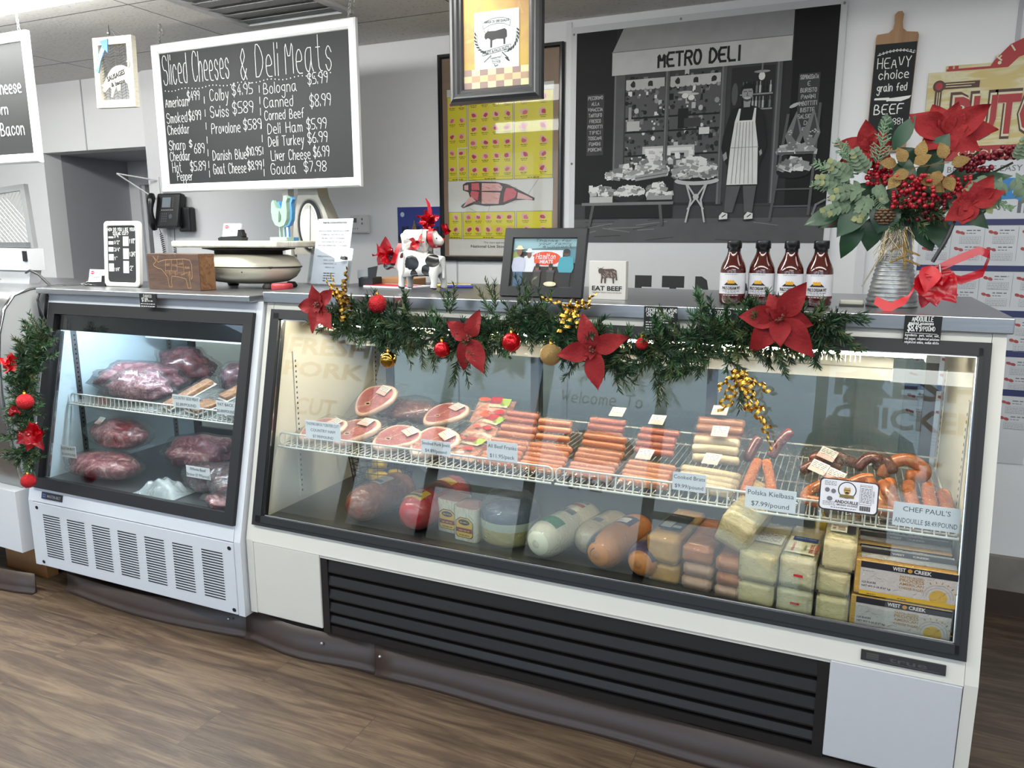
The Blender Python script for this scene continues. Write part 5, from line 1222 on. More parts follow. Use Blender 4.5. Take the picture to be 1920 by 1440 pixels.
# two wooden roosters standing on the platter
roo = [(-.036, .150), (-.040, .120), (-.036, .085), (-.022, .062), (.0, .055), (.022, .062), (.036, .085), (.040, .115), (.038, .150), (.046, .166), (.040, .176), (.028, .172), (.020, .152), (.013, .128), (.0, .120), (-.013, .128), (-.022, .150), (-.028, .160)]
for nm, cc, lc, loc, lab in (('mint', '#93b19f', '#8fb09c', (-2.098, 2.46, MT + .191), 'pale mint wooden rooster figure on stick legs, on the scale platter'), ('sky', '#4a88ba', '#4c88bd', (-2.135, 2.535, MT + .191), 'light blue wooden rooster figure, mostly hidden behind the mint one')):
    t = thing('rooster_figure', lab, 'figurine', loc, 'wooden roosters on the scale'); mm = mat(nm + '_paint', cc, .55, var=.05)
    m = MB(); m.prism([(u, v) for u, v in roo], Vector(loc) + Vector((0, -.010, 0)), d=.020); m.build('body', mm, t, world=True)
    m = MB(); m.prism([(-.004, .075), (.006, .08), (.009, .10), (.002, .118), (-.002, .095)], Vector(loc) + Vector((0, -.0125, 0)), d=.004); m.build('wing_slot', mat(nm + '_shade', '#5d7266' if nm == 'mint' else '#2f5f8a', .6), t, world=True)
    for dx in (-.008, .012): m = MB(); m.cyl(Vector(loc) + Vector((dx, 0, .014)), Vector(loc) + Vector((dx, 0, .06)), .004, n=8); m.build('leg', mm, t, world=True)
    m = MB(); m.box(Vector(loc) + Vector((.0, 0, .0075)), (.085, .045, .015), bev=.002); m.build('base', mm, t, world=True)
# white box with red lid under the scale's right side
t = thing('small_tin', 'small red tin tucked under the right side of the antique scale', 'tin', (-2.06, 2.40, MT)); m = MB(); m.lathe([(0, 0), (.04, 0), (.042, .004), (.042, .02), (.038, .026), (0, .026)], (-2.06, 2.40, MT), 20); m.build('tin', mat('tin_red', '#a8323a', .4), t, world=True)

# ------------------------------------------------ on the wide deli case, left to right
acr = clear('acrylic', '#f3f6f8', 1.2, .02, .05)
t = thing('instruction_sheet', 'white prime rib cooking instruction sheet in a clear leaning acrylic holder', 'sheet', (-1.87, 2.50, CT))
T0 = Matrix.Translation((-1.885, 2.46, CT + .002)) @ Matrix.Rotation(rad(-8), 4, 'Z') @ Matrix.Rotation(rad(-13), 4, 'X')
m = MB(); m.T = T0; m.mi(0); m.bb(-.095, .095, .0, .0015, .004, .268); f = Fr((-.095, 0, .004), eps=.0007); m.mi(1)
m.type(f, 'PRIME RIB COOKING INSTRUCTIONS', .095, .245, .0062, wid=.13, bold=.03)
for k, s_ in enumerate(('SEASON AS NEEDED: CRACKED BLACK PEPPER,', 'KOSHER SALT, AND MINCED GARLIC', 'PRE HEAT OVEN TO 375 DEGREES', 'COOK 30 MINUTES "FAT SIDE UP"', 'DROP OVEN TEMPERATURE TO 275 DEGREES', 'AND COOK ADDITIONALLY 20 MINUTES PER', 'POUND "UNCOVERED"', 'CHECK INTERNAL TEMPERATURE AT REST', 'RARE: 120 DEGREES', 'MEDIUM RARE: 130', 'MEDIUM: 140')): m.type(f, s_, .095, .212 - k*.0145, .0056, wid=min(.165, len(s_)*.0044))
for k in range(4): m.scribble(f, .065, .125, .045 - k*.010, .005)
m.build('printed_sheet', [mat('sheet_paper', '#c3c5cb', .8, var=.02), ink], t, world=True)
m = MB(); m.T = T0; m.bb(-.112, .110, -.004, -.002, .0, .150); m.bb(-.112, .110, .003, .005, 0, .150); m.bb(-.112, -.108, -.002, .003, 0, .15); m.bb(-.106, .104, -.028, -.0045, .0, .003); m.build('holder', acr, t, world=True)
t = thing('binder_clip', 'black binder clip on the lower right edge of the instruction sheet', 'clip', (-1.78, 2.47, CT + .06))
m = MB(); m.T = T0 @ Matrix.Translation((.075, -.008, .105)); m.prism([(-.014, 0), (.014, 0), (.012, .012), (-.012, .012)], (0, -.004, 0), d=.018); m.build('clip_body', satinB, t, world=True)
m = MB(); m.T = T0 @ Matrix.Translation((.075, -.01, .117)); m.tube([(-.008, 0, 0), (-.009, -.004, .014), (-.004, -.005, .020), (.004, -.005, .020), (.009, -.004, .014), (.008, 0, 0)], .0013, 5); m.build('clip_lever', chrome, t, world=True)
# blade pack / dark shape and carton
t = thing('label_box', 'small dark box beside a clear pouch behind the gold ribbon', 'box', (-1.72, 2.60, CT)); m = MB(); m.bb(-1.80, -1.735, 2.56, 2.62, CT, CT + .035, bev=.003); m.build('box', mat('dark_green_box', '#23302c', .5), t, world=True)
t = thing('price_gun_label', 'black and clear triangular tag standing behind the gold ribbon', 'tag', (-1.72, 2.50, CT))
m = MB(); m.mi(0); m.prism([(-.05, .03), (.0, .035), (.0, .07), (-.05, .064)], (-1.72, 2.50, CT), d=.002); m.mi(1); m.prism([(0, .035), (.035, .038), (.045, .082), (.0, .074)], (-1.72, 2.50, CT), d=.003); m.bb(-1.765, -1.70, 2.50, 2.504, CT, CT + .034); m.build('tag', [acr, satinB], t, world=True)
t = thing('carton', 'flat brown cardboard carton lying behind the red magazine', 'box', (-1.66, 2.66, CT)); m = MB(); m.bb(-1.76, -1.60, 2.62, 2.74, CT, CT + .028, bev=.002); m.build('carton', mat('cardboard', '#a87c54', .8), t, world=True)
t = thing('magazine', 'red and white magazine lying flat behind the cow figurine', 'magazine', (-1.58, 2.52, CT))
m = MB(); m.mi(0); m.box((-1.60, 2.53, CT + .004), (.24, .14, .006), Matrix.Rotation(rad(-8), 3, 'Z')); m.mi(1); m.box((-1.62, 2.52, CT + .0075), (.21, .10, .001), Matrix.Rotation(rad(-8), 3, 'Z')); m.build('pages', [paper, mat('cover_red', '#b9202e', .4)], t, world=True)
for nm, cc, lab, a, b in (('yellow', '#d8c22e', 'yellow pen lying behind the cow figurine', (-1.45, 2.58), (-1.33, 2.62)), ('blue', '#2b3f9a', 'thick blue marker lying behind the cow figurine, right of the yellow one', (-1.39, 2.545), (-1.30, 2.575))):
    t = thing('marker', lab, 'pen', (a[0], a[1], CT), 'markers on the counter'); m = MB(); m.tube([(a[0], a[1], CT + .0075), (b[0], b[1], CT + .0075)], .007, 10); m.build('barrel', mat(nm + '_plastic', cc, .35), t, world=True)
    m = MB(); m.tube([(a[0] - .03, a[1] - .010, CT + .0075), (a[0], a[1], CT + .0075)], .0062, 10); m.build('cap', mat(nm + '_cap', cc, .4), t, world=True)

# calendar on the back wall
t = thing('wall_calendar', 'calendar with a blue night skyline and lit tree, on the wall behind the cow figurine', 'calendar', (-2.0, YB, 1.33))
m = MB(); x0, z0 = -2.125, 1.335; m.mi(0); m.bb(x0, x0 + .255, YB - .006, YB - .002, z0, z0 + .29); f = Fr((x0, YB - .006, z0), eps=.0006)
m.mi(1); m.rect(f, .003, .11, .252, .288); m.mi(2); m.oval(f, .032, .252, .012, .012, 2); m.mi(3)
for k in range(11): u = .005 + k*.022; h = .03 + .05*abs(sin(k*2.1)); m.rect(f, u, .11, u + .018, .12 + h, 2)
m.mi(4); m.poly(f, [(.07, .12), (.10, .225), (.13, .12)], 3); m.mi(5)
for k in range(60): u = rnd.uniform(.0, 1.); v = rnd.random(); m.rect(f, .10 + (u - .5)*.06*(1 - v), .12 + v*.1, .1015 + (u - .5)*.06*(1 - v), .1225 + v*.1, 4)
for k in range(70): u = rnd.uniform(.005, .25); v = rnd.uniform(.112, .15); m.rect(f, u, v, u + .002, v + .003, 4)
m.mi(6)
for r in range(5):
    for c in range(7): m.type(f, str(r*7 + c + 1), .022 + c*.034, .082 - r*.018, .007, k=2)
m.build('pages', [paper, mat('night_blue', '#2b3a86', .45), mat('moon', '#b9c6d8', .5), mat('skyline', '#141a36', .5), mat('tree_gold', '#6d5a33', .5), mat('city_light', '#d8b45e', .5), greyink], t, world=True)

# cow and pig figurine
org_ = Vector((-1.40, 2.36, CT))
t = thing('cow_figurine', 'glossy black and white cow figurine with a white pig on its back and red bows', 'figurine', org_)
cowm = spots('cow_enamel', '#e3e2de', '#1d1e20', [(-.010, -.03, .100, .030), (-.005, -.03, .070, .018), (.066, -.028, .112, .024), (.043, -.035, .080, .017), (.047, -.035, .067, .012), (-.052, -.02, .125, .018), (-.086, 0, .105, .030), (-.125, 0, .110, .045), (-.08, 0, .075, .018), (.03, .04, .11, .03), (-.03, .04, .09, .03), (-.068, .0, .004, .018), (-.068, .03, .004, .018), (-.068, -.03, .004, .018), (.068, -.03, .004, .018), (.068, .03, .004, .018), (.085, 0, .004, .018)], .22)
nodes = [((.0, 0, .095), (.042, .048)), ((-.05, 0, .100), (.038, .044)), ((.055, 0, .100), (.042, .046)), ((-.085, 0, .112), (.026, .030)), ((-.112, 0, .112), (.022, .024)), ((-.135, 0, .092), (.017, .017)), ((-.148, 0, .078), .014),
         ((.088, 0, .112), .018), ((.094, 0, .085), .007), ((.095, -.004, .045), .006),
         ((-.058, -.024, .065), .017), ((-.062, -.026, .035), .012), ((-.064, -.027, .008), .014), ((-.058, .024, .065), .017), ((-.060, .026, .035), .012), ((-.062, .027, .008), .014),
         ((.068, -.026, .065), .018), ((.072, -.028, .035), .012), ((.068, -.029, .008), .014), ((.072, .026, .065), .018), ((.080, .028, .035), .012), ((.078, .029, .008), .014),
         ((-.108, -.028, .126), .008), ((-.108, .028, .126), .008)]
o = skin('cow', nodes, [(0, 1), (0, 2), (1, 3), (3, 4), (4, 5), (5, 6), (2, 7), (7, 8), (8, 9), (1, 10), (10, 11), (11, 12), (1, 13), (13, 14), (14, 15), (2, 16), (16, 17), (17, 18), (2, 19), (19, 20), (20, 21), (4, 22), (4, 23)], cowm, t)
pigm = mat('pig_enamel', '#e4e1da', .25, var=.03)
pb = .165
nodes = [((-.015, 0, pb + .025), (.036, .034)), ((.020, 0, pb + .022), (.032, .032)), ((-.045, 0, pb + .022), (.030, .030)), ((.052, 0, pb + .020), (.026, .025)), ((.078, 0, pb + .012), .018), ((.096, 0, pb + .006), .011),
         ((-.05, -.018, pb - .005), .013), ((-.052, -.018, pb - .027), .010), ((-.05, .018, pb - .005), .013), ((-.052, .018, pb - .027), .010), ((.03, -.018, pb - .005), .013), ((.03, -.018, pb - .027), .010), ((.03, .018, pb - .005), .013), ((.03, .018, pb - .027), .010),
         ((.055, -.020, pb + .048), .007), ((.055, .020, pb + .048), .007), ((-.078, 0, pb + .035), .005)]
skin('pig', nodes, [(0, 1), (0, 2), (1, 3), (3, 4), (4, 5), (2, 6), (6, 7), (2, 8), (8, 9), (1, 10), (10, 11), (1, 12), (12, 13), (3, 14), (3, 15), (2, 16)], pigm, t)
m = MB(); f_ = Fr(org_ + Vector((.094, -.014, pb + .012)), eps=0)
for (dx, dz) in ((.078, .026),): m.blob(org_ + Vector((dx, -.0175, pb + dz - .004)), (.0025, .0015, .0025), nu=8, nv=6)
m.blob(org_ + Vector((-.128, -.020, .112)), (.003, .002, .003), nu=8, nv=6); m.build('eye', blackM, t, world=True)
def bow(mb, c, s_, k=6):
    c = Vector(c)
    for a in range(k):
        an = a*2*pi/k + rnd.uniform(-.3, .3); d = Vector((cos(an), -.4 + rnd.uniform(-.3, .3), sin(an))).normalized(); leaf(mb, c, d, rdir(), s_*rnd.uniform(.8, 1.2), s_*.42, rnd.uniform(-.5, .6), .35, 6, .25, .6)
m = MB(); bow(m, org_ + Vector((-.128, -.02, .130)), .055, 8); ribbon(m, [org_ + Vector(p) for p in ((-.09, -.04, .10), (-.085, -.02, .14), (-.08, .0, .17))], .02, (1, 0, 0)); m.build('organza_bow', org, t, world=True)
m = MB(); ribbon(m, [org_ + Vector((.045 + .002*k, .033*cos(a), pb + .022 + .034*sin(a))) for k, a in enumerate([2*pi*i/14 for i in range(15)])], .020, (1, 0, .1)); bow(m, org_ + Vector((.015, -.045, pb + .005)), .034, 5); m.build('pig_bow', satinR, t, world=True)
t = thing('foil_bow', 'shiny red foil bow with an upright tail in front of the calendar', 'bow', (-1.415, 2.56, CT))
m = MB(); bow(m, (-1.50, 2.60, 1.535), .048, 7); bow(m, (-1.42, 2.60, 1.50), .03, 5); ribbon(m, [(-1.50, 2.60, 1.54), (-1.495, 2.60, 1.575), (-1.50, 2.60, 1.60), (-1.512, 2.60, 1.62)], [.03, .018, .012, .004], (1, 0, .2)); m.build('bow', mat('red_foil', '#b3121f', .18, .55), t, world=True)
m = MB(); m.tube([(-1.49, 2.61, CT), (-1.49, 2.605, 1.53)], .003, 6); m.build('stem', mat('dark_stem', '#23271f', .6), t, world=True)

# framed group photograph
t = thing('photo_frame', 'wide black frame with a signed group photo and orange oval company banner', 'picture frame', (-.91, 2.32, CT))
T0 = Matrix.Translation((-.905, 2.262, CT + .004)) @ Matrix.Rotation(rad(-13.5), 4, 'X'); w, h = .283, .222
m = MB(); m.T = T0; moulded_frame(m, -w/2, w/2, 0, h, 0, [(0, .018), (0, .002), (.002, 0), (.030, 0), (.033, .004), (.033, .018)]); m.build('frame', satinB, t, world=True)
m = MB(); m.T = T0; m.mi(0); m.bb(-w/2 + .03, w/2 - .03, .008, .012, .03, h - .03); f = Fr((-w/2 + .033, .008, .033), eps=.00045); pw, ph = w - .066, h - .066
R_ = lambda g, a, b, c, d, k=1: (m.mi(g), m.rect(f, a*pw, b*ph, c*pw, d*ph, k)); P_ = lambda g, P, k=1: (m.mi(g), m.poly(f, [(u*pw, v*ph) for u, v in P], k)); O_ = lambda g, u, v, a, b, k=1: (m.mi(g), m.oval(f, u*pw, v*ph, a*pw, b*ph, k, 16))
R_(1, 0, .72, 1, 1); P_(2, [(0, .72), (1, .72), (1, .84), (.4, .80), (0, .76)], 2); R_(3, 0, .58, .12, .72, 2); R_(4, 0, 0, 1, .60, 2); R_(5, .30, .42, .80, .76, 3); O_(6, .54, .585, .235, .145, 4)
m.mi(5); m.hand(f, 'Hamilton', .38*pw, .575*ph, .017, .0018, 5, wid=.30*pw, slant=.2); m.type(f, 'MEATS', .55*pw, .485*ph, .011, k=5, bold=.03); R_(11, .84, .5, 1, .78, 3)
def man(u, top, sh, wv, body, legs, hat, k, skin_=8):
    P_(legs, [(u - wv*.55, 0), (u + wv*.55, 0), (u + wv*.62, .34), (u - wv*.62, .34)], k); P_(body, [(u - wv*.7, .30), (u + wv*.7, .30), (u + wv*.9, .40), (u + wv*.75, sh), (u + wv*.2, sh + .03), (u - wv*.2, sh + .03), (u - wv*.75, sh), (u - wv*.9, .40)], k + 1); O_(skin_, u, top - .08, wv*.34, .075, k + 2)
    if hat is not None: O_(hat, u, top - .015, wv*.62, .020, k + 3); O_(hat, u, top + .012, wv*.36, .04, k + 3)
    else: O_(9, u, top - .045, wv*.36, .05, k + 3)
man(.27, .74, .62, .105, 5, 9, 5, 4); man(.11, .80, .58, .125, 7, 10, 12, 6); man(.86, .78, .60, .14, 13, 9, None, 6, 14)
man(.42, .48, .33, .09, 15, 4, None, 8); man(.63, .48, .33, .09, 16, 4, None, 8)
O_(12, .64, .055, .10, .05, 12); O_(17, .64, .065, .05, .035, 13)
m.mi(9)
for a in range(3): m.hand(f, ('Thanks for', 'your family', 'support')[a], (.36 + a*.06)*pw, (.93 - a*.062)*ph, .007, .0011, 14, wid=.55*pw - a*.01, slant=.3)
pm = [('photo_back', '#20242a'), ('photo_tent', '#8fb3bd'), ('photo_tent_shade', '#5f7f84'), ('photo_grass', '#8b9650'), ('photo_dark', '#2b2825'), ('photo_white', '#d7dbe2'), ('photo_orange', '#d9481f'), ('photo_shirt', '#aeb3c6'), ('photo_skin', '#6d4a3c'), ('photo_ink', '#15171a'), ('photo_jeans', '#3d5878'), ('photo_sky', '#5d8f9f'), ('photo_straw', '#cdc3a0'), ('photo_teal', '#3f93a3'), ('photo_skin_dark', '#4a342c'), ('photo_plum', '#4d3a44'), ('photo_slate', '#39414c'), ('photo_straw_top', '#ded6b8')]
m.build('photograph', [mat(a, b, .45, var=.08, scale=60) for a, b in pm], t, world=True)
m = MB(); m.T = T0; m.bb(-w/2 + .032, w/2 - .032, .0045, .0055, .032, h - .032); m.build('glazing', MATS['picture_glass'], t, world=True)
m = MB(); m.T = T0 @ Matrix.Translation((0, .018, .17)) @ Matrix.Rotation(rad(30), 4, 'X'); m.bb(-.03, .03, 0, .004, -.175, 0); m.build('easel_leg', satinB, t, world=True)

# EAT BEEF block
t = thing('eat_beef_block', 'square white wooden block printed with a cow and EAT BEEF', 'sign', (-.69, 2.30, CT))
m = MB(); x0 = -.745; m.mi(0); m.bb(x0, x0 + .118, 2.28, 2.308, CT, CT + .118, bev=.001); f = Fr((x0, 2.28, CT), eps=.0008); m.mi(1)
m.type(f, 'EAT BEEF', .0585, .028, .014, wid=.096, bold=.03); m.type(f, 'THE WEST WASNT WON ON SALADS', .0585, .0195, .0042, wid=.094); m.mi(2)
cw = [(.030, .092), (.036, .097), (.042, .096), (.050, .094), (.078, .095), (.088, .090), (.090, .074), (.092, .060), (.086, .060), (.085, .070), (.081, .064), (.082, .050), (.077, .050), (.075, .066), (.060, .068), (.056, .066), (.055, .050), (.050, .050), (.049, .068), (.044, .062), (.043, .050), (.038, .050), (.040, .072), (.038, .080), (.033, .080), (.030, .086)]
m.poly(f, cw); m.line(f, [(.028, .098), (.034, .094)], .0012); m.line(f, [(.042, .097), (.047, .100)], .0012); m.mi(3)
for k in range(26): u = rnd.uniform(.042, .084); v = rnd.uniform(.072, .090); m.line(f, [(u, v), (u + .004, v - .005)], .0009, 2)
m.build('block', [mat('block_white', '#d6d3cd', .6, var=.03), ink, mat('etch_brown', '#55443d', .6), mat('etch_light', '#b5aaa2', .6)], t, world=True)

# four (and two hidden) sauce bottles
def bottle_proto():
    t = thing('sauce_bottle', 'x', 'bottle', (0, 0, 0), 'barbecue sauce bottles')
    m = MB(); m.lathe([(0, .001), (.030, .001), (.0345, .006), (.0355, .016), (.0355, .094), (.0345, .104), (.030, .116), (.023, .130), (.0185, .142), (.0165, .152), (.0160, .162), (.0, .162)], n=28); m.build('glass_bottle', mat('sauce_in_glass', '#45130d', .06, var=.25, scale=30, coat=1.), t)
    m = MB(); m.lathe([(.0166, .140), (.0172, .150), (.0172, .158), (.0205, .159), (.0205, .178), (.0195, .181), (0, .181)], n=28); m.build('cap', mat('bottle_cap', '#17171a', .3), t)
    m = MB(); L = .0359
    def lab(fr_u0, fr_u1, z0, z1, mi, k=0):
        m.mi(mi); r = L + .0003*k
        m.grid(lambda u, v: Vector((r*sin((fr_u0 + (fr_u1 - fr_u0)*u)), -r*cos((fr_u0 + (fr_u1 - fr_u0)*u)), z0 + (z1 - z0)*v)), 14, 1)
    lab(-1.7, 1.7, .024, .090, 0); lab(-1.7, 1.7, .024, .031, 2, 1)
    class CF(Fr):
        def __init__(s): pass
        def p(s, u, v, k=1): r = L + .0004 + .0003*k; return Vector((r*sin(u/L), -r*cos(u/L), v))
    c = CF(); P = [(-.020 + .04*i/12, .056 + .012*sin(pi*i/12)) for i in range(13)]
    m.mi(3)
    for i in range(12): m.poly(c, [(P[i][0], .056), (P[i + 1][0], .056), P[i + 1], P[i]], 1)
    m.mi(4)
    for i in range(3, 9): m.poly(c, [(P[i][0], .0605), (P[i + 1][0], .0605), (P[i + 1][0], .0685 + .003*(i % 2)), (P[i][0], .069)], 2)
    m.mi(1); m.type(c, "PHIL'S DREAM PIT", 0, .0435, .0088, wid=.052, k=2, bold=.03); m.mi(5)
    m.scribble(c, -.024, .024, .0385, .003, 2); m.scribble(c, -.014, .014, .034, .0025, 2); m.scribble(c, -.018, .018, .086, .002, 2); m.mi(0); m.scribble(c, -.022, .022, .0265, .003, 3)
    m.build('label', [mat('label_white', '#d9d8dc', .4), mat('label_ink', '#2b1512', .5), mat('label_maroon', '#571a1f', .4), mat('label_black', '#1e1713', .4), mat('label_gold', '#d9a12c', .4), greyink], t)
    return t
bp = bottle_proto()
for k, (x, y, rz, lab) in enumerate(((-.309, 2.275, .02, 'barbecue sauce bottle at the left end of the front row, label turned slightly left'), (-.230, 2.285, -.16, 'second barbecue sauce bottle of the front row, counted from the left'), (-.153, 2.275, .05, 'third barbecue sauce bottle, partly behind the big red poinsettia'), (-.077, 2.278, -.10, 'barbecue sauce bottle at the right end of the row, by the wall seam'),
        (-.318, 2.352, .3, 'barbecue sauce bottle hidden behind the leftmost one'), (-.240, 2.362, -.2, 'barbecue sauce bottle hidden behind the second one'))):
    if k == 0: bp.location = (x, y, CT); bp.rotation_euler = (0, 0, rz); bp['label'] = lab
    else: dup(bp, (x, y, CT), rz, label=lab)
t = thing('eraser_box', 'small cream eraser block lying right of the sauce bottles', 'block', (-.0, 2.36, CT)); m = MB(); m.box((.01, 2.34, CT + .011), (.06, .035, .012), bev=.003); m.mi(1); m.box((.01, 2.34, CT + .003), (.064, .038, .005)); m.build('block', [mat('eraser_cream', '#d2cfc0', .6), mat('felt_grey', '#4f5250', .9)], t, world=True)
# ------------------------------------------------ white machine with a mesh guard on the curved case, far left
gx, gy, gz = -3.30, 2.22, 1.270
t = thing('meat_tenderizer', 'white countertop machine with grey diamond mesh guard and black switch at the left edge', 'appliance', (gx - .2, gy, gz))
m = MB(); m.prism([(-.42, .06), (0, .06), (.004, .155), (-.42, .16)], (gx, gy, gz), d=.07); m.prism([(-.40, 0), (-.03, 0), (-.01, .062), (-.41, .062)], (gx, gy + .01, gz), d=.05); m.build('body', whiteE, t, world=True)
m = MB(); m.bb(gx - .030, gx - .006, gy - .006, gy, gz + .10, gz + .145); m.build('switch', blackM, t, world=True)
m = MB(); m.bb(gx - .42, gx - .02, gy + .01, gy + .05, gz + .160, gz + .182); m.build('blade_bar', mat('grey_bar', '#7d7f82', .4, .5), t, world=True)
m = MB(); gf = MATS['vent_frame_paint']
Rm = Matrix.Translation((gx, gy + .03, gz + .158)) @ Matrix.Rotation(rad(-4), 4, 'Y'); m.T = Rm
m.bb(-.030, 0, 0, .02, 0, .275); m.bb(-.42, -.030, 0, .02, .25, .275); m.bb(-.42, -.030, 0, .02, 0, .02); m.build('guard_frame', mat('guard_grey', '#a3a5a7', .4, .4), t, world=True)
m = MB(); m.T = Rm
for k in range(15):
    for sg in (-1, 1):
        x0 = -.42 + k*.026; P = []
        for i in range(2): z = .02 + .23*i; P.append((x0 + sg*(.115*(2*i - 1)) , .012, z))
        a, b = P; lo = max(0, min(1, (-.42 - a[0])/(b[0] - a[0]))) if b[0] != a[0] else 0
        t0, t1 = sorted(((-.42 - a[0])/(b[0] - a[0]), (-.030 - a[0])/(b[0] - a[0]))); t0, t1 = max(0, t0), min(1, t1)
        if t1 > t0: m.tube([Vector(a).lerp(Vector(b), t0), Vector(a).lerp(Vector(b), t1)], .0016, 4)
m.build('mesh_guard', wire, t, world=True)
t = thing('power_cord', 'black power cord coiled between the curved case and the meat case', 'cord', (-3.10, 2.16, 1.16))
m = MB(); P = [(gx - .02, gy - .005, gz + .05), (gx + .03, gy - .02, gz + .062), (gx + .10, gy - .03, gz + .045), (gx + .165, gy - .03, gz + .0), (gx + .178, gy - .04, gz - .03)]
m.tube([Vector(p) for p in P], .005, 8)
for k in range(5): x = -3.108 + .008*k; m.tube([(x, 2.155 - .006*k, 1.245), (x + .01, 2.12 - .006*k, 1.255), (x + .014, 2.10 - .006*k, 1.22), (x + .020, 2.10, 1.15 - .01*k), (x + .016, 2.12, 1.14), (x + .004, 2.14, 1.20), (x, 2.155 - .006*k, 1.245)], .0042, 6)
m.build('cord', blackM, t, world=True)
# ================================================================ Christmas garlands, flowers and trimmings
pineA = mat('pine_needle', '#24402a', .55, var=.3, scale=40); pineB = mat('pine_needle_light', '#3f6a40', .5, var=.3, scale=40); pineC = mat('pine_needle_olive', '#4c5a34', .55, var=.3, scale=40); twigM = mat('pine_twig', '#3c3222', .8)
def sprig(mb, b, d, L, cnt=46, nl=.026, k=None):
    b = Vector(b); d = Vector(d).normalized(); bend = rdir()*L*.18
    base = rnd.choice((0, 0, 0, 1, 2)) if k is None else k
    mb.mi(3); mb.tube([b, b + d*L*.5 + bend*.3, b + d*L + bend], [.0018, .0014, .0008], 3, cap=False)
    for i in range(cnt):
        t = (i + rnd.random())/cnt; p = b + d*L*t + bend*t*t
        o = rdir(); o = (o - d*o.dot(d)).normalized(); nd = (o*.85 + d*(.65 + .5*t)).normalized()
        s = nd.cross(rdir()).normalized()*.0015; l = nl*rnd.uniform(.7, 1.15)*(1 - .25*t)
        mb.mi(base if rnd.random() < .75 else rnd.choice((0, 1, 2))); mb.add([p - s, p + s, p + nd*l*.6 + s*.9, p + nd*l, p + nd*l*.6 - s*.9], [(0, 1, 2, 3, 4)], False)
def along(P, t):
    n = len(P) - 1; x = t*n; i = min(n - 1, int(x)); return Vector(P[i]).lerp(Vector(P[i + 1]), x - i)
PM = [pineA, pineB, pineC, twigM]
gar = [(-1.60, 2.062, 1.225), (-1.48, 2.062, 1.205), (-1.38, 2.06, 1.20), (-1.255, 2.055, 1.178), (-1.10, 2.05, 1.162), (-.973, 2.055, 1.193), (-.85, 2.06, 1.225), (-.749, 2.06, 1.200), (-.651, 2.055, 1.163), (-.525, 2.05, 1.155), (-.406, 2.055, 1.182), (-.308, 2.06, 1.218), (-.199, 2.06, 1.228), (-.107, 2.065, 1.235), (-.045, 2.065, 1.245)]
t = thing('pine_garland', 'long green pine garland draped along the front edge of the wide case', 'garland', (-.85, 2.06, 1.16))
m = MB()
for i in range(560):
    tt = rnd.random(); p = along(gar, tt); o = rdir(); o.y = -abs(o.y)*.55 if o.y > 0 else o.y*.6
    dens = .65 if tt < .10 else 1.
    if rnd.random() > dens: continue
    d = Vector((o.x*1.0, o.y*.62, o.z*1.0)); q = p + Vector((rnd.uniform(-.02, .02), rnd.uniform(-.035, 0), rnd.uniform(-.040, .030)))
    L = rnd.uniform(.05, .09)
    e = q + d*L
    if e.z > 1.2 and e.y > 2.118: continue
    sprig(m, q, d, L, 58, .027)
for (x, z, d, L) in ((-1.115, 1.25, (.1, -.1, 1), .07), (-.975, 1.26, (-.3, -.1, 1), .09), (-1.27, 1.24, (0, -.1, 1), .065), (-.865, 1.275, (.1, -.2, 1), .085), (-.35, 1.265, (-.1, -.2, 1), .07), (-.03, 1.27, (.9, -.1, .15), .09), (-.03, 1.24, (1, -.2, -.2), .09), (-.47, 1.12, (.5, -.3, -.9), .10), (-.60, 1.12, (.5, -.3, -.9), .09), (-.36, 1.13, (-.9, -.2, -.5), .10), (-.25, 1.13, (.3, -.3, -1), .09), (-1.08, 1.10, (.2, -.3, -1), .08)):
    for k in range(3): sprig(m, Vector((x, 2.055, z)) + rdir()*.012, Vector(d) + rdir()*.35, L, 46, .027)
m.build('pine_foliage', PM, t, world=True)
m = MB(); m.tube(gar, .006, 6); m.build('wire_stem', twigM, t, world=True)
# short hanging garland at the left
lg = [(-2.935, 2.045, 1.11), (-2.955, 2.005, 1.03), (-2.965, 1.985, .95), (-2.985, 1.965, .86), (-2.955, 1.945, .76), (-2.935, 1.925, .66), (-2.925, 1.915, .60)]
t = thing('pine_garland', 'short pine garland hanging between the curved end case and the meat case', 'garland', lg[-1])
m = MB()
for i in range(230):
    p = along(lg, rnd.random()); o = rdir(); d = Vector((o.x, -abs(o.y)*.45, o.z)); q = p + Vector((rnd.uniform(-.045, .045), -rnd.uniform(0.03, .05), rnd.uniform(-.02, .02))); sprig(m, q, d, rnd.uniform(.05, .085), 52, .027)
for (z, x, d) in ((1.06, -2.92, (-.2, -.2, 1)), (1.02, -2.95, (-1, -.3, .4)), (1.0, -2.90, (1, -.3, .25)), (.93, -2.97, (-1, -.2, .0))):
    for k in range(3): sprig(m, Vector((x, 1.975, z)) + rdir()*.012, Vector(d) + rdir()*.25, .09, 46, .028)
m.build('pine_foliage', PM, t, world=True)
m = MB(); m.tube([(x, y - .02, z) for x, y, z in lg], .006, 6); m.build('wire_stem', twigM, t, world=True)
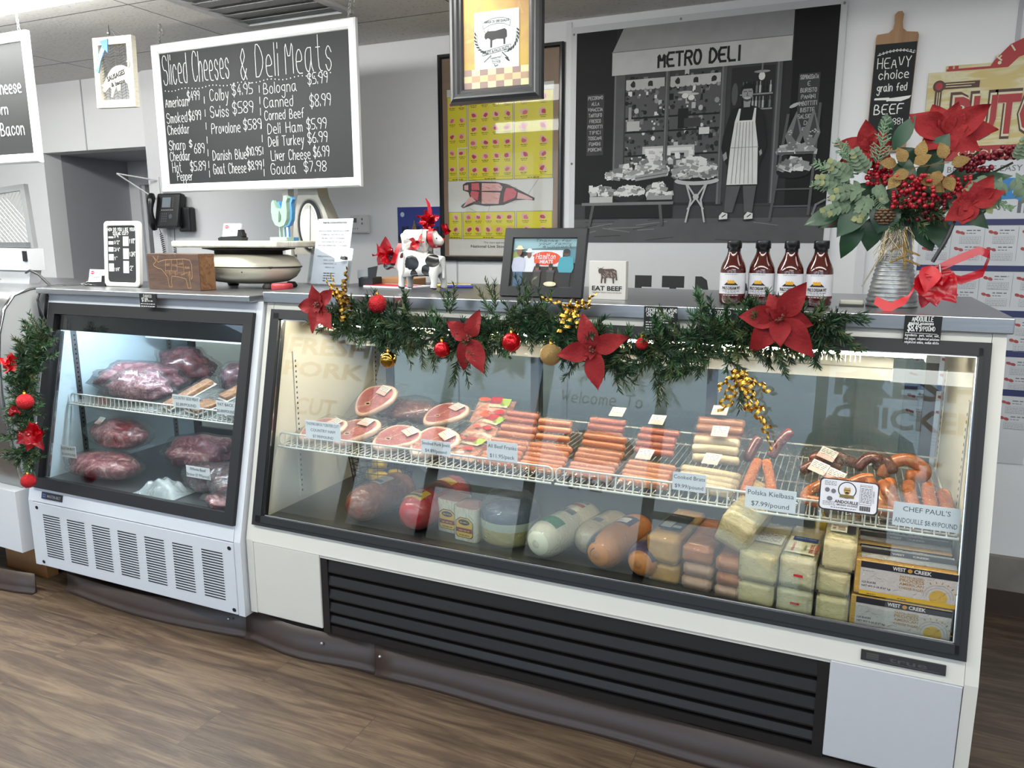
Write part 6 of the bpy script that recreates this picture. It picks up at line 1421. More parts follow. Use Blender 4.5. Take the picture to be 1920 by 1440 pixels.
# sprigs on top of the curved case at the left edge
t = thing('pine_garland', 'bit of pine garland with red bow on the curved case, left edge', 'garland', (-3.44, 2.10, 1.263))
m = MB()
for i in range(34): sprig(m, Vector((-3.44 + rnd.uniform(-.10, .06), 2.06 + rnd.uniform(-.05, .05), 1.285 + rnd.uniform(0, .02))), Vector((rnd.uniform(-1, 1), rnd.uniform(-1, .6), rnd.uniform(-.05, .7))), .06, 40, .026)
m.build('pine_foliage', PM, t, world=True)
m = MB(); leaf(m, (-3.44, 2.02, 1.32), (-.8, -.2, .6), (0, -1, .3), .09, .025, .4); leaf(m, (-3.44, 2.02, 1.31), (.8, -.2, .3), (0, -1, .3), .07, .02, .4); m.build('bow', satinR, t, world=True)

def poinsettia(c, s_, label, petals, face=(0, -1, .15), group='poinsettias on the garland', m_=velvet, inner=True, cat='flower'):
    """petals: list of (angle deg in the picture plane, length factor, tilt towards viewer)"""
    c = Vector(c); t = thing('poinsettia', label, cat, c, group); Nn = Vector(face).normalized(); U = Vector((1, 0, 0)); U = (U - Nn*U.dot(Nn)).normalized(); V = Nn.cross(U)
    for (a, lf, tl) in petals:
        m = MB(); d = U*cos(rad(a)) + V*sin(rad(a)) + Nn*tl
        leaf(m, c + d.normalized()*s_*.05, d, Nn, s_*lf, s_*(.15 + .16*lf), rnd.uniform(-.05, .42), .30, 8, .14, .74)
        # midrib
        m.build('petal', m_, t, world=True)
    if inner:
        for k in range(3):
            a = rnd.uniform(0, 360); m = MB(); d = U*cos(rad(a)) + V*sin(rad(a)) + Nn*.9; leaf(m, c, d, Nn, s_*.42, s_*.15, .2, .2, 6, .1, .7); m.build('inner_petal', m_, t, world=True)
    m = MB()
    for k in range(16): p = c + Nn*(.012 + rnd.random()*.012) + (U*rnd.uniform(-1, 1) + V*rnd.uniform(-1, 1))*s_*.10; m.blob(p, (.0035, .0035, .0035), nu=6, nv=4)
    m.build('stamens', mat('stamen_brown', '#5d2317', .6, var=.4, scale=300), t, world=True)
    return t
poinsettia((-1.572, 2.005, 1.255), .080, 'red velvet poinsettia at the left end of the garland, beside the upright gold ribbon', [(110, .85, .3), (40, 1.0, .25), (185, 1.05, .3), (262, 1.15, .25), (315, 1.35, .2), (225, .7, .1)])
poinsettia((-1.012, 1.99, 1.178), .088, 'red velvet poinsettia drooping below the cow figurine', [(150, 1.05, .25), (75, 1.0, .3), (250, 1.2, .15), (300, 1.3, .2)], inner=False)
poinsettia((-.630, 1.98, 1.168), .082, 'red four petal poinsettia in the middle of the garland, hanging lowest', [(112, 1.30, .2), (25, 1.25, .2), (192, 1.25, .3), (283, 1.35, .15)])
poinsettia((-.150, 1.99, 1.275), .092, 'biggest red poinsettia, at the right end of the garland before the sauce bottles', [(58, 1.12, .25), (118, .72, .3), (180, 1.10, .2), (232, 1.25, .2), (312, 1.35, .2), (350, .85, .1), (275, .8, .35)])

def ball(c, r, m_, label, grp='baubles on the garland'):
    c = Vector(c); t = thing('bauble', label, 'ornament', c - Vector((0, 0, r)), grp); m = MB(); m.blob(c, (r, r, r), nu=28, nv=18); m.build('ball', m_, t, world=True)
    m = MB(); m.lathe([(.0045, r - .002), (.0045, r + .006), (0, r + .006)], c, 10); m.tube([c + Vector((.004*cos(a), 0, r + .009 + .004*sin(a))) for a in [k*pi/4 for k in range(8)]], .0007, 4, closed=True); m.build('cap', goldM, t, world=True)
ballR = mat('glossy_red_bauble', '#c01018', .12, .55, var=.1); ballT = mat('twisted_red_bauble', '#b80f1a', .14, .6, var=.3, scale=45, bump=.6, bscale=40); ballG = mat('mirror_gold_bauble', '#b58c3c', .08, 1.); glitR = mat('glitter_red_bauble', '#c2131f', .3, .4, var=.5, scale=300, bump=.8, bscale=350)
ball((-1.380, 2.055, 1.262), .031, glitR, 'glittery red bauble on the counter edge, left part of the garland')
ball((-1.108, 1.985, 1.140), .025, ballT, 'twisted shiny red bauble left of the drooping poinsettia')
ball((-.880, 1.985, 1.175), .028, ballT, 'twisted shiny red bauble right of the drooping poinsettia')
ball((-1.305, 1.99, 1.096), .026, ballG, 'mirror gold bauble hanging under the left part of the garland')
ball((-.758, 1.985, 1.146), .031, goldG, 'glittery pale gold bauble left of the middle poinsettia')
ball((-.500, 2.0, 1.190), .017, glitR, 'tiny red bauble half hidden right of the middle poinsettia')
ball((-2.900, 1.870, .845), .031, glitR, 'glittery red bauble in the upper half of the short hanging garland', 'baubles on the short garland')
ball((-2.885, 1.835, .535), .028, glitR, 'glossy red bauble at the bottom tip of the short hanging garland', 'baubles on the short garland')
ball((-2.955, 1.88, .700), .022, mat('dark_red_bauble', '#8c0e18', .2, .3), 'dark red bauble at the left edge of the short hanging garland', 'baubles on the short garland')
def bowthing(c, s_, label, k, m_=org):
    t = thing('ribbon_bow', label, 'bow', c, 'bows on the short garland'); m = MB(); bow(m, c, s_, k); m.build('loops', m_, t, world=True)
    m = MB(); m.blob(c, (.010, .008, .010), nu=10, nv=6); m.build('knot', m_, t, world=True)
bowthing((-2.80, 1.83, .735), .065, 'sheer red bow at the lower right of the short hanging garland', 9)
bowthing((-3.005, 1.90, .985), .045, 'red satin bow at the top left of the short hanging garland', 8, satinR)
bowthing((-2.975, 1.875, .795), .035, 'sheer red ribbon scrap in the middle of the short hanging garland', 5)

def goldcurls(c, strands, label):
    t = thing('curled_ribbon', label, 'ribbon', c, 'gold curled ribbons on the garland')
    for (a, b, r, tn) in strands:
        m = MB(); curl_ribbon(m, Vector(c) + Vector(a), Vector(c) + Vector(b), r, tn, .0085, rnd.uniform(0, 6)); m.build('ribbon_strand', goldM, t, world=True)
goldcurls((-1.500, 2.03, 1.275), [((0, 0, -.065), (.005, -.01, .02), .017, 4), ((.01, -.01, -.06), (.0, -.015, .03), .016, 4), ((.022, 0, -.05), (.03, -.01, .01), .015, 3.5), ((.0, -.01, -.02), (-.03, -.01, .08), .009, 3.5), ((0, 0, 0), (.028, -.005, .105), .009, 4.5), ((-.01, 0, 0), (-.055, -.01, .065), .009, 3), ((.012, 0, -.02), (.012, -.01, .06), .014, 3), ((.0, -.01, .0), (-.035, -.015, .02), .012, 2)], 'upright bunch of curled gold ribbon at the left end of the garland')
goldcurls((-.70, 2.03, 1.275), [((0, 0, 0), (-.10, -.01, .03), .008, 4), ((0, 0, 0), (.06, -.01, .045), .010, 3), ((0, 0, 0), (.05, -.01, .015), .009, 3), ((-.01, 0, 0), (-.045, -.02, -.07), .013, 3), ((0, 0, 0), (-.02, -.02, -.055), .014, 3), ((0, 0, 0), (.01, -.02, -.05), .013, 3), ((-.02, 0, .01), (.02, -.02, .02), .014, 3), ((-.02, -.01, .0), (-.03, -.02, -.03), .014, 2.5)], 'bunch of curled gold ribbon in front of the EAT BEEF block')
goldcurls((-.245, 2.0, 1.135), [((0, 0, 0), (-.05, -.01, -.05), .010, 3), ((0, 0, 0), (.08, -.01, -.045), .010, 3.5), ((0, 0, 0), (-.02, -.01, -.10), .012, 4), ((.01, 0, 0), (.03, -.01, -.11), .013, 4), ((.02, 0, -.02), (.06, -.01, -.10), .013, 4), ((.03, 0, -.08), (.085, -.01, -.145), .014, 3), ((.06, 0, -.11), (.095, -.01, -.20), .008, 3.5), ((-.02, 0, -.03), (-.04, -.01, -.11), .009, 3), ((.0, 0, -.01), (.03, -.02, -.07), .015, 3)], 'long cascade of curled gold ribbon hanging over the glass at the right')

# ------------------------------------------------ price tags on the steel edge
def pricetag(x0, x1, z0, z1, label, draw, y, xn='counter price tags'):
    t = thing('price_tag', label, 'price tag', ((x0 + x1)/2, y, z0), xn); m = MB(); m.mi(0); m.bb(x0, x1, y, y + .0015, z0, z1); f = Fr((x0, y, z0), eps=.0006); m.mi(1); draw(m, f, x1 - x0, z1 - z0); m.build('chalk_card', [chalkB, mat('marker_white', '#eceeec')], t, world=True)
def d1(m, f, w, h):
    m.hand(f, 'FISCHER & JALAPENO', .006, h*.76, .0105, .0012, wid=w*.93); m.hand(f, 'CHEDDAR SAUSAGE', .008, h*.58, .0105, .0012, wid=w*.82); m.hand(f, '$9.89/pound', .03, h*.45, .008, .0011, wid=w*.5)
    for k in range(4): m.scribble(f, .006, w - .006, h*.32 - k*.007, .0035)
def d2(m, f, w, h):
    m.hand(f, 'KENT COOKED', .005, h*.76, .0115, .0013, wid=w*.8); m.hand(f, 'BRATWURST', .013, h*.58, .0105, .0012, wid=w*.6); m.hand(f, '$9.99', .014, h*.40, .014, .0016, wid=w*.28); m.scribble(f, w*.45, w*.8, h*.42, .005)
    for k in range(3): m.scribble(f, .006, w - .006, h*.28 - k*.007, .0035)
def d3(m, f, w, h):
    m.hand(f, 'KIELBASA', .006, h*.78, .0125, .0013, wid=w*.85); m.hand(f, 'SMOKED NATURAL', .006, h*.62, .008, .001, wid=w*.86); m.hand(f, '$8.89/POUND', .008, h*.40, .009, .0012, wid=w*.6)
    for k in range(3): m.scribble(f, .02, w - .006, h*.24 - k*.008, .0035)
def d4(m, f, w, h):
    m.hand(f, 'ANDOUILLE', w*.2, h*.80, .0118, .0014, wid=w*.56); m.hand(f, 'smoked sausages', w*.12, h*.68, .0068, .001, wid=w*.66); m.hand(f, '$8.49', w*.10, h*.44, .0165, .0018, wid=w*.35); m.hand(f, '/POUND', w*.47, h*.46, .0105, .0012, wid=w*.36); m.line(f, [(.004, h*.37), (w*.9, h*.35)], .001)
    for k in range(3): m.hand(f, ('ingredients: pork, water, salt,', 'red pepper, rehydrated potatoes', 'rehydrated onions, sodium nitrite')[k], .004, h*.25 - k*.0088, .0052, .0008, wid=w*.92)
def d5(m, f, w, h):
    m.hand(f, 'CHORIZO', w*.25, h*.74, .010, .0011, wid=w*.5); m.hand(f, '$7.89', w*.15, h*.42, .013, .0016, wid=w*.36); m.scribble(f, w*.55, w*.8, h*.44, .005)
    for k in range(2): m.scribble(f, .006, w - .006, h*.22 - k*.009, .004)
pricetag(-.528, -.434, 1.213, 1.281, 'black price tag for jalapeno cheddar sausage on the steel edge, middle of the case', d1, 2.1235)
pricetag(-.368, -.275, 1.213, 1.281, 'black price tag for cooked bratwurst behind the garland, left of the big poinsettia', d2, 2.1235)
pricetag(-.075, .0, 1.213, 1.281, 'black price tag for kielbasa beside the big poinsettia', d3, 2.1235)
pricetag(.134, .216, 1.213, 1.281, 'black price tag for andouille alone on the steel edge at the right', d4, 2.1235)
pricetag(-2.478, -2.392, 1.212, 1.262, 'small black price tag for chorizo at the top of the meat case', d5, 2.0815, 'meat case price tag')

# ------------------------------------------------ galvanised vase with the winter bouquet
vx, vy = .112, 2.375
galv = streaky('galvanised_zinc', '#8f9294', '#b0b3b3', '#75787a', .38, 9, (1, 1, 1.6), 2, .42, .6); galv.node_tree.nodes['Principled BSDF'].inputs['Metallic'].default_value = .75
t = thing('vase', 'ribbed galvanised metal churn used as a vase on the right end of the counter', 'vase', (vx, vy, CT))
prof = [(.0, .002), (.062, .002), (.0665, 0), (.0665, .006), (.064, .010)]
for k in range(12):
    z = .014 + k*.0115; r = .064 - .0022*k; prof += [(r, z), (r + .0028, z + .004), (r, z + .009)]
prof += [(.0395, .165), (.0375, .175), (.042, .185), (.038, .200), (.042, .222), (.040, .222), (.036, .20), (.034, .17)]
m = MB(); m.lathe(prof, (vx, vy, CT), 40); m.build('churn', galv, t, world=True)
leafD = mat('magnolia_green', '#2c4a34', .35, var=.2, scale=25); leafS = mat('dusty_miller', '#64765f', .8, var=.15, scale=40); leafY = mat('variegated_edge', '#80855a', .7, var=.2); cedar = mat('frosted_cedar', '#7f9a7c', .7, var=.25, scale=80); berryR = mat('red_berry', '#9c1222', .22, var=.25, scale=90); berryD = mat('dark_berry', '#6d1020', .3, var=.25); bark = mat('pinecone_brown', '#6a503c', .7, var=.3, scale=90); stemM = mat('floral_stem', '#3b3f2a', .7); starM = mat('bronze_twig', '#6d5146', .6)
B0 = Vector((vx, vy, CT + .20))
t = thing('bouquet', 'winter bouquet of red poinsettias, berries and silver leaves in the galvanised vase', 'flowers', B0)
def V3(x, z, y=2.36): return Vector((x, y, z))
heads = [V3(.02, 1.70, 2.33), V3(.20, 1.73, 2.33), V3(.27, 1.555, 2.28), V3(.29, 1.70, 2.38)]
m = MB()
for h in heads + [V3(-.08, 1.66), V3(.36, 1.66), V3(.10, 1.66), V3(-.04, 1.55), V3(.33, 1.58)]: m.tube([B0 + Vector((rnd.uniform(-.02, .02), 0, -.05)), B0.lerp(h, .5) + Vector((0, 0, .02)), h], .003, 5)
m.build('stems', stemM, t, world=True)
for hi, (h, s_, angs) in enumerate(((heads[0], .085, [(100, 1.0, .2), (50, .8, .3), (160, 1.1, .3), (205, 1.0, .3), (330, .9, .3), (15, .8, .2), (265, .7, .4)]), (heads[1], .118, [(75, .75, .1), (112, .85, .15), (150, .95, .3), (35, 1.0, .2), (10, 1.05, .3), (330, .8, .5), (215, .7, .5), (270, .6, .5), (55, .7, .4)]), (heads[2], .085, [(60, 1.0, .2), (95, .8, .2), (20, .9, .3), (140, .6, .4), (220, 1.0, .3), (250, .8, .3), (180, .6, .3)]))):
    m = MB(); Nn = Vector((0, -1, .25)).normalized(); U = Vector((1, 0, 0)); V = Nn.cross(U)
    for (a, lf, tl) in angs: d = U*cos(rad(a)) + V*sin(rad(a)) + Nn*tl; leaf(m, h, d, Nn, s_*lf, s_*(.14 + .17*lf), rnd.uniform(-.1, .5), .32, 8, .2, .76)
    m.build('poinsettia_head', velvet, t, world=True)
g_ = lambda s_: max(-1.3, min(1.3, rnd.gauss(0, 1)))*s_
def cluster(c, R_, n, r, mm, nm='berries'):
    m = MB()
    for i in range(n): p = Vector(c) + Vector((g_(R_[0]), -abs(g_(R_[1])), g_(R_[2]))); m.blob(p, (r, r, r), nu=8, nv=5)
    m.build(nm, mm, t, world=True)
cluster(V3(.05, 1.64, 2.33), (.022, .02, .020), 60, .0058, berryR); cluster(V3(.135, 1.59, 2.31), (.035, .025, .030), 120, .0058, berryR); cluster(V3(.17, 1.545, 2.32), (.030, .02, .020), 70, .0055, berryD); cluster(V3(.27, 1.66, 2.34), (.030, .02, .015), 60, .006, berryD); cluster(V3(.225, 1.60, 2.33), (.03, .02, .02), 55, .0055, berryR); cluster(V3(.33, 1.685, 2.35), (.02, .02, .012), 34, .006, berryD); cluster(V3(-.03, 1.60, 2.34), (.02, .02, .014), 34, .0055, berryD)
m = MB()
for (x, z, a, L, w) in ((.06, 1.60, 200, .10, .038), (.085, 1.565, 250, .09, .04), (.03, 1.565, 225, .12, .036), (.0, 1.55, 205, .11, .032), (.05, 1.53, 262, .10, .030), (.10, 1.60, 80, .085, .035), (.15, 1.53, 300, .11, .032), (.19, 1.53, 290, .10, .03), (.22, 1.56, 335, .12, .03), (-.03, 1.54, 190, .11, .026), (.02, 1.52, 240, .12, .028), (.16, 1.66, 60, .09, .03), (.08, 1.70, 65, .10, .022), (.06, 1.74, 95, .06, .02), (.24, 1.60, 20, .13, .024), (.12, 1.52, 275, .09, .034), (.10, 1.55, 180, .07, .034), (.13, 1.66, 120, .06, .03)):
    leaf(m, V3(x, z, 2.33 + rnd.uniform(-.02, .03)), (cos(rad(a)), -.35 + rnd.uniform(-.2, .2), sin(rad(a))), (0, -1, .5), L, w, rnd.uniform(.1, .5), .12, 7, .06, .9)
for k in range(16): a = rnd.uniform(0, 360); leaf(m, V3(vx + rnd.uniform(-.08, .12), 1.55 + rnd.uniform(-.02, .08), 2.40), (cos(rad(a)), rnd.uniform(-.3, .5), sin(rad(a))), (0, -1, .5), .10, .032, .3, .12, 6, .06, .9)
m.build('green_leaves', leafD, t, world=True)
m = MB()
def lobed(b, d, L, w):
    b = Vector(b); d = Vector(d).normalized(); n = Vector((0, -1, .2)); s = d.cross(n).normalized()
    m.mi(0); leaf(m, b, d, n, L, w*.30, .25, .1, 6, .12, .9)
    for k in range(6):
        t_ = .12 + .14*k
        for sg in (-1, 1): m.mi(1 if k > 3 and rnd.random() < .6 else 0); leaf(m, b + d*L*t_, d*.55 + s*sg*rnd.uniform(.7, 1.1), n + rdir()*.3, L*(.36 - .03*k), w*.17, rnd.uniform(.0, .4), .12, 4, .1, .9)
for (x, z, a, L) in ((-.01, 1.63, 150, .09), (-.03, 1.62, 175, .085), (.02, 1.60, 190, .10), (.03, 1.585, 250, .085), (.045, 1.61, 300, .06), (.33, 1.62, 250, .10), (.36, 1.63, 300, .11), (.31, 1.62, 215, .08), (.02, 1.64, 120, .08), (.36, 1.66, 80, .06), (-.01, 1.57, 205, .09)): lobed(V3(x, z, 2.30), (cos(rad(a)), -.3, sin(rad(a))), L, .05)
m.build('silver_leaves', [leafS, leafY], t, world=True)
m = MB()
def frond(b, d, L):
    b = Vector(b); d = Vector(d).normalized(); n = Vector((0, -1, .1)); s = d.cross(n).normalized()
    m.tube([b, b + d*L], .0014, 4)
    for k in range(14):
        t_ = k/14
        for sg in (-1, 1):
            e = b + d*L*t_; dd = (d*.8 + s*sg*.8 + rdir()*.35).normalized(); l = L*.28*(1 - t_*.6)
            m.tube([e, e + dd*l], [.0022, .0012], 4)
            for j in range(3): q = e + dd*l*(.3 + .25*j); m.tube([q, q + (dd + rdir()*.9).normalized()*l*.35], [.0018, .001], 3)
for (x, z, a, L) in ((.0, 1.64, 125, .11), (-.02, 1.62, 150, .11), (-.03, 1.60, 170, .09), (.045, 1.66, 85, .12), (.05, 1.60, 285, .08), (-.02, 1.645, 105, .08), (.29, 1.57, 340, .08)): frond(V3(x, z, 2.31), (cos(rad(a)), -.2, sin(rad(a))), L)
m.build('cedar_fronds', cedar, t, world=True)
m = MB()
for (x, z, a) in ((.09, 1.66, 170), (.11, 1.665, 120), (.13, 1.66, 30), (.12, 1.64, 200), (.15, 1.63, 320), (.20, 1.67, 110), (.215, 1.655, 20), (.19, 1.64, 250), (.205, 1.625, 300), (.14, 1.675, 80), (.10, 1.63, 230), (.17, 1.61, 330)): leaf(m, V3(x, z, 2.285), (cos(rad(a)), -.3, sin(rad(a))), (0, -1, .3), .045, .016, .2, .1, 5, .05, .8)
m.tube([V3(.10, 1.55, 2.30), V3(.13, 1.65, 2.29), V3(.21, 1.66, 2.29)], .0016, 5); m.build('gold_leaves', goldG, t, world=True)
m = MB(); c = V3(.073, 1.527, 2.30)
for j in range(6):
    for k in range(8): a = k*pi/4 + j*.4; r = .021*sin(pi*(j + 1)/7.5); m.blob(c + Vector((r*cos(a), r*sin(a)*.9, -.018 + j*.007)), (.0068, .0068, .0038), nu=7, nv=5)
m.build('pine_cone', bark, t, world=True)
m = MB()
def antler(b, d, L, th):
    b = Vector(b); d = Vector(d).normalized(); s = d.cross(Vector((0, -1, 0))).normalized(); m.tube([b, b + d*L*.5, b + d*L], [th, th, th*.6], 7)
    for t_, sg in ((.35, 1), (.5, -1), (.65, 1), (.75, -1)): e = b + d*L*t_; m.tube([e, e + (d*.5 + s*sg).normalized()*L*.38], [th*.85, th*.5], 7)
antler(V3(.125, 1.49, 2.30), (.06, -.3, -1), .105, .0048); m.build('gold_antler', goldG, t, world=True)
m = MB()
for k in range(34): a = rnd.uniform(-.9, .5); p = V3(.105 + rnd.uniform(-.02, .03), 1.50, 2.30); q = p + Vector((sin(a)*.06, -.02, -.05 - rnd.random()*.05)); m.tube([p, p.lerp(q, .5) + rdir()*.012, q], .0008, 3)
for k in range(3): p = V3(.08, 1.49, 2.30); q = p + Vector((-.028 - .01*k, -.012, -.11 - .02*k)); m.tube([p, p.lerp(q, .5) + Vector((.012, 0, 0)), q], .0014, 4)
m.build('tinsel', mat('silver_tinsel', '#b9a98a', .2, .9, var=.5, scale=400), t, world=True)
m = MB()
for k in range(14): sprig(m, V3(.12 + rnd.uniform(-.01, .05), 1.53, 2.32), Vector((rnd.uniform(-.3, 1), -.4, rnd.uniform(-.8, .3))), .06, 36, .026)
m.build('pine_sprigs', PM, t, world=True)
m = MB(); b = V3(-.02, 1.535, 2.33); m.tube([b + Vector((.05, 0, .01)), b, b + Vector((-.045, -.01, -.035))], [.004, .005, .003], 6)
for dx, dz in ((-.022, .012), (-.01, -.03), (-.03, -.004)): m.tube([b + Vector((-.012, 0, -.008)), b + Vector((-.012 + dx, -.005, -.008 + dz))], [.004, .002], 6)
m.build('star_twig', starM, t, world=True)

# single red rose with an organza ribbon leaning on the vase
t = thing('ribboned_flower', 'single red flower pick with dark stem and sheer red ribbon beside the vase', 'flower', (.19, 2.25, CT))
m = MB(); m.tube([V3(.192, 1.41, 2.245), V3(.222, 1.475, 2.255), V3(.238, 1.53, 2.27)], .0052, 8); m.build('stem', blackM, t, world=True)
m = MB(); c = V3(.190, 1.385, 2.235)
leaf(m, c, (.2, -.3, -1), (0, -1, 0), .10, .045, -.2, .2, 8, .2, .6); leaf(m, c, (.7, -.3, -.9), (0, -1, 0), .11, .04, -.2, .2, 8, .2, .6); leaf(m, c, (-.1, -.2, -1), (.3, -1, 0), .095, .038, .1, .3, 8, .25, .6); leaf(m, c + Vector((.01, 0, .01)), (.3, -.5, -1), (0, -1, .3), .06, .03, -.2, .3, 7, .2, .6)
ribbon(m, [c, c + Vector((.05, -.01, .03)), c + Vector((.10, -.01, .055)), c + Vector((.125, -.005, .045)), c + Vector((.115, 0, .0)), c + Vector((.07, .005, -.02)), c + Vector((.02, 0, -.01))], .026, (0, .6, .8))
m.build('organza_ribbon', org, t, world=True)
m = MB(); ribbon(m, [c + Vector((-.02, .0, .01)), c + Vector((-.03, -.01, -.03)), c + Vector((-.05, -.015, -.072)), c + Vector((-.09, -.02, -.094)), c + Vector((-.125, -.02, -.075))], [.02, .024, .026, .03, .022], (.25, .4, 1)); leaf(m, c + Vector((0, -.012, .016)), (-.15, -.3, -1), (0, -1, 0), .075, .026, .1, .25, 7, .1, .6); m.build('satin_ribbon', satinR, t, world=True)
m = MB(); m.tube([c + Vector((.016, -.016, .02)), c + Vector((.02, -.017, -.005))], .003, 6); m.build('wire_tie', chrome, t, world=True)
# ================================================================ goods in the cases
wrapM = clear('vacuum_wrap', '#f7f6f5', .8, .07, .0, bump=.9, bscale=55, haze=.015)
bagM = clear('loose_plastic_bag', '#f2f3f4', .9, .08, .01, bump=1., bscale=30, haze=.04)
hamM = streaky('ham_pink', '#b4656a', '#c07a7a', '#a2545a', .3, 14, (1, 1, 1), 2.5, .42, .6, coat=.4); fatM = mat('ham_fat', '#dcb9a8', .35, var=.12, scale=60, coat=.3); boneM = mat('bone', '#d8c6a8', .5)
rawM = streaky('raw_pork', '#76333c', '#a8656c', '#d3b3ae', .28, 16, (1, 1, 1), 3, .40, .58, coat=.5, bump=.25); darkM = streaky('dark_beef', '#47161c', '#6d2a30', '#c09a92', .25, 13, (1, 1, 1), 3, .45, .66, coat=.6, bump=.25)
shredM = streaky('shredded_pork', '#7c3f4a', '#b87d84', '#dcbcb8', .3, 26, (1, .35, 1), 4, .40, .58, coat=.4, bump=.5, bscale=70)
crustM = streaky('peppered_bacon_slab', '#8a5733', '#b98756', '#d9b894', .45, 60, (1, 1, 1), 2, .42, .6, coat=.2)
frankM = mat('frank_skin', '#c9764f', .28, var=.10, scale=30, coat=.5); bratM = mat('brat_skin', '#d8c3a0', .32, var=.08, scale=40, coat=.4); kielM = streaky('kielbasa_skin', '#b35e2f', '#c67a45', '#a04f28', .26, 22, (1, 1, 1), 2, .42, .6, coat=.6); smokeM = streaky('dark_sausage', '#5b2420', '#7a3a2c', '#8f4c38', .25, 20, (1, 1, 1), 2, .42, .6, coat=.6)
stick = mat('sticker_white', '#dedcd8', .5); stickP = mat('sticker_pink', '#d3a9a4', .5)
SZ = SHZ + .003
def sticker(mb, fr, w, h, a, b, c):
    mb.mi(a); mb.rect(fr, 0, 0, w, h); mb.mi(b); mb.rect(fr, 0, 0, w, h*.38, 2); mb.mi(c)
    for k in range(4): mb.scribble(fr, w*.08, w*.9, h*(.80 - k*.14), h*.09, 2)
def place(t, loc, rot):
    t.location = loc; t.rotation_euler = rot; return t
# ------------------------------------------------ ham slices
def ham_proto(w=.078, L=.125, th=.022):
    t = thing('ham_slice_pack', 'x', 'meat', (0, 0, 0), 'vacuum packed country ham slices')
    P = []
    for k in range(36): a = 2*pi*k/36; q = 1 + .08*sin(2*a + .6) + .05*sin(3*a); P.append((w*cos(a)*q*(1 + .15*sin(a)), L*.5 + L*.62*sin(a)*q))
    m = MB(); m.prism(P, (0, 0, th), (1, 0, 0), (0, 1, 0), th); m.build('ham_slice', hamM, t)
    m = MB(); m.tube([(u, v, th*.55) for u, v in P], th*.52, 8, closed=True); m.build('fat_rim', fatM, t)
    m = MB(); m.mi(0); f = Fr((0, 0, th), (1, 0, 0), (0, 1, 0), .0008); m.oval(f, -.008, .035, .016, .009, 1, 14, amp=.2); m.mi(1); m.oval(f, -.008, .035, .010, .005, 2, 12); m.mi(0); m.line(f, [(-.008, .04), (.0, .08), (.02, .11)], .003); m.line(f, [(-.008, .03), (-.05, .01)], .0025); m.build('bone', [boneM, darkM], t)
    m = MB(); f = Fr((-.005, L*.72, th + .006), (1, -.15, 0), (.15, 1, 0), .0008); sticker(m, f, .058, .045, 0, 1, 2); m.build('label_sticker', [stick, stickP, greyink], t)
    m = MB(); m.grid(lambda u, v: Vector(((u - .5)*w*2.9, -L*.35 + v*L*1.75, .004 + (th + .004)*max(0, sin(pi*min(1, max(0, u))))**.45*max(0, sin(pi*min(1, max(0, v))))**.45 + .0025*noise.noise(Vector((u*7, v*7, 2))))), 20, 20); m.build('vacuum_wrap', wrapM, t)
    return t
hp = ham_proto()
hams = [((-1.765, 2.155, SZ + .004), (rad(17), 0, rad(-20)), 'country ham slice at the left end of the upper shelf, behind the ham price card'), ((-1.615, 2.165, SZ + .004), (rad(21), rad(-4), rad(-8)), 'second country ham slice, its front hidden by the ham price card'), ((-1.455, 2.165, SZ + .004), (rad(17), rad(5), rad(-28)), 'country ham slice with a round bone, right of the ham price card'),
        ((-1.300, 2.160, SZ + .004), (rad(23), rad(7), rad(-30)), 'country ham slice with a thick fat edge, left of the pork jowls'), ((-1.70, 2.43, SZ + .05), (rad(38), 0, rad(-14)), 'country ham slice propped highest at the back of the shelf'), ((-1.40, 2.43, SZ + .035), (rad(20), 0, rad(-25)), 'country ham slice half hidden in the back row behind the bone slice')]
for k, (l, r, lab) in enumerate(hams):
    if k == 0: place(hp, l, r); hp['label'] = lab
    else: dup(hp, l, rot=r, label=lab)
t = thing('meat_pile', 'dark vacuum bag of ham ends filling the back row of the upper shelf', 'meat', (-1.5, 2.58, SZ))
m = MB(); m.blob((-1.60, 2.57, SZ + .045), (.16, .09, .045), 3, .25, 2.2, flatz=-.044); m.build('meat', smokeM, t, world=True)
m = MB(); m.blob((-1.60, 2.57, SZ + .048), (.19, .11, .052), 5, .25, 2.6, flatz=-.05); m.build('wrap', bagM, t, world=True)
# ------------------------------------------------ pork jowl packs
def jowl(loc, rz, tl, label):
    t = thing('bacon_pack', label, 'meat', (0, 0, 0), 'smoked pork jowl packs')
    m = MB(); m.grid(lambda u, v: Vector(((u - .5)*.15, v*.13, .006 + .022*sin(pi*u)**.5*sin(pi*v)**.5)), 14, 14)
    m.build('pack', streaky('jowl_bacon', '#c9806a', '#e0c3b0', '#b5573f', .3, 13, (1, 2.4, 1), 2, .42, .58, coat=.6), t)
    m = MB(); f = Fr((-.07, .0, .032), (1, 0, 0), (0, 1, -.02), .0008); m.mi(0); m.oval(f, .03, .105, .024, .011, 1, 16); m.mi(1); m.rect(f, .055, .085, .10, .120); m.mi(2); m.rect(f, .10, .075, .135, .115); m.mi(3); m.rect(f, .055, .065, .13, .082); m.mi(1); m.oval(f, .11, .04, .022, .012, 1, 12, amp=.5); m.mi(0); m.oval(f, .06, .035, .018, .008, 1, 12)
    m.build('printed_label', [mat('jowl_orange', '#d8502a', .4), mat('jowl_red', '#a8242a', .4), mat('jowl_green', '#8fa64a', .4), mat('jowl_cream', '#dcd2b4', .4)], t)
    m = MB(); m.grid(lambda u, v: Vector(((u - .5)*.18, -.012 + v*.155, .008 + .029*max(0, sin(pi*u))**.5*max(0, sin(pi*v))**.5 + .002*noise.noise(Vector((u*8, v*8, 0))))), 16, 16); m.build('vacuum_wrap', wrapM, t)
    return place(t, loc, (rad(tl), 0, rad(rz)))
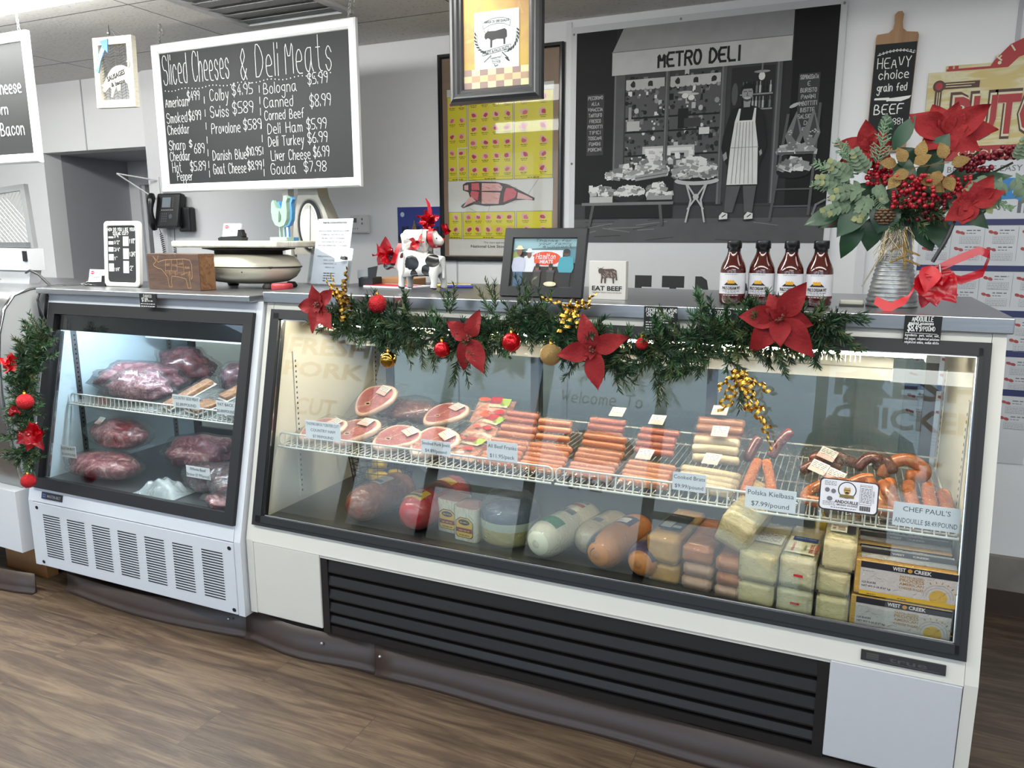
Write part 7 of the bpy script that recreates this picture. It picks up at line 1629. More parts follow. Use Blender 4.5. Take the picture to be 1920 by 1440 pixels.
jowl((-1.165, 2.150, SZ + .004), -8, 12, 'orange printed smoked pork jowl pack behind its price card'); jowl((-1.175, 2.33, SZ + .03), -20, 22, 'smoked pork jowl pack leaning in the second row'); jowl((-1.19, 2.47, SZ + .05), 5, 30, 'darkest smoked pork jowl pack at the very back')
# ------------------------------------------------ sausage packs
def sausage(mb, P, r, n=10, sm=2):
    Q = [Vector(p) for p in P]
    for _ in range(sm):
        O = [Q[0]]
        for a, b in zip(Q, Q[1:]): O += [a.lerp(b, .25), a.lerp(b, .75)]
        Q = O + [Q[-1]]
    N_ = len(Q); rs = [r*min(1., .35 + sqrt(max(0, min(i, N_ - 1 - i)))*.45) for i in range(N_)]
    mb.tube(Q, rs, n)
def frank_pack(label, mm, rows, L, r, loc, rot, group, tag_=None, part='frank', bend=0.):
    """sausages lie side by side along x, rows climbing backwards"""
    t = thing('sausage_pack', label, 'sausages', (0, 0, 0), group); wmax = 0
    for (y, z) in rows:
        m = MB(); dx = rnd.uniform(-.004, .004); dz = rnd.uniform(-.001, .001); s_ = rnd.uniform(-.004, .004)
        sausage(m, [(-L/2 + dx, y + s_, z + dz + r), (-L/4, y + bend*.7, z + r), (0, y + bend, z + dz + r), (L/4, y + bend*.7, z + r), (L/2 + dx, y - s_, z + dz + r)], r, 10); m.build(part, mm, t)
    y0, y1 = rows[0][0], rows[-1][0]; zt = max(z for y, z in rows)
    def top(y):
        k = (y - y0)/max(1e-6, y1 - y0); k = max(0, min(1, k)); i = min(len(rows) - 2, int(k*(len(rows) - 1))); a = k*(len(rows) - 1) - i
        return rows[i][1]*(1 - a) + rows[i + 1][1]*a
    def fn(u, v):
        x = (u - .5)*(L + .045); y = y0 - r*2.0 + v*(y1 - y0 + r*4.2); e = max(0, min(1, min(v, 1 - v)*9))*max(0, min(1, min(u, 1 - u)*8))
        return Vector((x, y, .001 + (top(y) + 2*r + .0045)*e**.5 + .0022*noise.noise(Vector((u*9, v*9, L*50)))))
    m = MB(); m.grid(fn, 22, 22); m.build('vacuum_wrap', wrapM, t)
    if tag_:
        m = MB(); f = Fr((tag_[0], tag_[1], tag_[2]), (1, -.1, .05), (.1, .75, .55), .0008); sticker(m, f, .05, .042, 0, 1, 2); m.build('label_sticker', [stick, stickP, greyink], t)
    return place(t, loc, rot)
GR = 'packs of beef franks'
R5 = [(.0, 0), (.021, .004), (.040, .012), (.058, .022), (.075, .034), (.09, .046)]
frank_pack('pack of franks at the left, behind the All Beef Franks price card', frankM, R5, .142, .0118, (-1.005, 2.142, SZ + .004), (0, 0, rad(-6)), GR)
frank_pack('second frank pack, left of the gap between the two wire shelves', frankM, R5, .150, .0118, (-.855, 2.138, SZ + .004), (0, 0, rad(-4)), GR)
frank_pack('frank pack just right of the gap between the two wire shelves', mat('frank_pink', '#c9826a', .3, coat=.5), R5, .150, .0122, (-.690, 2.140, SZ + .004), (0, 0, rad(-5)), GR)
frank_pack('frank pack with a sticker on top, left of the white brats', mat('frank_pale', '#cf8560', .3, coat=.5), R5[:5], .150, .0118, (-.518, 2.130, SZ + .004), (0, 0, rad(-5)), GR, (-.055, .085, .058))
R4 = [(.0, 0), (.022, .016), (.042, .034), (.06, .052)]
frank_pack('tall stack of franks standing behind the second frank pack', frankM, [(0, .02), (.012, .045), (.026, .07), (.040, .09)], .12, .0115, (-.865, 2.285, SZ + .02), (0, 0, 0), GR)
frank_pack('reddish franks at the back of the shelf, left of centre', mat('frank_red', '#b0604a', .3, coat=.5), R4, .13, .012, (-1.03, 2.36, SZ + .05), (0, 0, rad(-4)), GR); frank_pack('reddish franks at the back of the shelf, centre', mat('frank_red', '#b0604a'), R4, .13, .012, (-.72, 2.38, SZ + .05), (0, 0, rad(-2)), GR, (.0, .06, .085)); frank_pack('reddish franks behind the pack with a sticker on top', mat('frank_red', '#b0604a'), R4, .13, .012, (-.535, 2.33, SZ + .045), (0, 0, rad(-3)), GR, (-.04, .07, .085))
frank_pack('franks in the second row, between the red franks and the tall stack', frankM, R4, .14, .0118, (-1.0, 2.262, SZ + .02), (rad(6), 0, rad(-4)), GR)
frank_pack('franks in the second row behind the pack right of the shelf gap', frankM, R4, .15, .0118, (-.695, 2.262, SZ + .02), (rad(6), 0, rad(-3)), GR)
RB = [(.0, 0), (.027, .003), (.052, .012), (.075, .024)]
GB = 'packs of cooked brats'
frank_pack('pack of white cooked brats behind its price card', bratM, RB, .180, .0155, (-.345, 2.140, SZ + .004), (0, 0, rad(-8)), GB, (-.035, .095, .062), 'bratwurst', .006)
frank_pack('brats leaning in the second row, with a paper label', bratM, [(0, .02), (.02, .045), (.04, .065)], .14, .0145, (-.335, 2.30, SZ + .03), (0, 0, rad(4)), GB, (-.02, .03, .10), 'bratwurst', .006)
frank_pack('brownish brats at the very back under a pink label', mat('brat_brown', '#a06a4c', .3, coat=.5), [(0, .04), (.02, .065), (.04, .085)], .15, .0145, (-.35, 2.44, SZ + .04), (0, 0, rad(2)), GB, (-.03, .03, .125), 'bratwurst', .006)
def ring_pack(label, group, parts, wrap, loc, rot=(0, 0, 0), mm=kielM, part='sausage', tag_=None, r=.016):
    t = thing('sausage_pack', label, 'sausages', (0, 0, 0), group)
    for P in parts: m = MB(); sausage(m, P, r, 12); m.build(part, mm, t)
    (x0, x1, y0, y1, h) = wrap
    m = MB(); m.grid(lambda u, v: Vector((x0 + (x1 - x0)*u, y0 + (y1 - y0)*v, .001 + (h + .10*v*0)*max(0, sin(pi*u))**.35*max(0, sin(pi*v))**.35 + .004*noise.noise(Vector((u*6, v*6, x0*9))))), 22, 22); m.build('vacuum_wrap', wrapM, t)
    if tag_: m = MB(); f = Fr(tag_, (1, -.4, -.25), (.35, .8, .5), .0008); sticker(m, f, .05, .045, 0, 1, 2); m.build('label_sticker', [stick, stickP, greyink], t)
    return place(t, loc, rot)
GK = 'packs of smoked sausage'
z_ = .017
ring_pack('polska kielbasa pack of two straight orange sausages behind the kielbasa card', GK, [[(-.040, 0, z_), (-.036, .06, z_ + .01), (-.026, .13, z_ + .03), (-.012, .19, z_ + .05)], [(.030, .0, z_), (.030, .06, z_ + .01), (.020, .13, z_ + .03), (.010, .19, z_ + .05)]], (-.085, .075, -.03, .22, .085), (-.185, 2.135, SZ + .004), (0, 0, rad(4)))
ring_pack('dark twisted sausages standing behind the kielbasa, left pair', GK, [[(-.05, 0, .03), (-.035, .03, .07), (-.02, .05, .10)], [(.02, 0, .05), (.035, .02, .085), (.06, .04, .12), (.07, .05, .125)]], (-.10, .10, -.03, .10, .14), (-.20, 2.37, SZ + .02), mm=smokeM)
ring_pack('curved orange ring sausage right of the kielbasa card', GK, [[(.07, .09, z_ + .03), (.02, .10, z_ + .03), (-.04, .06, z_ + .01), (-.05, .0, z_), (-.01, -.015, z_), (.045, -.01, z_)]], (-.095, .10, -.05, .17, .065), (-.02, 2.16, SZ + .004), tag_=(-.05, .12, .070))
ring_pack('dark sausages with a slanted pink sticker in the second row', GK, [[(-.06, 0, .03), (-.02, .02, .06), (.05, .01, .05)], [(-.04, .04, .06), (.02, .05, .085), (.07, .03, .07)]], (-.11, .11, -.04, .11, .11), (-.03, 2.34, SZ + .015), mm=smokeM, tag_=(-.02, .0, .085))
ring_pack('bent orange sausages forming a peak behind the andouille sticker', GK, [[(-.075, .0, z_), (-.045, .06, z_ + .025), (.0, .10, z_ + .045), (.03, .105, z_ + .045)], [(.02, .09, z_ + .045), (.03, .04, z_ + .03), (.055, -.02, z_)], [(.05, .085, z_ + .045), (.065, .04, z_ + .03), (.09, -.01, z_)], [(.015, -.01, z_), (.05, -.03, z_), (.09, -.03, z_)]], (-.11, .125, -.06, .16, .08), (.075, 2.175, SZ + .004), tag_=(-.10, .09, .055), r=.0165)
ring_pack('dark paired sausages in the back row above the andouille', GK, [[(-.07, 0, .04), (-.04, .02, .075), (.0, .02, .06)], [(.0, 0, .05), (.03, .02, .09), (.07, .02, .08)], [(.05, .03, .05), (.08, .02, .09), (.10, .0, .05)]], (-.11, .13, -.04, .08, .12), (.06, 2.36, SZ + .015), mm=smokeM)
ring_pack('four fat andouille links at the right end behind the CHEF PAULS card', GK, [[(-.06, .115, z_ + .045), (-.062, .07, z_ + .03), (-.045, .0, z_), (-.02, -.02, z_)], [(-.012, .115, z_ + .045), (-.012, .06, z_ + .03), (.0, -.02, z_)], [(.035, .115, z_ + .045), (.034, .06, z_ + .03), (.04, -.02, z_)], [(.07, .10, z_ + .035), (.075, .04, z_ + .02), (.073, -.01, z_)]], (-.09, .10, -.045, .15, .085), (.205, 2.165, SZ + .004), r=.0185)
ring_pack('dark ring sausage at the back right corner of the upper shelf', GK, [[(-.06, .0, .03), (-.05, .01, .07), (.0, .02, .095), (.05, .01, .07), (.045, 0, .045), (.0, -.01, .05)]], (-.10, .09, -.04, .07, .11), (.19, 2.37, SZ + .015), mm=kielM, r=.019)

# ------------------------------------------------ paper price cards clipped to the shelf fronts
def card(x0, x1, z0, z1, y, lines, label, h, lean=0.):
    t = thing('price_card', label, 'price card', ((x0 + x1)/2, y, z0), 'printed price cards'); m = MB(); V = (0, sin(rad(lean)), cos(rad(lean))); m.mi(0); m.prism([(0, 0), (x1 - x0, 0), (x1 - x0, z1 - z0), (0, z1 - z0)], (x0, y, z0), (1, 0, 0), V, .001); f = Fr((x0, y, z0), (1, 0, 0), V, .0006); m.mi(1); H = z1 - z0; n = len(lines)
    for k, s_ in enumerate(lines):
        V_, F_ = font_mesh(s_); wd = max(p[0] for p in V_)*h/.72
        m.type(f, s_, (x1 - x0)/2, H*(1 - (k + .62)/n) - h*.2, h, wid=min(wd, (x1 - x0)*.94))
    m.build('card', [mat('card_paper', '#f0eff6', .6, var=.02), ink], t, world=True)
card(-1.725, -1.575, .772, .838, 2.090, ('THOMAS BROS. "CENTER CUT"', 'COUNTRY HAM', '$7.99/POUND'), 'white price card for center cut country ham at the left of the shelf', .0105)
card(-1.252, -1.142, .772, .820, 2.090, ('Smoked Pork Jowls', '$4.89/pound'), 'white price card for smoked pork jowls', .0115)
card(-1.010, -.905, .780, .842, 2.088, ('All Beef Franks', '$11.95/pack'), 'white price card for all beef franks', .0125)
card(-.420, -.326, .762, .815, 2.088, ('Cooked Brats', '$9.99/pound'), 'white price card for cooked brats', .0115)
card(-.218, -.086, .738, .800, 2.087, ('Polska Kielbasa', '$7.99/pound'), 'white price card for polska kielbasa', .0140)
card(.148, .298, .745, .808, 2.087, ("CHEF PAUL'S", 'ANDOUILLE $8.49/POUND'), 'widest white price card, for andouille, at the right end of the shelf', .0135)
# sticker on the outside of the glass
v0 = SL.v(.778); t = thing('andouille_label', 'black bordered andouille package label stuck on the glass at the right', 'label', SL.p(.04, v0, .001))
f = SL.frame(-.030, v0, .0012, .0005); m = MB(); R1 = rrect(.140, .082, .010)
m.mi(0); m.poly(f, [(u + .070, v) for u, v in R1], 0); m.mi(1); m.poly(f, [(u*.955 + .070, v*.93 + .003) for u, v in R1], 1); m.mi(0); m.oval(f, .066, .056, .022, .0215, 2, 20); m.mi(1); m.oval(f, .066, .056, .0195, .019, 3, 20); m.mi(3); m.oval(f, .066, .055, .0085, .0115, 4, 14); m.mi(2); m.rect(f, .049, .036, .083, .044, 5); m.mi(1); m.oval(f, .066, .067, .0075, .005, 5, 12); m.mi(0); m.line(f, [(.060, .056), (.072, .056)], .0018, 5); m.oval(f, .066, .049, .005, .0028, 5, 8)
m.mi(0); m.type(f, 'ANDOUILLE', .066, .021, .0078, wid=.056, bold=.03, k=3); m.type(f, 'SMOKED SAUSAGE', .068, .0145, .0045, wid=.05, bold=.01, k=3); m.scribble(f, .03, .09, .008, .0025, 3)
m.mi(4)
for k in range(3): m.scribble(f, .012, .040, .073 - k*.004, .0025, 3)
m.oval(f, .019, .052, .006, .006, 3, 12); m.oval(f, .034, .050, .006, .006, 3, 12); m.oval(f, .026, .030, .007, .006, 3, 10)
for k in range(3): m.scribble(f, .010, .040, .021 - k*.004, .0022, 3)
m.rect(f, .096, .024, .124, .074, 3); m.mi(1); m.rect(f, .0968, .0248, .1232, .0732, 4); m.mi(0); m.type(f, 'Nutrition Facts', .11, .069, .003, wid=.025, k=5, bold=.02)
for k in range(10): m.scribble(f, .0985, .122, .064 - k*.0039, .0024, 5)
for k in range(14): m.rect(f, .098 + k*.0018, .008, .0990 + k*.0018 + .0005*(k % 3 == 0), .020, 3)
m.type(f, 'LOT 248047', .130, .046, .0038, wid=.03, ang=pi/2, k=3)
m.build('label', [mat('label_border', '#231516', .4), mat('label_face', '#e2e1e6', .4), mat('label_ribbon', '#7c6a3a', .5), mat('label_gold_pale', '#c09a5a', .5), greyink], t, world=True)

# ------------------------------------------------ lower deck of the wide case
DZK = .485
t = thing('wire_basket', 'dark wire basket of yellow lemons at the back left of the lower deck', 'basket', (-1.66, 2.46, DZK))
m = MB()
for k in range(7):
    z = DZK + .004 + k*.026; q = .105 + .004*k; m.tube([(-1.66 + q*cos(a)*1.15, 2.46 + q*sin(a)*.8, z) for a in [2*pi*i/20 for i in range(20)]], .0018, 4, closed=True)
for k in range(20): a = 2*pi*k/20; m.tube([(-1.66 + .105*cos(a)*1.15, 2.46 + .105*sin(a)*.8, DZK + .004), (-1.66 + .129*cos(a)*1.15, 2.46 + .129*sin(a)*.8, DZK + .16)], .0016, 4)
for k in range(6): m.tube([(-1.76 + k*.04, 2.40, DZK + .004), (-1.76 + k*.04, 2.52, DZK + .004)], .0016, 4)
m.build('basket_wire', mat('dark_wire', '#2d2a3a', .4, .5), t, world=True)
lm = mat('lemon_yellow', '#c9a52a', .4, var=.1)
lemon = None
for (x, y, z, lab) in ((-1.64, 2.42, .535, 'lemon at the front of the dark wire basket'), (-1.70, 2.46, .533, 'lemon at the left in the dark wire basket'), (-1.61, 2.47, .533, 'lemon at the right rear in the dark wire basket'), (-1.655, 2.44, .590, 'lemon on top of the others in the dark wire basket')):
    if lemon is None:
        lemon = thing('lemon', lab, 'fruit', (x, y, z), 'lemons in the basket'); m = MB(); m.lathe([(0, -.042), (.006, -.039), (.022, -.028), (.030, -.010), (.030, .010), (.022, .028), (.006, .039), (0, .042)], n=18, ax='x'); m.build('peel', lm, lemon)
    else: dup(lemon, (x, y, z), rnd.uniform(0, 3), label=lab)
def log(label, x, y0, y1, r, z, mats, draw, name='deli_log', grp='deli meat logs', yaw=0., flat=1., cat='deli meat', wrap=True, tilt=0.):
    """a deli loaf lying front to back; draw(mb, surf) adds printed bands; surf(a, t, k) -> point"""
    L = y1 - y0; t = thing(name, label, cat, (x, y0, z), grp)
    prof = [(0, 0), (r*.30, .003), (r*.62, .012), (r*.86, .030), (r*.97, .055), (r, .085), (r, L - .05), (r*.8, L - .015), (0, L)]
    rr = lambda tt: next((a[0] + (b[0] - a[0])*(tt - a[1])/max(1e-6, b[1] - a[1]) for a, b in zip(prof, prof[1:]) if a[1] <= tt <= b[1]), r)
    surf = lambda a, tt, k=1: Vector(((rr(tt) + .0008*k)*sin(a), tt, r*flat + (rr(tt) + .0008*k)*cos(a)*flat))
    m = MB(); m.grid(lambda u, v: surf(2*pi*v, [p[1] for p in prof][int(round(u*(len(prof) - 1)))], 0) if True else None, len(prof) - 1, 32); m.build('loaf', mats[0], t)
    m = MB(); m.mi(0)
    def band(a0, a1, t0, t1, mi, k=1): m.mi(mi); m.grid(lambda u, v: surf(a0 + (a1 - a0)*u, t0 + (t1 - t0)*v, k), 16, 6)
    draw(m, band, surf); 
    if m.v: m.build('casing_print', mats[1:], t)
    if wrap: m = MB(); m.grid(lambda u, v: surf(2*pi*v, -.004 + u*(L + .006), 5 + 3*noise.noise(Vector((u*6, cos(2*pi*v)*2, sin(2*pi*v)*2)))) if 0 < u < 1 else Vector((0, (-.004 if u <= 0 else L + .003), r*flat)), 16, 32); m.build('wrap', wrapM, t)
    t.rotation_euler = (rad(tilt), 0, rad(yaw)); return t
redP = mat('bologna_red', '#b3171c', .25, var=.1, coat=.6); yelP = mat('label_yellow', '#d2ab2e', .35); marP = mat('label_wine', '#6d1a24', .35); navP = mat('wrap_navy', '#2b2c52', .35); purP = mat('wrap_purple', '#3b2350', .35); orgP = mat('smoked_orange', '#c07a3c', .4, var=.1); whtP = mat('turkey_cream', '#d7d2b8', .35, var=.05, coat=.4); grnP = mat('band_green', '#1f7a50', .35); tanP = mat('roast_tan', '#b0906a', .4, var=.15)
log('brown smoked ham loaf in clear film at the left of the lower deck', -1.520, 2.06, 2.36, .063, DZK, [streaky('smoked_ham', '#7c3a26', '#94502f', '#a86a44', .3, 16, (1, 1, 1), 2, .4, .6, coat=.5), stick, greyink], lambda m, b, s: (b(-.5, .4, .12, .20, 0), b(-.42, .32, .13, .15, 1, 2)), yaw=-8)
log('bright red bologna log with a yellow crest label', -1.300, 2.065, 2.40, .066, DZK, [redP, yelP, marP, blackM], lambda m, b, s: (b(-.75, .55, .035, .095, 0), b(-.60, .40, .045, .055, 2, 2), b(-.35, .2, .062, .09, 1, 2), b(-.9, .7, .115, .19, 1), b(-.8, .6, .21, .25, 0)), yaw=-6)
def tub(loc, label):
    t = thing('cheese_tub', label, 'tub', (0, 0, 0), 'square liver cheese tubs'); w = .046
    m = MB(); P = [(u, v) for u, v in rrect(.092, .092, .016)]
    m.prism([(u, v - .046) for u, v in P], (0, 0, .112), (1, 0, 0), (0, 1, 0), .112); m.build('block', whtP, t)
    m = MB(); m.prism([(u*.9, (v - .046)*.9) for u, v in P], (0, 0, .1135), (1, 0, 0), (0, 1, 0), .002); m.build('pink_top', mat('liver_pink', '#b98a82', .35), t)
    f = Fr((-.034, -.0462, .012), eps=.0008); m = MB(); L1 = [(.0, .008), (.008, .0), (.060, .0), (.068, .008), (.068, .056), (.060, .062), (.050, .070), (.018, .070), (.008, .062), (0, .056)]
    m.mi(0); m.poly(f, L1); m.mi(1); m.poly(f, [(.034 + (u - .034)*.93, .035 + (v - .035)*.94) for u, v in L1], 2); m.mi(2); m.rect(f, .003, .019, .065, .034, 3); m.mi(0); m.oval(f, .034, .054, .022, .010, 3, 14); m.mi(1); m.scribble(f, .018, .05, .052, .005, 4); m.scribble(f, .014, .055, .024, .005, 4); m.mi(0); m.scribble(f, .015, .055, .008, .004, 3); m.build('front_label', [blackM, mat('tub_gold', '#c29a35', .4), marP], t)
    m = MB(); m.prism([(u*1.04, (v - .046)*1.04) for u, v in P], (0, 0, .1165), (1, 0, 0), (0, 1, 0), .115); m.build('wrap', wrapM, t)
    return place(t, loc, (0, 0, rad(-6)))
tub((-1.183, 2.19, DZK), 'left and farther of the two square liver cheese tubs'); tub((-1.095, 2.145, DZK), 'right and nearer of the two square liver cheese tubs')
t = thing('round_cheese', 'big round yellow cheese half under clear wrap with a dark band', 'cheese', (-.975, 2.185, DZK))
m = MB(); m.mi(0); m.lathe([(0, .0), (.085, .0), (.094, .012), (.097, .055)], (-.975, 2.185, DZK), 36); m.mi(1); m.lathe([(.097, .055), (.098, .075), (.0985, .082)], (-.975, 2.185, DZK), 36); m.mi(2); m.lathe([(.0985, .082), (.097, .110), (.090, .125), (.060, .140), (0, .145)], (-.975, 2.185, DZK), 36); m.build('wheel', [mat('gouda_yellow', '#b3a356', .4, var=.15, coat=.4), mat('gouda_band', '#b9bfa6', .4), mat('slate_rind', '#3f4a5a', .3, var=.2, coat=.5)], t, world=True)
m = MB(); m.lathe([(.102, .0), (.106, .02), (.105, .09), (.10, .128), (.07, .155), (.0, .165)], (-.975, 2.185, DZK), 36); m.build('wrap', bagM, t, world=True)
log('white turkey breast log with a green band', -.822, 2.035, 2.36, .060, DZK, [whtP, grnP, greyink, redink], lambda m, b, s: (b(-.9, .75, .055, .105, 0), b(-.6, -.1, .16, .20, 1), b(.0, .5, .16, .19, 1), b(-.6, .4, .23, .25, 2), b(-.6, .4, .26, .28, 1)), yaw=-14)
log('pale wrapped turkey loaf between the green banded and the navy banded logs', -.700, 2.115, 2.36, .052, DZK, [mat('turkey_pale', '#b5a68a', .35, var=.12, coat=.5), greyink], lambda m, b, s: b(-.3, .3, .08, .11, 0), yaw=-14)
log('orange smoked turkey log with a navy corner band', -.628, 2.035, 2.33, .057, DZK, [orgP, navP, stick], lambda m, b, s: (b(-2.0, -.35, .004, .075, 0), b(-.9, .5, .15, .22, 0), b(-.6, .2, .16, .2, 1, 2)), yaw=-14)
log('orange smoked turkey log wrapped with a wide purple band', -.500, 2.03, 2.34, .052, DZK, [orgP, purP, stick, navP], lambda m, b, s: (b(-1.6, 1.3, .020, .075, 0), b(-1.0, .8, .13, .16, 2), b(-.8, .6, .18, .24, 2)), yaw=-10)
def cheese(loc, rot, size, m_, label, group, draw=None, wrap=wrapM, lumpy=.0015):
    w, d, h = size; t = thing('cheese_block', label, 'cheese', (0, 0, 0), group)
    m = MB(); V = []; bm = bmesh.new(); bmesh.ops.create_cube(bm, size=1.)
    for v in bm.verts: v.co = Vector((v.co.x*w, v.co.y*d, v.co.z*h))
    bmesh.ops.bevel(bm, geom=list(bm.edges), offset=.006, segments=2, affect='EDGES'); bmesh.ops.subdivide_edges(bm, edges=[e for e in bm.edges if e.calc_length() > .03], cuts=5, use_grid_fill=True)
    bm.verts.index_update(); sd = rnd.random()*50
    m.add([v.co + Vector((0, d/2, h/2)) + Vector((noise.noise(v.co*28 + Vector((sd, 0, 0))), noise.noise(v.co*28 + Vector((0, sd, 0))), noise.noise(v.co*28 + Vector((0, 0, sd)))))*lumpy for v in bm.verts], [tuple(v.index for v in f.verts) for f in bm.faces], True); bm.free(); m.build('cheese', m_, t)
    if draw: m = MB(); mm = draw(m, w, d, h); m.build('label', mm, t)
    m = MB(); m.box((0, d/2, h/2 + .0005), (w + .006, d + .006, h + .004), bev=.006); m.build('wrap', wrap, t)
    return place(t, loc, rot)
ched = streaky('yellow_cheddar', '#c08a34', '#cf9d4c', '#b57c2c', .35, 9, (1, 1, 1), 2, .4, .6, coat=.4); colb = streaky('orange_colby', '#b3622a', '#c47a3a', '#a05424', .3, 12, (1, 1, 1), 2, .4, .6, coat=.5)
prov = mat('pale_cheese', '#dfcf98', .34, var=.06, scale=18, bump=.5, bscale=35, coat=.5); prov2 = mat('pale_cheese_greenish', '#dad0a6', .34, var=.06, scale=18, bump=.5, bscale=35, coat=.5)
def lab_black(m, w, d, h):
    f = Fr((-w*.40, d*.22, h), (1, 0, 0), (0, 1, 0), .0035); m.mi(0); m.rect(f, 0, 0, w*.8, d*.5); m.mi(1); m.rect(f, w*.06, .012, w*.40, d*.25, 2); m.rect(f, w*.46, .012, w*.72, d*.12, 2); m.mi(2); m.scribble(f, w*.1, w*.7, d*.40, .008, 2); return [blackM, mat('label_silver', '#8d8b84', .4), greyink]
cheese((-.432, 2.055, DZK), (0, 0, rad(-6)), (.092, .26, .058), ched, 'bottom yellow cheddar loaf of the left cheddar stack', 'cheddar loaves'); cheese((-.436, 2.050, DZK + .0635), (0, 0, rad(-8)), (.092, .26, .078), ched, 'top yellow cheddar loaf with a black label', 'cheddar loaves', lab_black)
for k, (z, h) in enumerate(((0, .036), (.041, .036), (.082, .046))): cheese((-.335 + .004*(k % 2), 2.045, DZK + z), (0, 0, rad(-7 + k)), (.084, .25, h), colb if k == 2 else mat('colby_pale', '#c79a7c', .35, coat=.5), ('bottom block of the left orange colby stack', 'middle block of the left orange colby stack', 'top block of the left orange colby stack')[k], 'colby blocks')
for k, (z, h) in enumerate(((0, .032), (.037, .034), (.076, .040))): cheese((-.243 + .003*(k % 2), 2.030, DZK + z), (0, 0, rad(-8 + k)), (.076, .24, h), colb if k else mat('colby_pale', '#c79a7c'), ('bottom block of the right orange colby stack', 'middle block of the right orange colby stack', 'top block of the right orange colby stack, under the tilted white block')[k], 'colby blocks')
GP = 'blocks of white cheese'
def lab_text(m, w, d, h):
    f = Fr((-w*.35, d*.30, h), (1, 0, 0), (0, 1, 0), .0035); m.mi(0); m.rect(f, 0, 0, w*.8, d*.32); m.mi(1)
    for k in range(9): m.scribble(f, w*.04, w*.75, .006 + k*.0075, .004, 2)
    return [mat('sheet_label', '#cfcbb8', .5), mat('violet_ink', '#5c5470', .6)]
def lab_gl(m, w, d, h):
    f = Fr((-w*.42, d*.05, h), (1, 0, 0), (0, 1, 0), .0035); m.mi(0); m.rect(f, 0, d*.02, w*.84, d*.5); m.mi(1); m.rect(f, w*.10, d*.38, w*.82, d*.5, 2); m.mi(0); m.type(f, 'GREAT LAKES', w*.46, d*.425, .007, wid=w*.6, k=3); m.mi(2)
    for s_, u, hh in (('HORIZONTAL', .80, .010), ('STACK PACK', .66, .010), ('CHEESE', .16, .006)): m.type(f, s_, w*u, d*.20, hh, wid=d*.28, ang=-pi/2, k=2, bold=.02)
    m.mi(3); m.type(f, 'MONTEREY', w*.5, d*.20, .006, wid=d*.16, ang=-pi/2, k=2); m.mi(2); 
    g = Fr((-w/2, -.0036, 0), eps=.0008); m.rect(g, w*.42, h*.42, w*.68, h*.50, 2); return [mat('gl_cream', '#cfc8a6', .5), mat('gl_blue', '#2d3f78', .5), redink, mat('gl_green', '#4a6a4a', .5)]
def lab_red(m, w, d, h): g = Fr((-w/2, -.0036, 0), eps=.0008); m.mi(0); m.rect(g, w*.40, h*.46, w*.66, h*.54, 2); return [redink]
cheese((-.172, 2.018, DZK), (0, 0, rad(-6)), (.096, .24, .066), prov, 'bottom block of the first white cheese stack, left', GP); cheese((-.168, 2.012, DZK + .071), (0, 0, rad(-7)), (.098, .24, .086), prov, 'middle block of the first white cheese stack, under the tilted one', GP, lab_text)
cheese((-.250, 2.035, DZK + .148), (rad(13), rad(20), rad(-10)), (.092, .23, .092), prov, 'tilted white cheese block lying across the top of two stacks', GP)
cheese((-.070, 2.008, DZK), (0, 0, rad(-4)), (.088, .24, .070), prov2, 'bottom block of the white stack topped by a blue label', GP, lab_red); cheese((-.068, 2.005, DZK + .075), (0, 0, rad(-5)), (.088, .24, .088), prov2, 'top white block with a blue label and red side lettering', GP, lab_gl)
cheese((.023, 2.000, DZK), (0, 0, rad(-3)), (.078, .22, .070), prov, 'bottom white block of the tall three high stack', GP); cheese((.020, 2.004, DZK + .075), (0, 0, rad(-5)), (.078, .22, .066), prov, 'middle white block of the tall three high stack', GP)
def lab_grid(m, w, d, h):
    f = Fr((-w*.35, d*.28, h), (1, 0, 0), (0, 1, 0), .0035); m.mi(0); m.rect(f, 0, 0, w*.5, d*.4); m.mi(1); m.rect(f, w*.52, 0, w*.78, d*.4); m.mi(2)
    for k in range(5): m.scribble(f, w*.05, w*.45, .01 + k*.012, .007, 2)
    return [mat('sheet_label', '#cfcbb8'), blackM, mat('tan_ink', '#a5794f', .5)]
cheese((.030, 2.000, DZK + .146), (0, 0, rad(-2)), (.078, .22, .078), prov, 'top white block of the tall stack, reaching the wire shelf', GP, lab_grid)
# two white blocks at the back, yellow bottle top
t = thing('squeeze_bottle', 'yellow squeeze bottle standing behind the white cheese stacks', 'bottle', (-.02, 2.31, DZK)); m = MB(); m.lathe([(0, 0), (.026, 0), (.028, .01), (.028, .13), (.012, .150), (.010, .17), (0, .172)], (-.02, 2.31, DZK), 18); m.build('bottle', mat('mustard_yellow', '#cfae2a', .4), t, world=True); m = MB(); m.lathe([(.018, .148), (.018, .165), (.006, .185), (0, .205)], (-.02, 2.31, DZK), 14); m.build('nozzle', mat('mustard_cap', '#d8b730', .4), t, world=True)
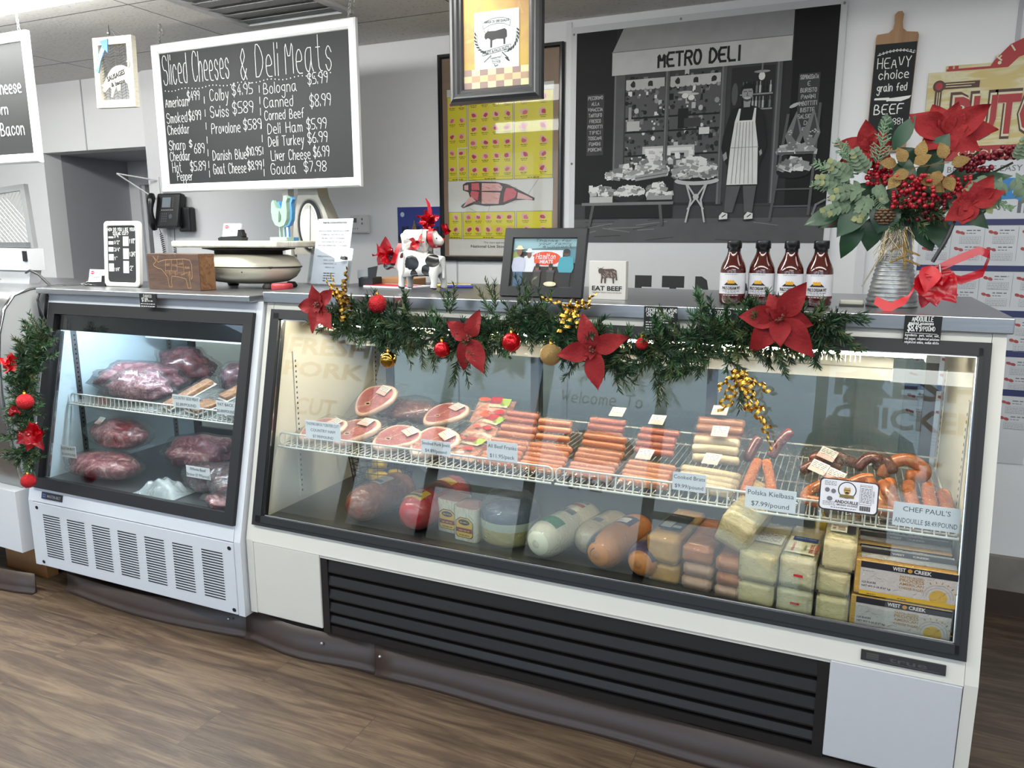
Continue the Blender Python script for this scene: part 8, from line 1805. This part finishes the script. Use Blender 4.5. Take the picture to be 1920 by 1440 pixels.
# boxes of sliced cheese
def wc_proto():
    t = thing('cheese_slice_box', 'x', 'box', (0, 0, 0), 'boxes of sliced american cheese'); w, d, h = .226, .10, .090
    m = MB(); m.mi(0); m.bb(0, w, 0, d, 0, h, bev=.003); m.build('cheese_slices', streaky('american_slices', '#c9973a', '#d8ab4a', '#b8842c', .4, 4, (1, 1, 60), .2, .4, .6, coat=.4), t)
    m = MB(); f = Fr((0, -.0006, 0), eps=.0006); m.mi(0); m.rect(f, .012, .010, w, h*.985); m.mi(1); m.rect(f, .012, h*.80, w, h*.985, 2); m.mi(0); m.type(f, 'WEST', .098, h*.845, .0095, wid=.029, bold=.03, k=3); m.type(f, 'CREEK', .150, h*.845, .0095, wid=.038, bold=.03, k=3); m.mi(2); m.oval(f, .122, h*.89, .0055, .0055, 3, 12)
    for k, s_ in enumerate(('PASTEURIZED', 'PROCESS', 'AMERICAN', 'CHEESE SLICES')): m.mi(2); m.type(f, s_, .128, h*(.66 - k*.105), (.0062, .0082, .0072, .0056)[k], wid=.054, bold=.02, k=2)
    m.mi(1); m.type(f, '120 SLICES', .017, h*.35, .0048, al='l', wid=.032, k=2, bold=.02); m.type(f, 'NET WT 5 LB (2.27 kg)', .017, h*.24, .0046, al='l', wid=.066, k=2, bold=.02); m.mi(3); m.scribble(f, .017, .045, h*.70, .0028, 2)
    m.mi(4); m.oval(f, .188, h*.24, .020, .020, 2, 20); m.mi(3)
    for rr in (.026, .033): m.line(f, [(.188 + rr*cos(a), h*.24 + rr*sin(a)) for a in [pi*k/14 for k in range(15)]], .0008, 2)
    m.mi(2)
    for k in range(7): a = .1 + k*.33; m.oval(f, .188 + .040*cos(a), h*.24 + .040*sin(a), .0035, .0016, 2, 8, rot=a)
    m.mi(5); m.rect(f, .012, .0, w, .011, 3); m.mi(1); m.scribble(f, .03, .05, .003, .0025, 4); m.scribble(f, .10, .12, .003, .0025, 4)
    f2 = Fr((0, 0, h + .0006), (1, 0, 0), (0, 1, 0), .0006); m.mi(0); m.rect(f2, .012, .018, w, d); m.mi(1); m.rect(f2, .012, .05, w, .085, 2); m.mi(0); m.type(f2, 'WEST', .098, .060, .012, wid=.029, bold=.03, k=3); m.type(f2, 'CREEK', .150, .060, .012, wid=.038, bold=.03, k=3)
    m.build('printed_sleeve', [mat('sleeve_white', '#cfc8c2', .4, var=.03), mat('sleeve_black', '#232226', .4), mat('sleeve_gold', '#b3873f', .4), mat('sleeve_grey', '#8c8780', .5), mat('sleeve_yolk', '#d2ac46', .4), mat('sleeve_mustard', '#c29c30', .4)], t)
    m = MB(); m.box((w/2, d/2, h/2), (w + .004, d + .004, h + .004), bev=.003); m.build('wrap', wrapM, t); return t
wp = wc_proto()
for k, (x, y, z, lab) in enumerate(((.066, 1.998, DZK + .001, 'bottom front box of sliced american cheese, its lower half cut by the frame'), (.070, 2.000, DZK + .097, 'top front box of sliced american cheese with 120 SLICES on it'), (.068, 2.108, DZK + .102, 'sliced american cheese box in the second row from the front, top layer'), (.066, 2.108, DZK + .001, 'sliced american cheese box in the second row from the front, bottom layer'), (.066, 2.218, DZK + .108, 'sliced american cheese box in the third row from the front, top layer'), (.064, 2.218, DZK + .005, 'sliced american cheese box in the third row from the front, bottom layer'), (.064, 2.328, DZK + .112, 'rearmost sliced american cheese box, top layer'), (.062, 2.328, DZK + .008, 'rearmost sliced american cheese box, bottom layer'))):
    if k == 0: wp.location = (x, y, z); wp['label'] = lab
    else: dup(wp, (x, y, z), rz=rad(rnd.uniform(-1, .5)), label=lab)

# ------------------------------------------------ meat case goods
MZ = MSZ + .003
def roast(label, c, r, mm, seed, R=None, wr=1.10, bag=wrapM, grp='wrapped roasts', tag_=None, amp=.30, fr=2.2):
    c = Vector(c); t = thing('meat_roast', label, 'meat', c - Vector((0, 0, r[2])), grp); Rm = Matrix.Rotation(rad(R or 0), 3, 'Z')
    m = MB(); m.blob(c, r, seed, amp, fr, 28, 18, R=Rm, flatz=-r[2]*.96); m.build('meat', mm, t, world=True)
    m = MB(); m.blob(c + Vector((0, 0, .003)), (r[0]*wr + .012, r[1]*wr, r[2]*1.07), seed, amp, fr, 28, 18, R=Rm, flatz=-r[2]*1.0); m.build('plastic_wrap', bag, t, world=True)
    if tag_: f = Fr(c + Vector(tag_), (1, -.3, .05), (.3, .7, .75), .0008); m = MB(); sticker(m, f, .055, .036, 0, 1, 2); m.build('label_sticker', [stick, stickP, greyink], t, world=True)
    return t
roast('big shredded pork bag sprawling over the left of the meat case shelf', (-2.83, 2.33, MZ + .072), (.165, .16, .070), rawM, 2, 20, amp=.35, bag=bagM)
roast('pink stringy pork bag in front of the big bag on the meat case shelf', (-2.70, 2.235, MZ + .066), (.13, .085, .062), shredM, 4, 12, amp=.4, fr=2.8, bag=bagM)
roast('dark roast at the top back left of the meat case shelf', (-2.78, 2.55, MZ + .10), (.14, .09, .085), darkM, 6, 5)
roast('dark roast in a shiny bag at the top back middle of the meat case shelf', (-2.46, 2.56, MZ + .07), (.11, .08, .065), darkM, 8, -15, bag=bagM)
roast('brown roast in a crumpled bag at the back right of the meat case shelf', (-2.10, 2.42, MZ + .055), (.075, .07, .05), mat('brown_jerky', '#5d3a2c', .4, var=.3, scale=25, coat=.4), 9, 10, bag=bagM)
def slab(label, loc, rot, w, L, h, mm=crustM, n=1):
    t = thing('side_meat_tray', label, 'meat', (0, 0, 0), 'trays of side meat')
    m = MB(); m.bb(-w/2 - .006, w/2 + .006, -.006, L + .006, 0, .006, bev=.002); m.build('tray', mat('foam_tray', '#d9d4cc', .6), t)
    for k in range(n): m = MB(); m.bb(-w/2 + k*w/n + .002, -w/2 + (k + 1)*w/n - .002, 0, L, .006, h, bev=.004); m.build('slab', mm, t)
    m = MB(); m.box((0, L/2, h/2 + .003), (w + .022, L + .022, h + .006), bev=.006); m.build('plastic_wrap', wrapM, t); return place(t, loc, rot)
slab('long peppered side meat slab on a tray, in front middle of the meat case shelf', (-2.475, 2.165, MZ + .004), (rad(24), 0, rad(-26)), .075, .20, .024)
slab('short side meat pieces behind the country side meat card', (-2.33, 2.15, MZ + .004), (rad(12), 0, rad(-20)), .105, .10, .020, n=2); slab('side meat tray lying behind the country side meat card', (-2.30, 2.29, MZ + .03), (rad(20), 0, rad(-24)), .085, .15, .022)
fb = mat('fat_back', '#c7b6ae', .3, var=.15, scale=30, coat=.5)
slab('pale fat back tray behind the FAT BACK card', (-2.13, 2.15, MZ + .004), (rad(14), 0, rad(-26)), .10, .15, .03, fb); slab('pale fat back tray farther back at the right end of the meat case shelf', (-2.06, 2.24, MZ + .03), (rad(20), 0, rad(-26)), .10, .14, .03, fb)
roast('lower boston butt roast, largest, at the front left of the meat case floor', (-2.80, 2.10, .482 + .056), (.175, .09, .056), rawM, 12, 2, amp=.16, fr=1.7)
roast('boston butt roast with a white sticker, lying on the larger one', (-2.80, 2.19, .482 + .168), (.14, .09, .064), rawM, 14, -4, wr=1.18, tag_=(-.075, -.055, .050), amp=.14)
roast('reddish roast behind in the middle of the meat case floor', (-2.52, 2.36, .482 + .075), (.15, .11, .072), rawM, 16, 20, amp=.2)
roast('beef brisket in a loose bag behind the whole beef brisket card', (-2.24, 2.16, .482 + .055), (.125, .085, .053), darkM, 18, 10, bag=bagM, amp=.25)
roast('dark beef brisket with a fat edge at the right end of the meat case floor', (-2.085, 2.12, .482 + .065), (.085, .12, .063), darkM, 20, 25, bag=bagM, amp=.25); roast('bottom beef brisket cut by the right corner of the meat case', (-2.06, 2.02, .482 + .028), (.075, .05, .027), rawM, 22, 10)
t = thing('plastic_bag', 'empty white plastic bag bunched at the front middle of the meat case floor', 'bag', (-2.42, 2.07, .482))
m = MB(); m.grid(lambda u, v: Vector((-2.52 + u*.22, 2.00 + v*.13, .485 + .075*max(0, sin(pi*u)*sin(pi*v))*(.6 + .8*abs(noise.noise(Vector((u*3.2, v*3.2, 4))))))), 22, 16); m.build('film', clear('milky_bag', '#e8eef0', .8, .15, .06, bump=.8, bscale=25, haze=.42, hazecol='#cfd9dd'), t, world=True)
card(-2.385, -2.245, .822, .872, 2.112, ('COUNTRY SIDE MEAT', '$5.89/POUND'), 'white price card for country side meat on the meat case shelf', .0125)
card(-2.160, -2.065, .815, .866, 2.112, ('FAT BACK', '$5.89/POUND'), 'white price card for fat back on the meat case shelf', .0120)
card(-2.955, -2.865, .575, .625, 2.030, ('BOSTON BUTT', '$3.69/POUND'), 'white price card for boston butt at the left of the meat case floor', .0110)
card(-2.275, -2.155, .570, .615, 2.050, ('Whole Beef', 'Brisket $7.99/pound'), 'white price card for whole beef brisket', .0120)
# ================================================================ the person taking the picture (seen only as a faint reflection in the case glass)
t = thing('person', 'person in a cap and teal shirt holding up a phone, faintly mirrored in the glass', 'person', (.12, -.42, 0))
skinM = mat('skin_tone', '#b98a6e', .5, sub=.05); shirt = mat('teal_shirt', '#3f5f63', .8, var=.1); jeans = mat('blue_jeans', '#39465c', .85, var=.15); capM = mat('olive_cap', '#4b4a35', .8); hairM = mat('sandy_hair', '#8a6f4c', .7, var=.2, scale=80)
bx_, by_ = .12, -.42
N_ = [((bx_, by_, .96), (.155, .11)), ((bx_, by_, 1.14), (.15, .105)), ((bx_, by_, 1.32), (.175, .115)), ((bx_, by_, 1.45), (.16, .10)), ((bx_, by_ + .01, 1.53), (.062, .062)), ((bx_, by_ + .03, 1.60), (.065, .07)), ((bx_, by_ + .035, 1.68), (.078, .095)), ((bx_, by_ + .03, 1.76), (.076, .09)),
      ((bx_ - .19, by_, 1.43), .062), ((bx_ - .26, by_ + .06, 1.20), .047), ((bx_ - .19, by_ + .25, 1.34), .038), ((bx_ - .155, by_ + .34, 1.42), .026),
      ((bx_ + .19, by_, 1.43), .062), ((bx_ + .25, by_ + .08, 1.20), .047), ((bx_ + .10, by_ + .27, 1.34), .038), ((bx_ - .02, by_ + .36, 1.42), .026),
      ((bx_ - .09, by_, .86), .095), ((bx_ - .10, by_ + .01, .50), .064), ((bx_ - .10, by_ - .01, .10), .042), ((bx_ - .11, by_ + .13, .045), .040), ((bx_ + .09, by_, .86), .095), ((bx_ + .10, by_ + .01, .50), .064), ((bx_ + .10, by_ - .01, .10), .042), ((bx_ + .12, by_ + .13, .045), .040)]
E_ = [(0, 1), (1, 2), (2, 3), (3, 4), (4, 5), (5, 6), (6, 7), (3, 8), (8, 9), (9, 10), (10, 11), (3, 12), (12, 13), (13, 14), (14, 15), (0, 16), (16, 17), (17, 18), (18, 19), (0, 20), (20, 21), (21, 22), (22, 23)]
body = skin('body', N_, E_, skinM, t, 2, (bx_, by_, 0))
m = MB(); m.lathe([(.162, .94), (.165, 1.05), (.162, 1.16), (.182, 1.30), (.185, 1.40), (.15, 1.475), (.085, 1.515)], (bx_, by_, 0), 28, sy=.72); 
for s_ in (-1, 1): m.tube([(bx_ + s_*.135, by_, 1.455), (bx_ + s_*.205, by_, 1.42), (bx_ + s_*.24, by_ + .03, 1.30)], [.085, .078, .070], 14)
m.build('shirt', shirt, t, world=True)
m = MB(); m.lathe([(.168, .97), (.168, .86)], (bx_, by_, 0), 28, sy=.74)
for s_ in (-1, 1): m.tube([(bx_ + s_*.09, by_, .90), (bx_ + s_*.10, by_ + .01, .50), (bx_ + s_*.10, by_ - .01, .09)], [.105, .078, .062], 16)
m.build('jeans', jeans, t, world=True)
m = MB(); m.blob((bx_, by_ + .02, 1.79), (.098, .112, .07), nu=22, nv=12, flatz=-.02); m.grid(lambda u, v: Vector((bx_ + (u - .5)*.17, by_ + .09 + v*.10*sin(pi*(.15 + .7*u)), 1.785 - .02*v - .03*(2*u - 1)**2)), 10, 5); m.build('cap', capM, t, world=True)
m = MB(); m.blob((bx_, by_ - .015, 1.72), (.092, .10, .085), 3, .12, 6, 20, 12); m.build('hair', hairM, t, world=True)
m = MB()
for s_ in (-1, 1): m.blob((bx_ + s_*.032, by_ + .112, 1.70), (.012, .008, .008), nu=10, nv=6); m.blob((bx_ + s_*.092, by_ + .03, 1.69), (.012, .02, .032), nu=10, nv=6)
m.tube([(bx_, by_ + .115, 1.705), (bx_, by_ + .138, 1.665), (bx_, by_ + .118, 1.655)], [.008, .015, .010], 8); m.tube([(bx_ - .024, by_ + .112, 1.625), (bx_, by_ + .122, 1.622), (bx_ + .024, by_ + .112, 1.625)], .006, 6); m.build('face_features', skinM, t, world=True)
for s_, hx in ((-1, -.055), (1, .115)):
    m = MB(); w0 = Vector((hx, -.075, 1.425))
    m.blob(w0 + Vector((0, .03, .02)), (.018, .042, .036), nu=14, nv=10)
    for k in range(4):
        b = w0 + Vector((0, .05, .048 - k*.019)); L = (.062, .072, .068, .052)[k]; dx = -s_
        m.tube([b, b + Vector((dx*.006, .014, .004)), b + Vector((dx*L*.45, .012, .006)), b + Vector((dx*L*.75, .004, .004))], [.0095, .0088, .0082, .0065], 8)
    m.tube([w0 + Vector((0, .0, .035)), w0 + Vector((-s_*.018, .010, .055)), w0 + Vector((-s_*.035, .018, .060))], [.011, .0095, .007], 8)
    m.build('hand', skinM, t, world=True)
t = thing('phone', 'dark phone held up by the mirrored person', 'phone', (.03, -.022, 1.43)); m = MB(); m.box((.03, -.022, 1.46), (.155, .009, .075), bev=.004); m.build('body', blackM, t, world=True)
